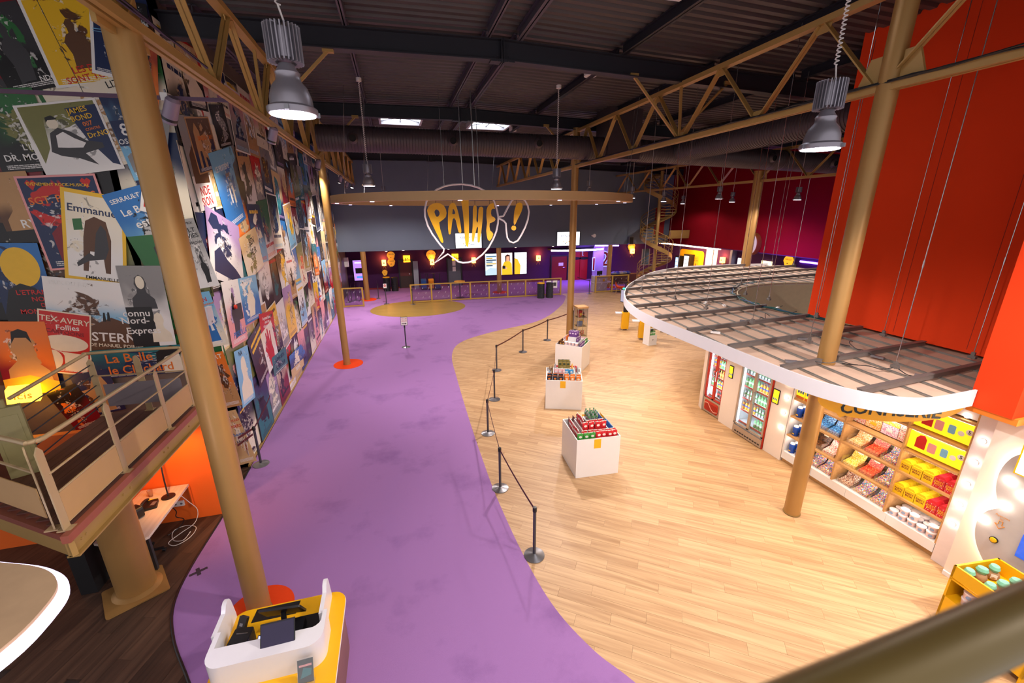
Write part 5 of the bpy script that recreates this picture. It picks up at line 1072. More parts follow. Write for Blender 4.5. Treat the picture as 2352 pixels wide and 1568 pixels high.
CM = {'blue': ['#1f4fa8', '#3c8ad6', '#7fc4ea', '#0f2f6a'], 'multi': ['#d42f2f', '#f0b81e', '#2f8f3f', '#2a5bc0', '#e8e2d8', '#7a3f9a'], 'orange': ['#e8a04a', '#f2c98a', '#f6e2c4', '#d9822c'], 'red': ['#c8281e', '#e2502c', '#a81a16', '#e88a5a'], 'brown': ['#2f1b12', '#57321f', '#7d5130', '#1a0f0a'], 'pale': ['#f0dcd6', '#e8b8b4', '#c8d8c8', '#d84a3a'], 'yellow': ['#f2cc2e', '#f6e06a', '#e0a81c', '#f8ecb0'], 'pink': ['#e8a8c4', '#f2d4e0', '#c87aa8', '#f6ecf0'], 'choc': ['#8a4a34', '#e8d8c8', '#5a2a20', '#c89a7a']}
rowsB = [(.28, ['multi', 'multi', 'choc', 'multi', 'multi']), (.70, ['brown', 'pale', 'yellow', 'red', 'multi']), (1.15, ['blue', 'blue', 'orange', 'red', 'multi'])]
ACR = glass('bin_acrylic', '#ffffff', .16)
for ri, (z, cs) in enumerate(rowsB):
    for (y, c, i) in zip((5.79, 5.52, 5.1, 4.8, 4.5), cs, range(5)):
        w_ = .24; o_ = (8.03, y, z+.002); t = thing('sweet_bin', o_, f"{c} sweets in a clear bin, {('lowest', 'middle', 'upper')[ri]} shelf, {('next to the blue bags', 'second from the blue bags', 'beside the middle upright', 'second from the yellow boxes', 'next to the yellow boxes')[i]}", 'sweet bin', 'bulk sweet bins')
        mt = candy_mat('sweets_'+c, CM[c])
        b = MB(); b.add([(8.03, y-w_/2, z+.05), (8.03, y+w_/2, z+.05), (8.24, y+w_/2, z+.12), (8.24, y-w_/2, z+.12), (8.03, y-w_/2, z+.005), (8.03, y+w_/2, z+.005), (8.24, y+w_/2, z+.005), (8.24, y-w_/2, z+.005)], [(0, 1, 2, 3)[::-1], (4, 5, 6, 7), (0, 4, 5, 1)[::-1], (3, 7, 4, 0), (1, 5, 6, 2)]); b.build('sweets', mt, t, flat=True)
        b = MB(); b.add([(8.22, y-w_/2, z+.12), (8.22, y+w_/2, z+.12), (8.36, y+w_/2, z+.37), (8.36, y-w_/2, z+.37), (8.235, y-w_/2, z+.12), (8.235, y+w_/2, z+.12), (8.375, y+w_/2, z+.37), (8.375, y-w_/2, z+.37)], [(3, 2, 1, 0), (4, 5, 6, 7), (0, 1, 5, 4), (2, 3, 7, 6), (1, 2, 6, 5), (3, 0, 4, 7)]); b.build('picture_panel', mt, t, flat=True)
        MB(Matrix.Translation((8.285, y, z+.25)) @ Matrix.Rotation(math.radians(29), 4, 'Y')).bx(-.012, -.002, -.05, .05, -.035, .035).build('name_card', tmat('cream' if c in ('red', 'brown', 'orange') else 'red' if c in ('pale',) else 'yellow' if c == 'multi' else 'white'), t)
        b = MB(); b.bx(8.0, 8.004, y-w_/2-.01, y+w_/2+.01, z+.01, z+.1).bx(8.0, 8.3, y-w_/2-.012, y-w_/2-.008, z+.005, z+.16).bx(8.0, 8.3, y+w_/2+.008, y+w_/2+.012, z+.005, z+.16); b.build('clear_walls', ACR, t)
top = ['pink', 'blue', 'pale', 'orange', 'pink', 'pale', 'yellow', 'pink', 'pale', 'orange', 'yellow', 'pale']
for k in range(12):
    y = 5.8-(k % 6)*.27-(.05 if k % 6 > 1 else 0); z = 1.58+(k//6)*.2
    t = thing('sweet_sign', (8.2, y, z), f"printed {top[k]} sweets panel in the {('lower', 'upper')[k//6]} row above the bulk bins", 'sign', 'printed sweet panels')
    MB().bx(8.12, 8.135, y-.13, y+.13, z, z+.19).build('print', candy_mat('sweets_'+top[k], CM[top[k]]), t); MB().bx(8.113, 8.12, y-.05, y+.05, z+.07, z+.12).build('name_card', tmat(('yellow', 'white', 'pink')[k % 3]), t)
# lit yellow signs in the right hand bay
LY2 = mat('lit_yellow', '#ffd31a', .4, emit=.55, ec='#ffd21c')
for i, z in enumerate((1.6, 2.02)):
    T = FR((8.0, 4.31, z), XR_); t = thing('light_box_sign', (8.0, 3.94, z), f"glowing yellow popcorn offer sign, {('lower', 'upper')[i]} of two above the popcorn boxes", 'sign', 'yellow offer signs')
    MB(T).bx(0, .74, 0, .33, -.05, 0).build('panel', LY2, t)
    MB(T).prism([(.1, .06), (.1, .22), (.14, .28), (.2, .3), (.24, .24), (.24, .06)], 0, .004).build('box_picture', tmat('red'), t)
    MB(T).prism(rrect(.27, .38, .06, .22, .02), 0, .004).build('tub_picture', tmat('pink'), t); MB(T).prism(rrect(.44, .53, .08, .22, .02), 0, .004).build('cup_picture', tmat('sky blue'), t)
    MB(T).prism(circ(.6, .14, .04), 0, .004).build('sweet_picture', tmat('white'), t); d_ = MB(T).prism(circ(.69, .2, .045), 0, .004).build('price_disc', tmat('white'), t)
    q = MB(); text(q, '5', T, .69, .2, .05, .006); q.build('price', tmat('black'), d_)
def pop_box(c):
    t = thing('popcorn_box', (0, 0, 0), None, 'box'); m = mat('popbox_'+c, {'yellow': '#f0c81c', 'red': '#c92430'}[c], .45)
    MB().bx(-.07, .07, -.075, .075, 0, .17).build('carton', m, t)
    MB(Matrix(((0, 0, 1, 0), (1, 0, 0, 0), (0, 1, 0, 0), (0, 0, 0, 1)))).prism([(-.075, .17), (.075, .17), (.04, .215), (-.04, .215)], -.06, .06).build('gable_top', m, t)
    for k, (dz, t_) in enumerate(((.11, 'PARTY'), (.07, 'BOX'))):
        q = MB(); text(q, t_, FR((-.0705, 0, dz), XR_), 0, 0, .035, .001, wmax=.12, bold=.02); q.build('lettering', tmat('crimson' if c == 'yellow' else 'yellow'), t)
    if c == 'red':
        b = MB(FR((-.0702, 0, 0), XR_)); [b.prism(circ(u, v, .006, 6), 0, .001) for u, v in ((-.055, .02), (-.02, .03), (.02, .018), (.05, .035), (-.06, .15), (0, .155), (.055, .15), (-.06, .09), (.062, .085), (.03, .045), (-.045, .045))]; b.build('dots', tmat('white'), t)
    return t
PB = {c: Once(pop_box(c)) for c in ('yellow', 'red')}
for z, nm in ((.70, 'lower'), (1.15, 'upper')):
    for r_ in range(3):
        for j in range(3): PB['yellow'].put((8.07+r_*.16, 4.24-j*.16, z+.001), 0, f'yellow gable popcorn box in the {("front", "middle", "back")[r_]} row of the {nm} box shelf', f'yellow popcorn boxes on the {nm} shelf')
        for j in range(2):
            PB['red'].put((8.07+r_*.16, 3.77-j*.155+.0, z+.001), 0, f'red gable popcorn box in the {("front", "middle", "back")[r_]} row of the {nm} box shelf', f'red popcorn boxes on the {nm} shelf')
def tub():
    t = thing('candyfloss_tub', (0, 0, 0), None, 'tub')
    MB().lathe([(.048, 0), (.055, .003), (.062, .085), (.0001, .085)], n=20).build('tub', mat('tub_pink', '#eccac6', .4), t)
    MB().lathe([(.066, .083), (.066, .1), (.05, .106), (.0001, .106)], n=20).build('lid', mat('tub_lid', '#f1e6e8', .35), t)
    MB(FR((-.0575, 0, .045), XR_)).prism(circ(0, 0, .027, 16), 0, .004).build('badge', mat('badge_blue', '#8fa3c4', .5), t); return t
TUB = Once(tub())
for r_ in range(3):
    for j in range(5): TUB.put((8.04+r_*.15, 4.23-j*.138, .282), .1*j, f'pink candyfloss tub in the {("front", "middle", "back")[r_]} row on the white drawer top', 'candyfloss tubs on the shelving')
for j in (1, 2, 4): TUB.put((8.04+.02, 4.23-j*.138, .389), .2, 'pink candyfloss tub stacked on another tub', 'stacked candyfloss tubs')
def pbag():
    t = thing('popcorn_bag', (0, 0, 0), None, 'bag'); m = mat('bag_blue', '#1d4aa6', .35, 0, .15, 20, bump=.3, bscale=40)
    b = MB(); n = 16; pr = [(.055, 0), (.06, .02), (.058, .1), (.062, .17), (.05, .2)]; b.lathe(pr, n=n); b.build('pouch', m, t)
    MB().lathe([(.05, .195), (.045, .23), (.0001, .235)], n=12).build('popcorn_top', mat('bag_white_top', '#f2f0f4', .7, bump=.8, bscale=90), t)
    MB(FR((-.061, 0, .05), XR_)).prism(rrect(-.025, .025, -.012, .012, .008), 0, .004).build('badge', tmat('yellow'), t); return t
PBG = Once(pbag())
for z, nm, cnt_ in ((.282, 'lowest', 4), (.701, 'middle', 4), (1.151, 'upper', 6)):
    for k in range(cnt_): PBG.put((8.06+(k//2)*.13, 6.3-(k % 2)*.17, z), .3*k, f'tall blue popcorn bag on the {nm} shelf of the narrow bay', f'blue popcorn bags on the {nm} shelf')
for k in range(2):
    T = FR((7.985, 6.395-k*.2, 1.58), XR_); t = thing('offer_poster', (7.985, 6.3-k*.2, 1.58), 'orange and yellow cup offer poster above the blue popcorn bags', 'poster', 'cup offer posters')
    MB(T).bx(0, .18, 0, .36, -.01, 0).build('print', LY2, t); MB(T).bx(0, .18, .0, .06, 0, .002).build('foot_band', tmat('orange'), t)
    for j in range(3): MB(T).prism([(.025+j*.05, .12), (.055+j*.05, .12), (.06+j*.05, .18), (.02+j*.05, .18)], 0, .003).build('cup_icon', tmat('blue'), t)
# end pillar with bulbs
pl = thing('bulb_pillar', (XF, 3.42, 0), 'pale pillar with a row of round dressing room bulbs beside the popcorn boxes', 'pillar')
MB().bx(XF-.03, 8.75, 3.29, 3.53, 0, 2.9).build('body', mat('pillar_rose', '#e2d2d0', .5), pl)
for z in (.77, 1.13, 1.49, 1.86, 2.21): bulb(XF-.03, 3.42, z, pl)
MB().bx(8.0, 8.75, 3.53, 3.55, 0, 2.9).build('cheek', WHITE, pl); bulb(8.0-.0, 3.7, 2.46, pl)
MB().bx(7.98, 8.7, 3.55, 6.43, 2.44, 2.9).build('header', mat('pillar_rose', '#e2d2d0', .5), sh)
lamp('bulb_light', 'AREA', (7.75, 3.4, 1.5), 6, '#fff0e0', .15, (7, 3.2, 1.2), sizey=1.6)

# ---------------------------------------------------------------- confectionery sign under the canopy
a = PZ(1886, 912, 2.8); c = PZ(2210, 930, 2.8); xd = (c-a); L_ = xd.length; xd.normalize(); T = FR(a, xd)
t = thing('confectionery_sign', a, 'yellow speech bubble shop sign with black hand lettering under the canopy edge', 'sign')
el = [(L_*.5+L_*.52*math.cos(q), -.02+.3*math.sin(q)) for q in [math.radians(k) for k in range(0, 360, 8)]]
el = [(u, min(v, .09)) for u, v in el]
el = el[:27]+[(L_*.14, -.26), (L_*.1, -.1)]+el[27:] if False else el
MB(T).prism(el, -.02, .0).build('board', mat('sign_amber', '#eea610', .45), t)
MB(T).prism([(L_*.08, -.1), (L_*.17, -.3), (L_*.3, -.2)], -.018, -.002).build('tail', _m['sign_amber'], t)
q = MB(); text(q, 'CONFISERIE', T, L_*.52, -.15, .19, .003, wmax=L_*.72, bold=.02); q.build('lettering', tmat('black'), t)
for f in (.25, .75): MB().cyl(a+xd*L_*f+V(0, 0, .125), a+xd*L_*f+V(0, 0, .08), .01, n=6).build('hanger', BLACK, t)

# ---------------------------------------------------------------- selfie wall with bubble panel
struct(MB().bx(7.78, 8.75, .6, 3.29, 0, 2.74).build('wall_selfie', CREAM)); struct(MB().bx(7.75, 7.78, .6, 3.28, 0, .07).build('baseboard_selfie', WHITE2))
T = FR((7.7, 2.35, 1.5), XR_)
t = thing('selfie_station', (7.7, 2.35, .6), 'grey cloud shaped selfie panel with bulbs, glowing rim and big push button', 'panel')
BPX = [(2352, 1040), (2322, 1052), (2298, 1080), (2288, 1118), (2292, 1150), (2298, 1165), (2268, 1172), (2248, 1190), (2240, 1215), (2242, 1245), (2258, 1285), (2290, 1330), (2330, 1370)]
loc = []
for x, y in BPX:
    p = PX(x, y, 7.68); loc.append((2.35-p.y, p.z-1.5))
ymax = loc[0][1]
poly = [(p.x, p.y) for p in smooth_path([(u, v, 0) for u, v in loc], 4)]+[(1.4, loc[-1][1]), (1.4, ymax)]
MB(T).prism(poly, 0, .025).build('board', mat('panel_grey', '#b9b0ad', .5), t)
MB(T).tube([(u*1.0, v, -.03) for u, v in [(p.x, p.y) for p in smooth_path([(u, v, 0) for u, v in loc], 4)]], .02, 6).build('glow_rim', mat('warm_led', '#fff0cc', .4, emit=9, ec='#ffe6b8'), t)
for x, y in ((2318, 1105), (2305, 1162), (2257, 1193), (2349, 1140)):
    p = PX(x, y, 7.66); b = MB(FR((p.x-.03, p.y, p.z), XR_)); b.lathe([(.0001, -.03), (.026, -.02), (.034, 0), (.026, .02), (.0001, .03)], n=14); b.build('bulb', BULB, t)
p = PX(2283, 1239, 7.67); k = MB(FR((p.x, p.y, p.z), XR_)).prism(circ(0, 0, .045, 24), 0, .015).build('button_ring', BLACK, t); MB(FR((p.x-.015, p.y, p.z), XR_)).lathe([(.036, 0), (.033, .01), (.0001, .014)], n=24).build('button', YEL, k)
p = PX(2296, 1205, 7.67); q = MB(); T3 = FR((p.x, p.y, p.z), XR_); q.T = T3; q.tube([(-.02, .06, 0), (-.02, .0, 0), (-.05, .0, 0), (0, -.06, 0), (.05, .0, 0), (.02, .0, 0), (.02, .06, 0)], .005, 5, closed=True)
q.T = None; text(q, 'Appuyez', T3, 0, .13, .03, .002); text(q, 'ici', T3, 0, .09, .03, .002); q.build('instruction', mat('amber_ink', '#d98a2c', .5), t)
p0 = PX(2330, 1275, 7.66); MB(FR((7.67, p0.y, p0.z), XR_)).bx(0, .9, 0, .34, 0, .012).build('screen', mat('selfie_screen', '#2348a8', .2, .0, .5, 14, emit=.5, ec='#2a62d8'), t)
p = PX(2345, 1030, 7.5); t = thing('yellow_lamp', (7.5, p.y, p.z), 'bright white light box with yellow edge above the bubble panel', 'lamp')
T = FR((7.55, PX(2326, 1085, 7.55).y, PX(2326, 1085, 7.55).z), XR_)
MB(T).bx(0, .9, 0, .62, -.1, -.0).build('frame', YEL, t); MB(T).bx(.02, .88, .02, .6, 0, .006).build('diffuser', mat('light_box_white', '#ffffff', .3, emit=5, ec='#fff3d8'), t)
lamp('light_box', 'AREA', (7.4, 2.4, 2.4), 8, '#ffe9c8', .6, (6, 2.2, .5))
# ---------------------------------------------------------------- yellow bin with plush toys
T = Matrix.Translation((7.1, 2.35, 0)) @ Matrix.Rotation(math.radians(-6), 4, 'Z')
t = thing('display_bin', (7.1, 2.35, 0), 'yellow open display bin holding green and beige plush toys', 'bin')
b = MB(T); b.bx(-.36, .36, -.5, -.475, 0, .9).bx(-.36, .36, .375, .4, 0, .9).bx(.335, .36, -.5, .4, 0, .9).bx(-.36, -.335, -.5, .4, .72, .9).bx(-.36, .36, -.5, .4, .68, .7).bx(-.36, .36, -.5, .4, .1, .4); b.build('frame', YEL, t)
rp = random.Random(5)
def plush():
    t = thing('plush_toy', (0, 0, 0), None, 'toy'); G = mat('plush_green', '#86c9a8', .95, 0, .12, 40, bump=.5, bscale=220); Bg = mat('plush_beige', '#b0875e', .95, 0, .12, 40, bump=.5, bscale=220)
    MB().lathe([(.0001, 0), (.06, .01), (.075, .05), (.06, .1), (.03, .125), (.0001, .13)], n=16).build('body', Bg, t)
    MB(Matrix.Diagonal((1.15, 1, 1, 1))).lathe([(.0001, .115), (.04, .122), (.055, .16), (.042, .2), (.0001, .215)], n=16).build('head', G, t)
    MB().bx(-.07, -.066, -.03, .03, .04, .1).build('paper_tag', WHITE, t); return t
PLU = Once(plush())
for k in range(12):
    p = T @ Vector((-.24+(k % 3)*.2, -.36+(k//3)*.22, .7)); PLU.put(p, rp.uniform(0, 6), 'plain green and beige plush toy heaped in the yellow bin', 'plush toys in the yellow bin')
for k in range(4): p = T @ Vector((-.25, .05+(k % 2)*.16, .4+(k//2)*.107)); TUB.put(p, .3, 'pink candyfloss tub on the lower shelf of the yellow bin', 'tubs in the yellow bin')
# ================================================================ belt stanchions
STP = mat('stanchion_grey', '#54535a', .35, .6); STB = mat('stanchion_base', '#8f8d90', .3, .8); BELT = mat('belt_burgundy', '#4f1417', .6)
def stanchion():
    t = thing('belt_stanchion', (0, 0, 0), None, 'stanchion')
    MB().lathe([(.17, 0), (.17, .012), (.14, .022), (.05, .04), (.032, .05), (.0001, .052)], n=32).build('base', STB, t)
    MB().cyl((0, 0, .045), (0, 0, .86), .026, n=18).build('post', STP, t)
    MB().lathe([(.032, .86), (.034, .87), (.034, .93), (.028, .945), (.0001, .947)], n=18).build('head', BLACK, t); return t
STA = Once(stanchion())
spx = [(1227, 1275), (1149, 1121), (1121, 995), (1136, 917), (1141, 850), (1201, 808), (1257, 781), (1316, 757)]
sp_ = [PZ(*p) for p in spx]
SLB = ['belt stanchion at the near end of the queue line', 'second belt stanchion from the near end of the queue line', 'third belt stanchion of the queue line beside the carpet curve', 'fourth belt stanchion of the queue line level with the middle island', 'belt stanchion at the bend of the queue line', 'belt stanchion past the bend of the queue line', 'belt stanchion in front of the ring column', 'belt stanchion hidden beside the glass display cabinet']
so = [STA.put((p.x, p.y, 0), 0, l, 'queue line stanchions') for p, l in zip(sp_, SLB)]
def belt(a, c, o, z=.905, sag=.0, w=.048):
    b = MB(); n = 8; vs = []; fs = []
    for k in range(n+1):
        p = Vector(a).lerp(Vector(c), k/n); d = (Vector(c)-Vector(a)).normalized(); s = d.cross(Vector((0, 0, 1)))*.002; zz = z-sag*4*(k/n)*(1-k/n)
        vs += [(p.x-s.x, p.y-s.y, zz-w/2), (p.x+s.x, p.y+s.y, zz-w/2), (p.x+s.x, p.y+s.y, zz+w/2), (p.x-s.x, p.y-s.y, zz+w/2)]
    for k in range(n):
        for q in range(4): fs.append((4*k+q, 4*k+4+q, 4*k+4+(q+1) % 4, 4*k+(q+1) % 4))
    b.add(vs, fs); o_ = b.build('belt', BELT, o); return o_
for i in range(7):
    d = (sp_[i+1]-sp_[i]).normalized()*.036; belt(sp_[i]+d, sp_[i+1]-d, so[i], .9, .03)
def sign_stanchion(px_, label, kind):
    p = PZ(*px_); o = STA.put((p.x, p.y, 0), 0, label, 'sign stanchions'); T = FR((0, -.03, 1.13), (1, 0, 0)); e = []
    h = .36 if kind != 'stop' else .3; wd = .28 if kind != 'stop' else .22
    q = MB(T); q.prism(rrect(-wd/2, wd/2, -h/2, h/2, .02), -.012, 0); e.append(q.build('sign_frame', STP, None))
    q = MB(T); q.bx(-wd/2+.015, wd/2-.015, -h/2+.015, h/2-.015, 0, .003); e.append(q.build('sign_face', WHITE, None))
    q = MB()
    if kind == 'acces':
        text(q, 'ACCES', T, 0, .1, .06, .005, wmax=.22); text(q, 'SALLES', T, 0, .01, .06, .005, wmax=.22); e.append(q.build('lettering', tmat('red'), None))
        q = MB(T); q.prism([(-.1, -.12), (.04, -.12), (.04, -.14), (.1, -.105), (.04, -.07), (.04, -.09), (-.1, -.09)], .003, .006); e.append(q.build('arrow', BLACK, None))
    else:
        q = MB(T); q.prism(circ(0, .02, .07, 24), .003, .006); e.append(q.build('red_disc', tmat('red'), None)); q = MB(T); q.bx(-.05, .05, .005, .035, .006, .008); e.append(q.build('white_bar', WHITE, None))
    for x in e: x.parent = o
    return o, p
sign_stanchion((933, 797), 'sign stanchion reading ACCES SALLES with arrow on the purple carpet', 'acces')
o, p = sign_stanchion((888, 698), 'sign stanchion with no entry disc on the round golden inlay', 'stop')
p = PZ(600, 1066); o = STA.put((p.x, p.y, 0), 0, 'belt stanchion at the foot of the poster wall corner', 'wall stanchion'); belt(p+V(-.03, -.02, 0), (-3.55, 9.05, 0), o, .9); belt(p+V(-.03, -.03, 0), (-3.55, 8.95, 0), o, .78)
q = PX(548, 1040, -3.55); q = p.lerp(Vector((-3.55, 8.95, 0)), .62); T = FR((q.x+.02, q.y-.02, .62), (.5, -.85, 0)); t = thing('hanging_notice', (q.x, q.y, .5), 'white notice with red no entry disc hung on the belt by the poster wall', 'sign')
MB(T).bx(-.1, .1, -.16, .16, -.003, 0).build('card', WHITE, t); MB(T).prism(circ(0, .02, .065, 20), 0, .002).build('red_disc', tmat('red'), t); MB(T).bx(-.045, .045, .008, .032, .002, .003).build('white_bar', WHITE, t)

# ================================================================ snack islands
def island(fl, fr, H, label, card=True):
    a = Vector((fl[0], fl[1], 0)); c = Vector((fr[0], fr[1], 0)); d = c-a; S_ = d.length; rz = math.atan2(d.y, d.x); T = Matrix.Translation(a) @ Matrix.Rotation(rz, 4, 'Z')
    t = thing('snack_island', T @ Vector((S_/2, S_/2, 0)), label, 'display', 'white snack islands')
    b = MB(T); w_ = .02; b.bx(0, S_, 0, w_, 0, H).build('front_panel', WHITE, t)
    MB(T).bx(0, S_, S_-w_, S_, 0, H).build('back_panel', WHITE, t); MB(T).bx(0, w_, w_, S_-w_, 0, H).build('side_panel', WHITE, t); MB(T).bx(S_-w_, S_, w_, S_-w_, 0, H).build('side_panel', WHITE, t)
    MB(T).bx(w_, S_-w_, w_, S_-w_, H-.13, H-.11).build('deck', WHITE, t)
    m = S_*.2; b = MB(T); b.bx(m, S_-m, m, m+.015, H-.11, H+.09).bx(m, S_-m, S_-m-.015, S_-m, H-.11, H+.09).bx(m, m+.015, m, S_-m, H-.11, H+.09).bx(S_-m-.015, S_-m, m, S_-m, H-.11, H+.09).bx(m, S_-m, m, S_-m, H+.015, H+.028); b.build('middle_tier', WHITE, t)
    m2 = S_*.35; MB(T).bx(m2, S_-m2, m2, S_-m2, H+.03, H+.2).build('top_tier', WHITE, t)
    if card: MB(T @ FR((S_*.47, 0, H-.12))).bx(-.075, .075, -.11, .1, 0, .004).build('price_card', mat('card_amber', '#f0b41e', .5), t)
    return T, S_, rz
PCM = {'red': ('#d0242c', '#f2e6da'), 'maroon': ('#5a2228', '#8a4a3a'), 'green': ('#3f9a3c', '#e8e0d4'), 'blue': ('#1560b8', '#2c8ad0'), 'yellow': ('#f0b40c', '#e08a10'), 'black': ('#1d2233', '#e07a22'), 'orange': ('#ee7a1e', '#f2e2cc'), 'white': ('#ece8ea', '#3a3a44'), 'pink': ('#e8b4b8', '#f4ecec'), 'purple': ('#6a3c86', '#d8c4dc'), 'brown': ('#4f2e1e', '#c8964a'), 'skyblue': ('#3a96cf', '#dcecf4'), 'mix': ('#8a7a3a', '#1f3a2a')}
def pouch(c):
    t = thing('snack_pouch', (0, 0, 0), None, 'snack bag'); m, ac = PCM[c]; vs = []; fs = []; nx, nz = 6, 7; w_, h_ = .125, .215
    for s in (-1, 1):
        for j in range(nz+1):
            for i in range(nx+1):
                u, v = i/nx, j/nz; th = .022*(math.sin(pi*u)**.6)*(math.sin(pi*min(max((v-.06)/.88, 0), 1))**.6); wob = .004*math.sin(9*u+5*v)
                vs.append(((u-.5)*w_, s*th+wob, v*h_))
    o_ = (nx+1)*(nz+1)
    for s in (0, 1):
        for j in range(nz):
            for i in range(nx):
                q = [s*o_+j*(nx+1)+i, s*o_+j*(nx+1)+i+1, s*o_+(j+1)*(nx+1)+i+1, s*o_+(j+1)*(nx+1)+i]; fs.append(tuple(q if s == 0 else q[::-1]))
    MB().add(vs, fs).build('pouch', mat('pouch_'+c, m, .3, .1, .25, 30), t)
    MB(FR((0, -.0225, .115))).prism(circ(0, .02, .034, 14, .026), 0, .003).build('motif', mat('motif_'+c, ac, .4), t)
    MB().bx(-.062, .062, -.003, .003, .203, .219).build('seal', mat('seal_'+c, ac, .35), t); return t
PCH = {c: Once(pouch(c)) for c in PCM}
def pouches(T, rz, c, pts, lb, grp, tilt=0, j=.012, lean=0.):
    for (x, y, z, r) in pts:
        o = PCH[c].put(T @ Vector((x+rp.uniform(-j, j)*.4, y+rp.uniform(-j, j)*.4, z)), 0, lb, grp); o.rotation_euler = (lean+rp.uniform(-.05, .05), rp.uniform(-.05, .05), rz+r+rp.uniform(-.12, .12))
def row(x0, y0, x1, y1, n, z, r): return [(x0+(x1-x0)*k/(max(n-1, 1)), y0+(y1-y0)*k/(max(n-1, 1)), z, r) for k in range(n)]
# near island
T, S_, rz = island((3.25, 7.05), (4.21, 6.99), .9, 'nearest white snack island topped with water bottles'); z0, z1 = .792, .93; n1 = 'nearest island'
pouches(T, rz, 'green', row(.1, .1, .37, .1, 3, z0, 0), 'red and green snack bag in the front row of the nearest island', n1+' green')
pouches(T, rz, 'red', row(.5, .1, .87, .1, 4, z0, 0), 'red snack bag in the front row of the nearest island', n1+' front')
pouches(T, rz, 'red', row(.1, .21, .1, .72, 9, z0, -pi/2), 'red snack bag along the carpet side of the nearest island', n1+' side')
pouches(T, rz, 'red', row(.22, .16, .86, .16, 6, z0+.01, 0), 'red snack bag in the second row of the nearest island', n1+' second')
pouches(T, rz, 'red', row(.36, .33, .62, .33, 3, z1+.02, 0), 'red snack bag tucked under the bottles of the nearest island', n1+' tucked')
pouches(T, rz, 'maroon', row(.1, .8, .32, .88, 3, z0, -pi/2), 'dark maroon snack bag at the back corner of the nearest island', n1+' maroon')
pouches(T, rz, 'blue', row(.87, .22, .87, .6, 8, z0, pi/2), 'bright blue snack bag along the shop side of the nearest island', n1+' blue')
pouches(T, rz, 'yellow', row(.87, .66, .87, .86, 3, z0, pi/2)+row(.5, .87, .76, .87, 3, z0, 0), 'yellow snack bag at the back of the nearest island', n1+' yellow')
pouches(T, rz, 'red', row(.28, .27, .68, .27, 4, z1, 0)+row(.27, .4, .27, .7, 4, z1, -pi/2), 'red snack bag on the middle tier of the nearest island', n1+' tier')
pouches(T, rz, 'blue', row(.7, .4, .7, .7, 4, z1, pi/2), 'blue snack bag on the middle tier of the nearest island', n1+' tier blue')
for i in range(3):
    for k in range(3): BOT['water'].put(T @ Vector((.39+i*.09, .39+k*.09, 1.102)), 0, 'small water bottle with green cap on top of the nearest island', 'water bottles on the nearest island')
# middle island
T, S_, rz = island((3.73, 10.35), (4.69, 9.99), .88, 'middle white snack island with black and orange snack bags in front'); z0, z1 = .772, .91; n2 = 'middle island'
pouches(T, rz, 'black', row(.1, .08, .42, .08, 3, z0, 0)+row(.1, .16, .42, .16, 3, z0+.04, 0), 'black snack bag in the front row of the middle island', n2+' black')
pouches(T, rz, 'orange', row(.58, .08, .92, .08, 3, z0, 0)+row(.58, .16, .92, .16, 3, z0+.04, 0), 'orange snack bag in the front row of the middle island', n2+' orange')
pouches(T, rz, 'brown', row(.17, .26, .17, .9, 6, z0+.03, -pi/2), 'brown striped snack bag in the second column of the middle island', n2+' second')
pouches(T, rz, 'white', row(.84, .25, .84, .85, 6, z0+.03, pi/2), 'white snack bag in the inner column of the middle island', n2+' inner')
pouches(T, rz, 'skyblue', row(.1, .3, .1, .5, 3, z0, -pi/2)+row(.6, .27, .72, .27, 2, z1, 0), 'light blue snack bag on the middle island', n2+' light blue')
pouches(T, rz, 'pink', row(.28, .28, .52, .28, 3, z1, 0), 'pink and white snack bag on the middle tier of the middle island', n2+' pink')
pouches(T, rz, 'white', row(.92, .25, .92, .85, 7, z0, pi/2)+row(.26, .42, .26, .74, 4, z1, -pi/2), 'white and black snack bag on the middle island', n2+' white')
pouches(T, rz, 'brown', row(.1, .62, .1, .92, 4, z0, -pi/2), 'brown snack bag at the back corner of the middle island', n2+' brown')
pouches(T, rz, 'yellow', row(.76, .4, .76, .75, 4, z1, pi/2), 'yellow snack bag on the middle tier of the middle island', n2+' yellow')
pouches(T, rz, 'red', row(.3, .94, .85, .94, 5, z0, 0), 'red snack bag in the back row of the middle island', n2+' red')
pouches(T, rz, 'mix', row(.4, .45, .62, .45, 3, 1.082, 0)+row(.4, .58, .62, .58, 3, 1.082, 0), 'olive and green snack bag on the top tier of the middle island', n2+' top')
# far island
fr = PZ(1334.5, 855); br = PZ(1353, 835.6); dd = (br-fr).normalized(); S3 = .98; fl = fr+Vector((-dd.y, dd.x, 0))*S3
T, S_, rz = island((fl.x, fl.y), (fr.x, fr.y), .92, 'farthest white snack island with pink tubs in front of the ring column', False); z0, z1 = .812, .95; n3 = 'farthest island'
pouches(T, rz, 'brown', row(.1, .12, .1, .45, 4, z0, -pi/2)+row(.17, .1, .27, .1, 2, z0, 0), 'brown and gold snack bag on the farthest island', n3+' brown')
for k in range(4):
    for zz in (z0, z0+.108): TUB.put(T @ Vector((.36+k*.125, .11, zz)), 0, 'pink candyfloss tub in the front row of the farthest island', 'tubs on the farthest island')
pouches(T, rz, 'purple', row(.87, .12, .87, .5, 5, z0, pi/2)+row(.7, .3, .7, .6, 3, z1, pi/2), 'purple and white snack bag on the farthest island', n3+' purple')
pouches(T, rz, 'green', row(.87, .6, .87, .88, 4, z0, pi/2), 'green snack bag on the shop side of the farthest island', n3+' green')
pouches(T, rz, 'purple', row(.4, .42, .6, .42, 3, 1.122, 0)+row(.4, .55, .6, .55, 3, 1.122, 0), 'purple snack bag on the top tier of the farthest island', n3+' top')
pouches(T, rz, 'orange', row(.27, .4, .27, .7, 3, z1, -pi/2), 'orange snack bag on the middle tier of the farthest island', n3+' orange')
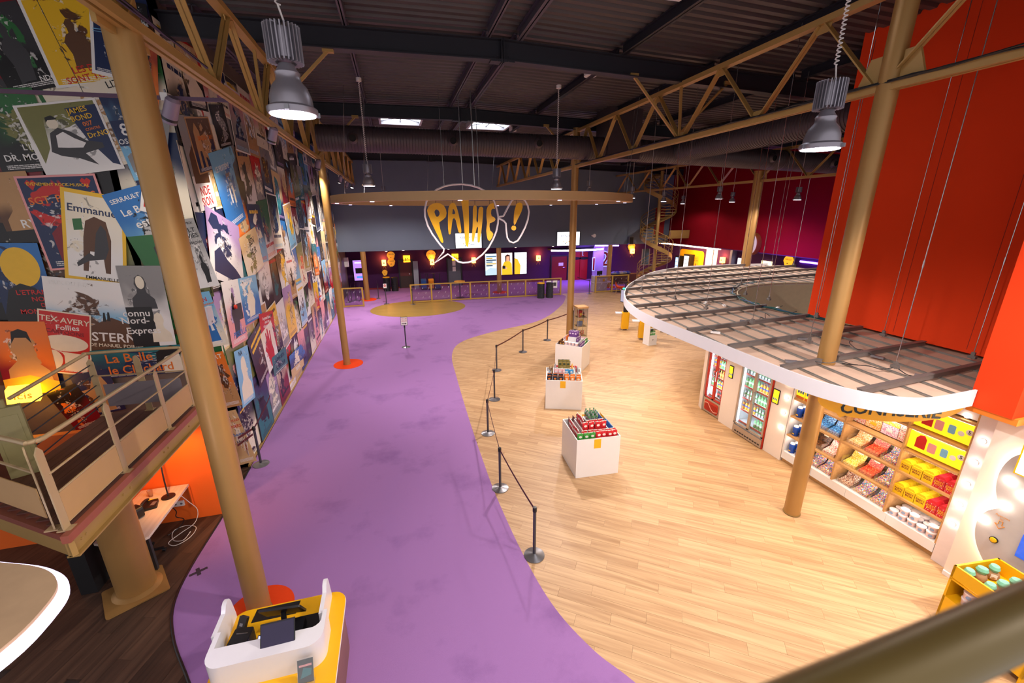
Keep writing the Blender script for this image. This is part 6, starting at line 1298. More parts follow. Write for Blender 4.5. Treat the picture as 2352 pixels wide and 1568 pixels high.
pouches(T, rz, 'pink', row(.1, .6, .1, .9, 4, z0, -pi/2)+row(.25, .9, .75, .9, 5, z0, 0), 'pink snack bag at the back of the farthest island', n3+' pink')

# ---------------------------------------------------------------- glass display cabinet behind the far island
p = PZ(1331, 795); t = thing('display_cabinet', p, 'tall glass display cabinet with wooden top beside the ring column', 'cabinet'); c = .21; x, y = p.x, p.y
b = MB()
for sx in (-1, 1):
    for sy in (-1, 1): b.bx(x+sx*c-.008, x+sx*c+.008, y+sy*c-.008, y+sy*c+.008, .06, 1.66)
b.build('frame', mat('alu_profile', '#b7b2ac', .35, .6), t); MB().bx(x-c-.02, x+c+.02, y-c-.02, y+c+.02, 1.66, 1.72).build('top', OAK, t); MB().bx(x-c, x+c, y-c, y+c, 0, .06).build('base', OAK, t)
for s in ((x-c, x-c+.004, y-c, y+c), (x+c-.004, x+c, y-c, y+c), (x-c, x+c, y-c, y-c+.004), (x-c, x+c, y+c-.004, y+c)): MB().bx(*s, .06, 1.66).build('pane', glass('cabinet_glass', '#f4f4f0', .1), t)
for z in (.5, .9, 1.28): MB().bx(x-c+.01, x+c-.01, y-c+.01, y+c-.01, z-.006, z).build('shelf', glass('shelf_glass', '#d4d8d0', .25), t)
t = thing('popcorn_bucket', (x-.04, y, 1.28), 'red printed popcorn bucket in the glass display cabinet', 'bucket'); MB().lathe([(.08, 0), (.11, .26), (.1, .262), (.07, .01), (.0001, .01)], (x-.05, y, 1.282), 20).build('bucket', mat('bucket_red', '#c2303c', .45, 0, .4, 20), t); MB(FR((x-.05, y-.1, 1.4), (1, 0, 0))).prism(circ(0, 0, .05, 16), 0, .006).build('badge', tmat('yellow'), t)
BOT['cola'].put((x+.1, y-.05, 1.282), 0, 'dark cola bottle in the glass display cabinet', 'cabinet bottles')
t = thing('cup_set', (x, y, .9), 'yellow popcorn cup in the glass display cabinet', 'cup'); MB().lathe([(.07, 0), (.09, .2), (.0001, .2)], (x+.05, y+.03, .902), 18).build('cup', YEL, t); MB().lathe([(.095, .2), (.09, .22), (.0001, .225)], (x+.05, y+.03, .902), 18).build('lid', YEL, t)
for k in range(3): PCH['blue'].put((x-.13+k*.07, y-.08, .902), .2*k, 'blue snack bag in the glass display cabinet', 'cabinet blue bags')
for k in range(4): PCH['red' if k > 1 else 'white'].put((x-.13+k*.08, y-.06, .502), .3*k, ('white' if k < 2 else 'red')+' snack bag low in the glass display cabinet', 'cabinet low bags')
# ---------------------------------------------------------------- yellow order kiosks
for i, (px_, lb) in enumerate((((1434, 757), 'yellow order kiosk with black screen post under the far canopy edge'), ((1474, 778), 'yellow order kiosk with black screen post next to the white snack rack'))):
    p = PZ(*px_); T = Matrix.Translation(p) @ Matrix.Rotation(-.35, 4, 'Z'); t = thing('order_kiosk', p, lb, 'kiosk', 'yellow order kiosks')
    MB(T).prism(rrect(-.17, .17, -.13, .13, .03), .07, .86).build('pedestal', YEL, t)
    for dx in (-.12, .12): MB(T).bx(dx-.03, dx+.03, -.1, .1, 0, .07).build('foot', CHROME, t)
    for s in (-1, 1): MB(T).prism(rrect(s*.32-.15, s*.32+.15, -.16, .16, .04), .8, .84).build('side_shelf', WHITE2, t)
    MB(T).prism(rrect(-.11, .11, -.06, .06, .02), .86, 1.55).build('post', BLACK, t)
    for s in (-1, 1):
        q = MB(T @ FR((s*.1, -s*.03, 1.62), (1, s*1.2, 0))).prism(rrect(-.2, .2, -.3, .3, .02), 0, .04).build('screen_housing', BLACK, t); MB(T @ FR((s*.1, -s*.03, 1.62), (1, s*1.2, 0))).bx(-.18, .18, -.27, .27, .04, .043).build('screen', mat('kiosk_screen', '#2c2a30', .2, emit=.4, ec='#d8d0e8'), q)
    MB(T).bx(-.2, .2, -.1, .1, 1.95, 1.99).build('status_light', mat('status_green', '#2fd07a', .4, emit=1.6, ec='#2fd98a'), t)
p = PZ(1492, 790); T = Matrix.Translation(p) @ Matrix.Rotation(.1, 4, 'Z'); t = thing('snack_rack', p, 'white snack rack with red boxes and green bottles beside a yellow kiosk', 'rack')
b = MB(T); b.bx(-.2, .2, -.18, .2, .04, .42); b.build('base_box', WHITE2, t); MB(T).bx(-.21, .21, -.19, .21, 0, .04).build('plinth', WHITE, t)
MB(T).bx(-.2, -.175, -.18, .2, .42, 1.35).build('side_panel', WHITE2, t); MB(T).bx(.175, .2, .05, .2, .42, 1.35).build('side_panel', WHITE2, t); MB(T).bx(-.175, .175, .18, .2, .42, 1.35).build('back_panel', WHITE2, t)
for z in (.74, 1.02): MB(T).bx(-.175, .19, -.18, .18, z-.02, z).build('shelf', WHITE2, t)
MB(T @ FR((0, -.18, .24))).prism([(-.03, .02), (-.012, -.012), (.0, -.03), (.012, -.012), (.03, .02), (.01, .008), (0, .02), (-.01, .008)], 0, .004).build('emblem', BLACK, t)
for i in range(4):
    for k in range(2): BOT['lime'].put(T @ Vector((-.12+i*.08, -.1+k*.1, .421)), 0, 'green bottle at the bottom of the white snack rack', 'bottles in the snack rack')
for k in range(3):
    PCH['yellow'].put(T @ Vector((-.1+k*.1, -.08, .742)), .1*k, 'yellow snack bag in the white snack rack', 'bags in the snack rack'); PCH['red'].put(T @ Vector((-.1+k*.1, -.08, 1.022)), .1*k, 'red snack bag on the upper shelf of the white snack rack', 'upper bags in the snack rack')
# ================================================================ far end of the hall
WY = 32.28
def rectY(x0, y0, x1, y1, Y):
    a = PY(x0, y1, Y); c = PY(x1, y0, Y); return a.x, c.x, a.z, c.z
def screenY(name, x0, y0, x1, y1, Y, label, cols, emit, grp=None, fr=.04):
    a, c, z0, z1 = rectY(x0, y0, x1, y1, Y); t = thing(name, ((a+c)/2, Y, z0), label, 'screen', grp); T = FR((a, Y-.06, z0))
    MB(T).bx(-fr, c-a+fr, -fr, z1-z0+fr, -.06, -.005).build('frame', BLACK, t); return t, T, c-a, z1-z0
def face(T, w, h, m, t, nm='display'): return MB(T).bx(0, w, 0, h, -.005, 0).build(nm, m, t)
def emat(name, c, e, var=.1, sc_=2.): return mat(name, c, .4, 0, var, sc_, emit=e, ec=c)
t, T, w_, h_ = screenY('portrait_screen', 815, 597, 838, 644, WY, 'lilac portrait screen behind the small glass fence', 0, 0, None); face(T, w_, h_, emat('scr_lilac', '#b98af0', .7), t)
MB(T).bx(w_*.15, w_*.85, h_*.35, h_*.62, 0, .004).build('picture', emat('scr_ink', '#1c1a2a', .05), t); MB(T).bx(w_*.2, w_*.8, h_*.12, h_*.22, 0, .004).build('caption', emat('scr_cyan', '#3f7ad0', .9), t); MB(T).bx(w_*.15, w_*.85, h_*.85, h_*.9, 0, .004).build('caption', emat('scr_white', '#ffffff', 1.0), t)
t, T, w_, h_ = screenY('portrait_screen', 1115, 582, 1142, 632, WY, 'portrait screen with blue bookshelf picture, first of three behind a column', 0, 0, 'advert screens'); face(T, w_, h_, emat('scr_ice', '#cfe4f4', .8), t)
for k in range(6): MB(T).bx(w_*.08, w_*(.6+.3*(k % 2)), h_*(.42+.085*k), h_*(.47+.085*k), 0, .004).build('shelf_picture', emat('scr_shelf%d' % (k % 3), ('#1f3a4f', '#e8c84a', '#5f8fae')[k % 3], .4), t)
MB(T).prism([(0, 0), (w_, 0), (w_, h_*.3), (w_*.4, h_*.35), (0, h_*.2)], 0, .004).build('pale_picture', emat('scr_pale', '#9fb8cc', .9), t)
SKN, HOOD = emat('scr_skin', '#d99a78', .8), emat('scr_hood', '#e0a21c', .9)
t, T, w_, h_ = screenY('portrait_screen', 1150, 580, 1176, 631, WY, 'portrait screen showing a smiling person in a yellow hoodie holding a phone', 0, 0, 'advert screens'); face(T, w_, h_, emat('scr_warm', '#f2e6e0', .7), t)
MB(T).prism([(w_*.1, 0), (w_*.1, h_*.35), (w_*.3, h_*.58), (w_*.45, h_*.64), (w_*.75, h_*.62), (w_*.95, h_*.5), (w_, 0)], 0, .003).build('hoodie', HOOD, t); MB(T).prism(circ(w_*.6, h_*.75, w_*.19, 20, h_*.14), .003, .005).build('face', SKN, t)
MB(T).prism([(w_*.4, h_*.6), (w_*.38, h_*.85), (w_*.55, h_*.93), (w_*.78, h_*.9), (w_*.82, h_*.6), (w_*.76, h_*.62), (w_*.74, h_*.84), (w_*.5, h_*.84), (w_*.47, h_*.6)], .005, .006).build('hair', emat('scr_hair', '#4a2a1c', .3), t)
MB(T).prism(rrect(w_*.15, w_*.4, h_*.28, h_*.42, .03), .005, .007).build('phone', emat('scr_phone', '#20242e', .2), t); MB(T).prism(circ(w_*.42, h_*.3, w_*.14, 14, h_*.05), .004, .006).build('hand', SKN, t)
t, T, w_, h_ = screenY('portrait_screen', 1181.5, 579, 1209, 629, WY, 'portrait screen showing one yellow sleeve on white, last of three', 0, 0, 'advert screens'); face(T, w_, h_, emat('scr_white2', '#f4fbff', .9), t); MB(T).prism([(0, 0), (0, h_*.75), (w_*.25, h_*.7), (w_*.5, h_*.4), (w_*.45, 0)], 0, .004).build('sleeve', HOOD, t); MB(T).bx(w_*.5, w_*.85, h_*.05, h_*.08, 0, .004).build('caption', emat('scr_white', '#ffffff', 1.0), t)
for x0, y0, x1, y1, lb in ((1047, 535, 1105, 570, 'white welcome screen behind the hanging yellow letters'), (1279, 532, 1331, 564, 'white welcome screen above the violet neon door canopy')):
    t, T, w_, h_ = screenY('welcome_screen', x0, y0, x1, y1, 28.66, lb, 0, 0, 'welcome screens', .03); face(T, w_, h_, emat('scr_welcome', '#f2f6ff', 1.0, .02), t); q = MB(); text(q, 'BIENVENUE', T, w_*.5, h_*.7, h_*.17, .004, wmax=w_*.66); q.build('lettering', emat('scr_navy', '#33406a', .1), t)
    for k, (u, v) in enumerate(((.3, .3), (.42, .22), (.52, .3), (.36, .16))): MB(T).prism(circ(w_*u, h_*v, h_*.04, 10), 0, .004).build('dot', emat(('scr_gold', 'scr_navy')[k == 3], ('#f0b020', '#33406a')[k == 3], .5), t)
    MB(T).bx(w_*.56, w_*.74, h_*.22, h_*.26, 0, .004).build('caption', emat('scr_grey', '#7a86a8', .3), t)
# sconces: glowing box with two stick legs
SCL = emat('sconce_glow', '#ffb04a', 5, .02); SGM = mat('sconce_brass', '#b8863a', .4, .5)
def sconce(p, T, lb):
    t = thing('wall_sconce', p, lb, 'lamp', 'glowing box sconces'); MB(T).bx(-.14, .14, -.2, .2, .05, .28).build('shade', SCL, t)
    for s in (-1, 1): MB(T).beam((0, -.2, .14), (s*.14, -.5, .14), .025, .025, up=(0, 0, 1)).build('leg', SGM, t)
    MB(T).bx(-.05, .05, -.05, .05, 0, .05).build('wall_plate', SGM, t); MB(T).prism(circ(0, .0, .05, 12), .28, .285).build('motif', mat('sconce_ink', '#8a4a10', .5), t)
    u = T @ Vector((0, .3, .25)); lamp('sconce_light', 'POINT', u, 16, '#ff9a4a', .1)
for x, y, lb in ((882, 603, 'glowing box sconce beside two stacked bubble signs'), (992, 601, 'glowing box sconce under a single bubble sign'), (1087, 597, 'glowing box sconce beside the grey door'), (1235, 592, 'glowing box sconce between the screens and the red door')):
    p = PY(x, y, WY); sconce(p, FR(p), lb)
p = PY(1450, 576, WY); sconce(p, FR(p), 'glowing box sconce beside the spiral staircase')
BUBM = mat('bubble_amber', '#c98a2c', .5, 0, .05, emit=.35, ec='#e09a2c')
def bubble(p, T, lb, r=.36, lines=('SALLES',), m=None):
    t = thing('bubble_sign', p, lb, 'sign', 'amber bubble signs'); sh_ = [(r*math.cos(q)*(1 if math.sin(q) > 0 else .85), r*(1.05*math.sin(q))) for q in [math.radians(k) for k in range(0, 360, 15)]]; sh_ = sh_[:17]+[(-.55*r, -1.15*r)]+sh_[17:]
    MB(T).prism(sh_, 0, .06).build('board', m or BUBM, t); q = MB()
    for k, s in enumerate(lines): text(q, s, T, 0, r*(.35-.5*k), r*.3, .064, wmax=r*1.4)
    if lines: q.build('lettering', tmat('black'), t)
    MB(T).prism([(-.3*r, -.45*r), (.1*r, -.45*r), (.0, -.3*r), (-.2*r, -.3*r)], .06, .064).build('mark', tmat('black'), t)
for x, y, r, ln, lb in ((898, 587, .29, ('SALLES',), 'upper of two stacked amber bubble signs'), (899, 602.5, .28, ('SALLES',), 'lower of two stacked amber bubble signs'), (884, 626, .2, (), 'small round amber sign below a sconce'), (990, 586, .36, ('SALLES',), 'single amber bubble sign above a sconce'), (1450, 567, .34, ('SALLES',), 'amber bubble sign beside the spiral staircase')):
    p = PY(x, y, WY); bubble(p, FR(p), lb, r, ln)
for x, y, lb in ((934, 594, 'lit yellow exit sign over the red brown doorway'), (1045, 590, 'lit yellow exit sign over the grey door')):
    p = PY(x, y, WY); T = FR(p); t = thing('exit_sign', p, lb, 'sign', 'lit exit signs'); MB(T).bx(-.24, .24, -.24, .24, 0, .1).build('box', emat('exit_glow', '#ffae1c', 2.4, .02), t); MB(T).prism([(-.08, -.12), (-.03, -.12), (-.03, .06), (-.1, .06)], .1, .104).build('figure', BLACK, t); MB(T).prism([(.02, -.02), (.1, -.02), (.1, .04), (.02, .04)], .1, .104).build('arrow', BLACK, t)
# doors of the back wall
def doorY(n, x0, y0, x1, m, lb, split=None):
    a, c, z0, z1 = rectY(x0, y0, x1, y0+40, WY); z0 = 0; o = struct(MB().bx(a, c, WY-.06, WY-.01, 0, z1).build('door_%d' % n, m)); b = MB(); b.bx(a-.1, a, WY-.1, WY, 0, z1+.1).bx(c, c+.1, WY-.1, WY, 0, z1+.1).bx(a, c, WY-.1, WY, z1, z1+.1); b.build('door_frame', BLACK, o); MB().cyl((a+(c-a)*.85, WY-.12, 1.05), (a+(c-a)*.72, WY-.12, 1.05), .018, n=8).build('door_handle', CHROME, o); return o, a, c, z1
DRD = mat('door_oxblood', '#5e2020', .5); DGR = mat('door_slate', '#565a64', .5); DRR = mat('door_red', '#a8141c', .4, coat=.2)
o, a, c, z1 = doorY(1, 920, 598, 944, DRD, ''); MB().bx(c+.1, c+.45, WY-.55, WY-.5, 0, z1).build('open_leaf', mat('door_pale', '#9aa0aa', .4), o); MB().bx(a, c, WY-.065, WY-.06, .05, .9).build('kick_panel', mat('kick_dark', '#3d2b26', .6), o)
o, a, c, z1 = doorY(2, 1030, 594, 1057, DGR, '');
for k in range(2): MB().bx(a+(c-a)*.35, a+(c-a)*.6, WY-.066, WY-.06, z1-.5-k*.42, z1-.15-k*.42).build('notice', WHITE, o)
o, a, c, z1 = doorY(3, 1266, 588, 1302, mat('door_maroon', '#7c141c', .35, coat=.3), ''); MB().bx(a+.6, a+1.0, WY-.066, WY-.06, z1-.75, z1-.5).build('notice', WHITE, o)
# hall 1 entrance: recessed double doors, neon canopy, numerals
LILAC_LIT = mat('lilac_lit_wall', '#a99ab8', .5)  # pale wall, with the lilac light on it mixed into the colour
a = PY(1302, 600, WY).x; c = PY(1372, 600, WY).x
t = thing('hall_entrance', ((a+c)/2, 31.9, 0), 'entrance portal to hall 1 with violet neon canopy over red double doors', 'entrance'); 
for x0, x1 in ((1314, 1331), (1331.5, 1349)):
    p, q = PY(x0, 600, WY-.1).x, PY(x1, 600, WY-.1).x; d_ = MB().bx(p+.01, q-.01, WY-.16, WY-.1, 0, 2.25).build('door', DRR, t); MB(FR(((p+q)/2, WY-.165, 1.75))).prism(circ(0, 0, .42, 20, .12), 0, .004).build('round_window', BLACK, d_)
MB().bx(PY(1349, 600, WY).x, PY(1372, 600, WY).x, WY-1.1, WY-.95, 0, 2.75).build('side_wall', LILAC_LIT, t); MB().bx(a, c, WY-.3, WY-.1, 2.3, 3.0).build('lintel', LILAC_LIT, t)
a2, c2 = PY(1266, 575, 31.0).x, PY(1385, 575, 31.0).x; z_ = PY(1325, 574, 31.0).z
MB().prism([(a2, 31.0), (a2+.7, 30.6), (c2-.9, 30.6), (c2, 31.0), (c2, 31.9), (a2, 31.9)], z_, z_+.12).build('canopy_board', BLACK, t); NEON = emat('neon_violet', '#8a5cff', 9, .02); NEONW = emat('neon_violet_core', '#d9c8ff', 9, .02)
MB().tube([(a2, 31.0, z_+.02), (a2+.7, 30.58, z_+.02), (c2-.9, 30.58, z_+.02), (c2, 31.0, z_+.02)], .06, 8).build('neon_tube', NEONW, t)
lamp('neon_light', 'AREA', ((a2+c2)/2, 30.55, z_-.1), 60, '#8a55ff', 3, ((a2+c2)/2, 31.2, 0), sizey=.3)
DIG = mat('numeral_red', '#8c1a16', .5); HAL = emat('numeral_halo', '#9fb4ff', .8, .02)
for s, x, y, hh, Y_ in (('1', 1363, 608, .95, WY-1.12), ('2', 1389, 596, 1.15, WY-.02), ('1', 1339, 581, .4, WY-.32)):
    p = PY(x, y, Y_); tt = thing('neon_numeral', p, f"{'large' if hh > .5 else 'small'} red numeral {s} with glowing outline {'on the lilac-lit wall' if hh > 1 else 'on the portal side wall' if hh > .5 else 'over the red double doors'}", 'sign', 'hall numerals'); q = MB(); text(q, s, FR(p), 0, 0, hh*1.03, .02, bold=.04); q.build('halo', HAL, tt); q = MB(); text(q, s, FR(p), 0, 0, hh, .06, bold=.01); q.build('numeral', DIG, tt)
a, c = PY(1372, 600, WY).x, PY(1403, 600, WY).x; struct(MB().bx(a, c, WY-.02, WY, 0, 3.0).build('wall_lilac_lit', LILAC_LIT))
p, q = PY(1367, 564, 30.5), PY(1421, 564, 30.5); tag(MB().tube([p, q], .05, 8).build('neon_tube', NEON, base=p), 'straight violet neon tube beside the large numeral 2', 'neon')
lamp('neon_light', 'AREA', (p+q)/2-V(0, 0, .15), 40, '#8a55ff', 2, ((p.x+q.x)/2, 32, 0), sizey=.2)
for x, y in ((887, 577), (926, 575), (1184, 568), (1270, 566), (1030, 572)):
    p = PZ(x, y, 3.03); t = thing('soffit_downlight', p, 'small round downlight in the dark soffit of the far hall', 'lamp', 'soffit downlights'); MB().cyl(p+V(0, 0, .02), p, .09, n=14).build('trim', WHITE, t); MB().cyl(p, p-V(0, 0, .006), .07, n=14).build('lens', emat('soffit_lens', '#fff0e0', 8, .01), t)
    lamp('soffit_light', 'SPOT', p-V(0, 0, .05), 40, '#ffc0b0', .05, p-V(0, .5, 3), 110, .7)
# small wall devices
p = PY(1365, 541, 28.68); t = thing('smoke_detector', p, 'white round detector on the charcoal wall', 'detector'); MB(FR(p)).lathe([(.14, 0), (.12, .05), (.0001, .06)], n=18).build('body', WHITE, t); MB(FR(PY(1360, 541, 28.68))).lathe([(.07, 0), (.06, .04), (.0001, .05)], n=14).build('sensor', WHITE, t)
p = PY(1447, 552, 28.68); t = thing('wall_speaker', p, 'grey wall speaker on the charcoal wall near the staircase', 'speaker'); MB(FR(p)).bx(-.18, .18, -.28, .28, 0, .22).build('cabinet', GREY, t); MB(FR(p)).bx(-.15, .15, -.24, .24, .22, .226).build('grille', BLACK, t)
p = PX(790, 602, -3.5); t = thing('wall_box', p, 'white box on the wall end beside the lilac screen', 'box'); MB().box(p+V(.15, 0, 0), (.25, .3, .6)).build('cover', WHITE, t)

# ---------------------------------------------------------------- glass fence with gold posts
FPO = mat('fence_gold', '#b5913e', .45, .2); FGL = glass('fence_glass', '#e6deea', .05)
def fence(pts, label, H=1.16):
    P = [PZ(*p) for p in pts]; t = thing('glass_fence', P[0], label, 'fence', 'gold framed glass fences')
    for p in P: MB().bx(p.x-.045, p.x+.045, p.y-.045, p.y+.045, 0, H).build('post', FPO, t)
    for a, c in zip(P, P[1:]):
        MB().beam(a+V(0, 0, H-.03), c+V(0, 0, H-.03), .08, .06).build('top_rail', FPO, t); MB().beam(a+V(0, 0, .07), c+V(0, 0, .07), .06, .07).build('bottom_rail', FPO, t)
        d = c-a; n3 = d.length; g = MB().beam(a+V(0, 0, (H)/2+.02), c+V(0, 0, H/2+.02), .012, H-.16).build('pane', FGL, t)
        T = FR(a, d); b = MB(T)
        for k, (u, v) in enumerate(((.2, .85), (.55, .85), (.85, .85), (.35, .55), (.7, .55), (.2, .28), (.55, .28), (.85, .28))): b.prism([(n3*u, v), (n3*u+.02, v), (n3*u+.05, v+.1), (n3*u+.04, v+.1)], .012, .014)
        b.build('decal_marks', mat('decal_white', '#d8d2dc', .5), g)
    return t
fence([(946, 696), (992.6, 692.8), (1037, 690.5), (1081, 688), (1123.8, 685.8), (1166, 683.5), (1207, 681.4), (1247.7, 679.2), (1287, 677)], 'long gold framed glass fence along the far edge of the carpet')
fence([(791, 706), (836, 703.5)], 'short gold framed glass fence beside the poster wall end')
fence([(1367, 671.8), (1404.6, 669.8), (1440.6, 667.6)], 'short gold framed glass fence beside the orange chair')
a = PZ(1266, 678); t = thing('fence_notice', (a.x, a.y-.05, .6), 'pair of white notices on the glass fence near the bins', 'sign')
for k in range(2): q = MB(FR((a.x-.2+k*.42, a.y-.06, .75))).bx(-.17, .17, -.25, .25, 0, .006).build('sheet', WHITE, t); MB(FR((a.x-.2+k*.42, a.y-.066, .75))).bx(-.1, .1, -.12, .12, 0, .003).build('print', tmat('orange' if k == 0 else 'charcoal'), q)
# ---------------------------------------------------------------- bins
def litter(lid):
    t = thing('litter_bin', (0, 0, 0), None, 'bin'); m = mat('bin_black', '#222126', .5); b = MB()
    b.lathe([(.24, 0), (.24, .03), (.225, .05), (.245, .08), (.225, .11)]+[(r_, .11+.06*k+dz) for k in range(13) for r_, dz in ((.245, .03), (.225, .06))]+[(.25, .93), (.25, .96)], n=24); b.build('drum', m, t)
    MB().lathe([(.25, .955), (.2, .99), (.0001, .99)] if lid == 'black' else [(.25, .96), (.25, 1.0), (.12, 1.0), (.11, .97), (.0001, .97)], n=24).build('lid', YEL if lid == 'yellow' else m, t); return t
LB = {c: Once(litter(c)) for c in ('yellow', 'black')}
for px_, c, lb in (((1242, 684), 'yellow', 'ribbed black litter bin with yellow lid in front of the glass fence'), ((1262, 683), 'black', 'ribbed black litter bin with dark lid in front of the glass fence'), ((890, 668), 'yellow', 'ribbed black litter bin with yellow lid by the back wall'), ((908, 667.5), 'black', 'ribbed black litter bin with dark lid by the back wall')):
    p = PZ(*px_); p.y = min(p.y, 31.8); LB[c].put((p.x, p.y, 0), 0, lb, 'ribbed litter bins')
# ---------------------------------------------------------------- stacked booster seats by the back wall
for x, c, lb in ((974, 'blue', 'stack of blue booster seats on a black trolley by the back wall'), (991, 'orange', 'stack of amber booster seats on a black trolley by the back wall'), (1006, 'teal', 'black trolley with few dark blue booster seats by the back wall')):
    p = PZ(x, 665); p.y = min(p.y, 31.5); p.x = PY(x, 660, p.y).x; t = thing('seat_trolley', p, lb, 'trolley', 'booster seat trolleys'); q = mat('booster_'+c, {'blue': '#2a5a9a', 'orange': '#d98a1c', 'teal': '#2c4a78'}[c], .5)
    for k in range(6 if c != 'teal' else 3): MB(Matrix.Translation((p.x, p.y, .15+k*.1)) @ Matrix.Rotation(.25, 4, 'X')).prism(rrect(-.19, .19, -.2, .2, .06), 0, .08).build('booster_seat', q, t)
    MB().tube([(p.x-.2, p.y+.25, .05), (p.x-.2, p.y+.25, 1.15), (p.x+.2, p.y+.25, 1.15), (p.x+.2, p.y+.25, .05)], .025, 6).build('handle_frame', BLACK, t); MB().bx(p.x-.21, p.x+.21, p.y-.22, p.y+.25, .06, .12).build('platform', BLACK, t)
    for s in (-1, 1): MB().cyl((p.x+s*.16-.02, p.y-.15, .04), (p.x+s*.16+.02, p.y-.15, .04), .04, n=10).build('castor', BLACK, t)
p = PZ(1057, 683); t = thing('poser_table', p, 'tall round poser table with amber top behind the glass fence', 'table'); MB().lathe([(.35, 1.05), (.36, 1.07), (.35, 1.09), (.0001, 1.09)], p, 28).build('top', mat('table_amber', '#c98a2a', .4), t); MB().cyl(p+V(0, 0, .02), p+V(0, 0, 1.05), .04, n=14).build('stem', STEEL, t); MB().lathe([(.28, 0), (.28, .015), (.04, .03)], p, 24).build('base', STEEL, t)
for px_, lb in (((870, 685), 'belt stanchion behind the golden inlay'), ((1353, 674.5), 'belt stanchion at the opening beside the hall entrance'), ((948, 696), 'belt stanchion at the end of the long glass fence')):
    p = PZ(*px_); o = STA.put((p.x, p.y-(.42 if px_[0] == 948 else 0), 0), 0, lb, 'far stanchions')
for k, (x, y) in enumerate(((797, 702), (805, 699), (815, 696), (826, 698))):
    p = PZ(x, y); o = STA.put((p.x, p.y+1.0, 0), 0, 'belt stanchion parked behind the short glass fence', 'parked stanchions')
# ---------------------------------------------------------------- welcome desk, chair and table at the right
p = PZ(1376, 669); p.y = max(p.y, PZ(1385, 670.8).y+.5); p.x = PY(1376, 650, p.y).x; t = thing('welcome_desk', p, 'pale stone welcome desk behind the short glass fence', 'desk'); MB().prism(rrect(p.x-.5, p.x+.5, p.y-.3, p.y+.3, .06), 0, 1.08).build('body', mat('pale_terrazzo', '#b9b3ae', .5, 0, .2, 12), t); MB().prism(rrect(p.x-.55, p.x+.9, p.y-.34, p.y+.3, .06), .62, .66).build('side_shelf', WHITE, t); MB(FR((p.x+.2, p.y-.3, .8))).prism(circ(0, 0, .09, 14), 0, .005).build('emblem', tmat('yellow'), t)
mn = thing('desk_monitor', (p.x, p.y, 1.08), 'small black monitor on the pale welcome desk', 'monitor'); MB(FR((p.x, p.y, 1.28), (1, .2, 0))).bx(-.22, .22, -.14, .14, -.02, .02).build('panel', BLACK, mn); MB().cyl((p.x, p.y, 1.08), (p.x, p.y, 1.2), .03, n=10).build('stand', BLACK, mn)
p = PZ(1421, 676); t = thing('shell_chair', p, 'orange shell chair with wooden legs beside the canopy', 'chair'); OS = mat('shell_orange', '#c8401c', .5); T = Matrix.Translation(p) @ Matrix.Rotation(.9, 4, 'Z')
vs = []; fs = []
for j, (yy, zz, ww) in enumerate(((-.24, .44, .22), (-.1, .42, .25), (.08, .43, .26), (.2, .5, .25), (.25, .66, .22), (.27, .82, .15))):
    for i in range(7):
        u = (i-3)/3; vs.append((u*ww, yy-.02*u*u, zz+.12*abs(u)**3*(1 if j < 4 else 0)))
for j in range(5):
    for i in range(6): fs.append((j*7+i, j*7+i+1, j*7+8+i, j*7+7+i))
b = MB(T); b.add(vs, fs); b.add([(x, y-.015, z-.02) for x, y, z in vs], [f[::-1] for f in fs]); b.build('shell', OS, t)
for sx in (-1, 1):
    for sy in (-1, 1): MB(T).cyl((sx*.12, sy*.12, .42), (sx*.24, sy*.22, 0), .018, .012, 8).build('leg', mat('beech_leg', '#b08a58', .5), t)
p = PZ(1436, 672); t = thing('cafe_table', p, 'dark square cafe table beside the orange chair', 'table'); MB().bx(p.x-.3, p.x+.3, p.y-.3, p.y+.3, .72, .75).build('top', BLACK, t); MB().cyl(p+V(0, 0, .02), p+V(0, 0, .72), .035, n=10).build('stem', BLACK, t); MB().bx(p.x-.22, p.x+.22, p.y-.22, p.y+.22, 0, .02).build('base', BLACK, t)
p = PY(1427, 622, 29.5); t = thing('bag_pile', (p.x, p.y, 0), 'clear bags of grey and blue bundles on a low cabinet by the back wall', 'bags')
MB().bx(p.x-1.0, p.x+3.4, 29.3, 29.9, 0, p.z-.25).build('cabinet', mat('cabinet_maroon', '#3d1518', .5), t)
for k in range(5): MB(Matrix.Translation((p.x-.6+k*.3, 29.55, p.z-.25)) @ Matrix.Diagonal((1.2, 1, .9, 1))).lathe([(.12, 0), (.2, .06), (.19, .16), (.1, .24), (.0001, .26)], n=12).build('bundle', mat('bundle%d' % (k % 3), ('#6a6f7c', '#2f3f7c', '#8a8478')[k % 3], .4, bump=.6, bscale=14), t)

# ================================================================ spiral staircase
p = PY(1512, 500, 26.9); CX, CY = p.x, p.y; t = thing('spiral_staircase', (CX, CY, 0), 'gold metal spiral staircase climbing the corner of the charcoal wall', 'staircase'); RS = 1.15; TOPZ = 8.0
MB().cyl((CX, CY, 0), (CX, CY, TOPZ), .12, n=18).build('centre_pole', GOLD, t)
ns = 42; a0 = math.radians(200); da = math.radians(21); STM = mat('stair_tread', '#a08448', .5, .2)
for k in range(ns):
    z = .19*(k+1); a = a0-da*k; poly = [(CX+.1*math.cos(a), CY+.1*math.sin(a)), (CX+RS*math.cos(a-da*.6), CY+RS*math.sin(a-da*.6)), (CX+RS*math.cos(a+da*.6), CY+RS*math.sin(a+da*.6))]
    MB().prism(poly, z-.04, z).build('tread', STM, t)
f = lambda k, r_, dz: (CX+r_*math.cos(a0-da*k), CY+r_*math.sin(a0-da*k), .19*(k+1)+dz)
b = MB(); vs = []; fs = []
for k in range(ns): vs += [f(k, RS, -.22), f(k, RS, .06), f(k, RS+.02, .06), f(k, RS+.02, -.22)]
for k in range(ns-1):
    for q in range(4): fs.append((4*k+q, 4*k+4+q, 4*k+4+(q+1) % 4, 4*k+(q+1) % 4))
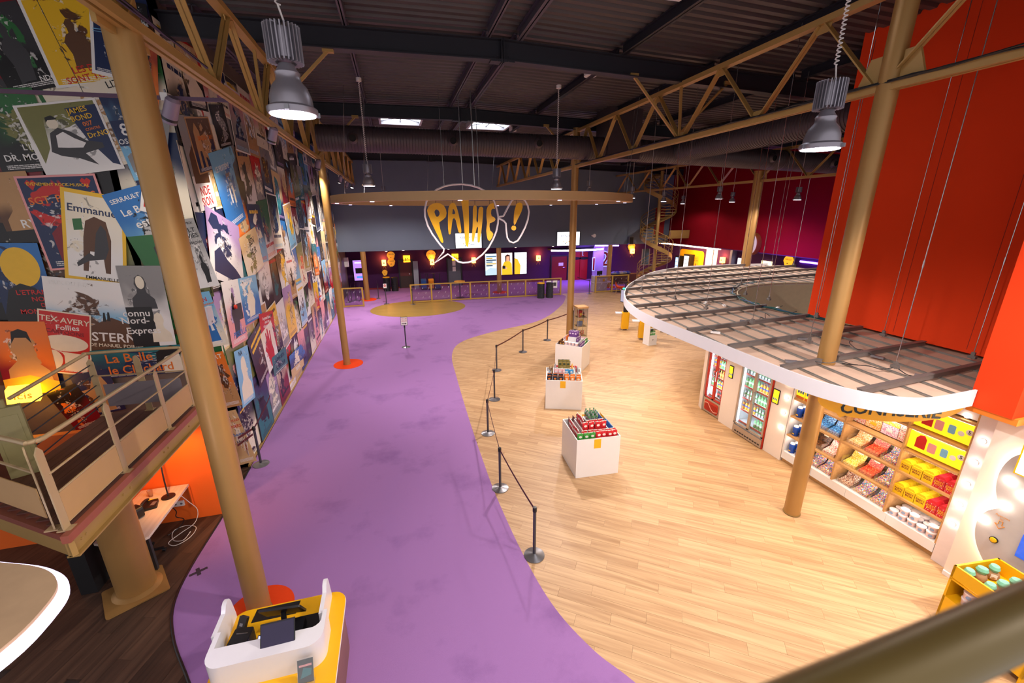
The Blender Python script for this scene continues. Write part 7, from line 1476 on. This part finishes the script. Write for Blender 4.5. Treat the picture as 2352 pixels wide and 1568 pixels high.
b.add(vs, fs); b.build('outer_stringer', GOLD, t)
for dz in (.95, .7, .5, .3): MB().tube([f(k, RS+.01, dz) for k in range(ns)], .022 if dz == .95 else .012, 6).build('handrail' if dz == .95 else 'guard_rail', GOLD, t)
for k in range(0, ns, 2): MB().cyl(f(k, RS+.01, 0), f(k, RS+.01, .95), .016, n=6).build('baluster', GOLD, t)
z = 3.55; MB().bx(CX+.5, CX+2.2, CY-.6, CY+1.2, z, z+.12).build('landing', GOLD, t); MB().bx(CX+.6, CX+2.2, CY-.62, CY-.58, z+.1, z+.55).build('landing_fascia', GOLD, t)
struct(MB().bx(CX+.9, CX+1.7, 28.62, 28.69, 3.7, 5.6).build('door_4', mat('door_landing_red', '#a3201c', .5)))
p = PY(1482, 589, WY); a, c, z0, z1 = rectY(1473, 571, 1491, 607, WY); o = struct(MB().bx(a, c, WY-.03, WY-.01, z0, z1).build('window_1', mat('window_night', '#3a4a52', .15, 0, .3, 2))); b = MB(); b.bx(a-.06, a, WY-.06, WY, z0, z1).bx(c, c+.06, WY-.06, WY, z0, z1).bx(a-.2, c+.4, WY-.12, WY, z0-.06, z0); b.build('window_frame', GREY, o)

# ================================================================ right hand side under the maroon wall
XW = 22.6
def TX(x, y, X=XW): p = PX(x, y, X); return p, FR(p, XR_)
def box_px(x0, y0, x1, y1, X=XW): a = PX(x0, y1, X); c = PX(x1, y0, X); return a, a.y-c.y, c.z-a.z
pw, hw = PX(1512, 562, 20.4), PX(1649, 574, 20.4)
tag(MB().tube([(20.3, pw.y, 2.98), (20.3, hw.y+.6, 2.98), (20.6, hw.y, 2.98)], .06, 8).build('neon_tube', emat('neon_warm', '#ffd9a0', 9, .02), base=(20.3, hw.y, 3)), 'long warm white light tube over the vending alcove', 'neon')
lamp('alcove_light', 'AREA', (20.9, (pw.y+hw.y)/2, 2.9), 260, '#ffc98a', 3, (22, (pw.y+hw.y)/2, 0), sizey=1)
a, wd, ht = box_px(1562, 577, 1620, 622); t = thing('vending_alcove', (XW, a.y-wd/2, 0), 'yellow vending alcove with rounded frame under the maroon wall', 'alcove'); T = FR((XW-.035, a.y, 0), XR_); H_ = PX(1600, 575, XW).z
MB(T).prism(rrect(-.2, wd, .01, H_, .3), 0, .03).build('surround', YEL, t)
pa, wa, ha = box_px(1622, 574, 1648, 622); MB(FR((XW-.005, pa.y+.2, 0), XR_)).bx(0, wa+.3, .01, 3.0, 0, .025).build('white_wall', mat('lilac_white', '#d8cfe4', .5), t)
for x0, y0, x1, y1, c, lb, e in ((1548, 588, 1560, 620, '#3a6ac8', 'tall blue lit vending machine beside the alcove', 1.4), (1567, 585, 1584.5, 620, '#1a1c24', 'black vending machine with a lit window in the yellow alcove', 0)):
    pp, wv, hv = box_px(x0, y0, x1, y1, XW-.56); tv = thing('vending_machine', (pp.x, pp.y, 0), lb, 'vending machine', 'vending machines'); T = FR((XW-.56, pp.y, 0), XR_); MB(T).bx(0, wv, 0, pp.z+hv, -.45, 0).build('cabinet', BLACK, tv); MB(T).bx(.08, wv-.08, .7, pp.z+hv-.12, 0, .01).build('window', emat('vend_%d' % x0, '#8fb4ea' if e else '#c8d4e8', 1.5 if e else .8, .6, 6), tv)
    for k in range(4): MB(T).bx(.1, wv-.1, .8+k*.3, .83+k*.3, .01, .014).build('shelf_row', BLACK, tv)
pp, wv, hv = box_px(1590, 588, 1606, 614, XW-.08); T = FR((XW-.08, pp.y, pp.z), XR_); tp = thing('shop_poster', pp, 'amber poster with a bottle beside the black vending machine', 'poster'); MB(T).bx(0, wv, 0, hv, -.01, 0).build('print', mat('poster_amber', '#d8981c', .5), tp); q = MB(); text(q, 'LA P', T, wv/2, hv*.8, hv*.13, .004, wmax=wv*.9); text(q, 'ACHE', T, wv/2, hv*.6, hv*.13, .004, wmax=wv*.9); q.build('lettering', tmat('brown'), tp); MB(T).prism([(wv*.45, .05), (wv*.6, .05), (wv*.6, hv*.25), (wv*.55, hv*.38), (wv*.5, hv*.38), (wv*.45, hv*.25)], 0, .004).build('bottle_picture', tmat('red'), tp)
p, T = TX(1664, 597); sconce(p, T, 'glowing box sconce beside the vending alcove')
pp, wv, hv = box_px(1684, 575, 1694, 610); struct(MB().bx(XW-.4, XW, pp.y-wv, pp.y, 0, 3.05).build('trim_pilaster', mat('pilaster_mauve', '#7d7590', .5)))
pp, wv, hv = box_px(1694, 594, 1711, 609); T = FR((XW-.05, pp.y, pp.z), XR_); t = thing('menu_screen', pp, 'white lit menu screen beyond the canopy column', 'screen'); MB(T).bx(-.03, wv+.03, -.03, hv+.03, -.05, -.004).build('frame', BLACK, t); MB(T).bx(0, wv, 0, hv, -.004, 0).build('display', emat('scr_welcome', '#f2f6ff', 2), t)
pp, wv, hv = box_px(1748, 601, 1772, 607, XW-.09); T = FR((XW-.09, pp.y, pp.z), XR_); t = thing('lit_fascia', pp, 'pale yellow lit fascia strip beyond the canopy', 'sign'); MB(T).bx(0, wv, 0, hv, -.08, 0).build('panel', emat('fascia_glow', '#fff0a8', 1.8, .02), t)
p, T = TX(1812, 600, 22.58); bubble(p, T, 'amber bubble sign beyond the canopy near the violet tube', .33, ('SALLES',), emat('bubble_lit', '#e8a020', .9))
p, q = PX(1838, 600, 22.56), PX(1885, 606, 22.56); tag(MB().tube([p, q], .05, 8).build('neon_tube', NEON, base=p), 'short violet neon tube beside the red wall edge', 'neon')
lamp('maroon_wash', 'AREA', (18.9, 17.5, 3.0), 55, '#8030ff', 3.5, (20, 17.5, 4.5), sizey=.4)
p = PX(1733, 560, 19.98); t = thing('round_sign', p, 'round white sign with brown rim on the maroon wall', 'sign'); T = FR(p, XR_); MB(T).prism(circ(0, 0, .5, 28, .62), 0, .3).build('drum', mat('sign_brown', '#8a4a22', .5), t); MB(T).prism(circ(0, 0, .46, 28, .58), .3, .31).build('face', mat('sign_pale', '#c9c2b8', .5), t); MB(T).prism([(.05, -.2), (.13, -.2), (.2, .02), (.12, .02)], .31, .315).build('mark', BLACK, t)
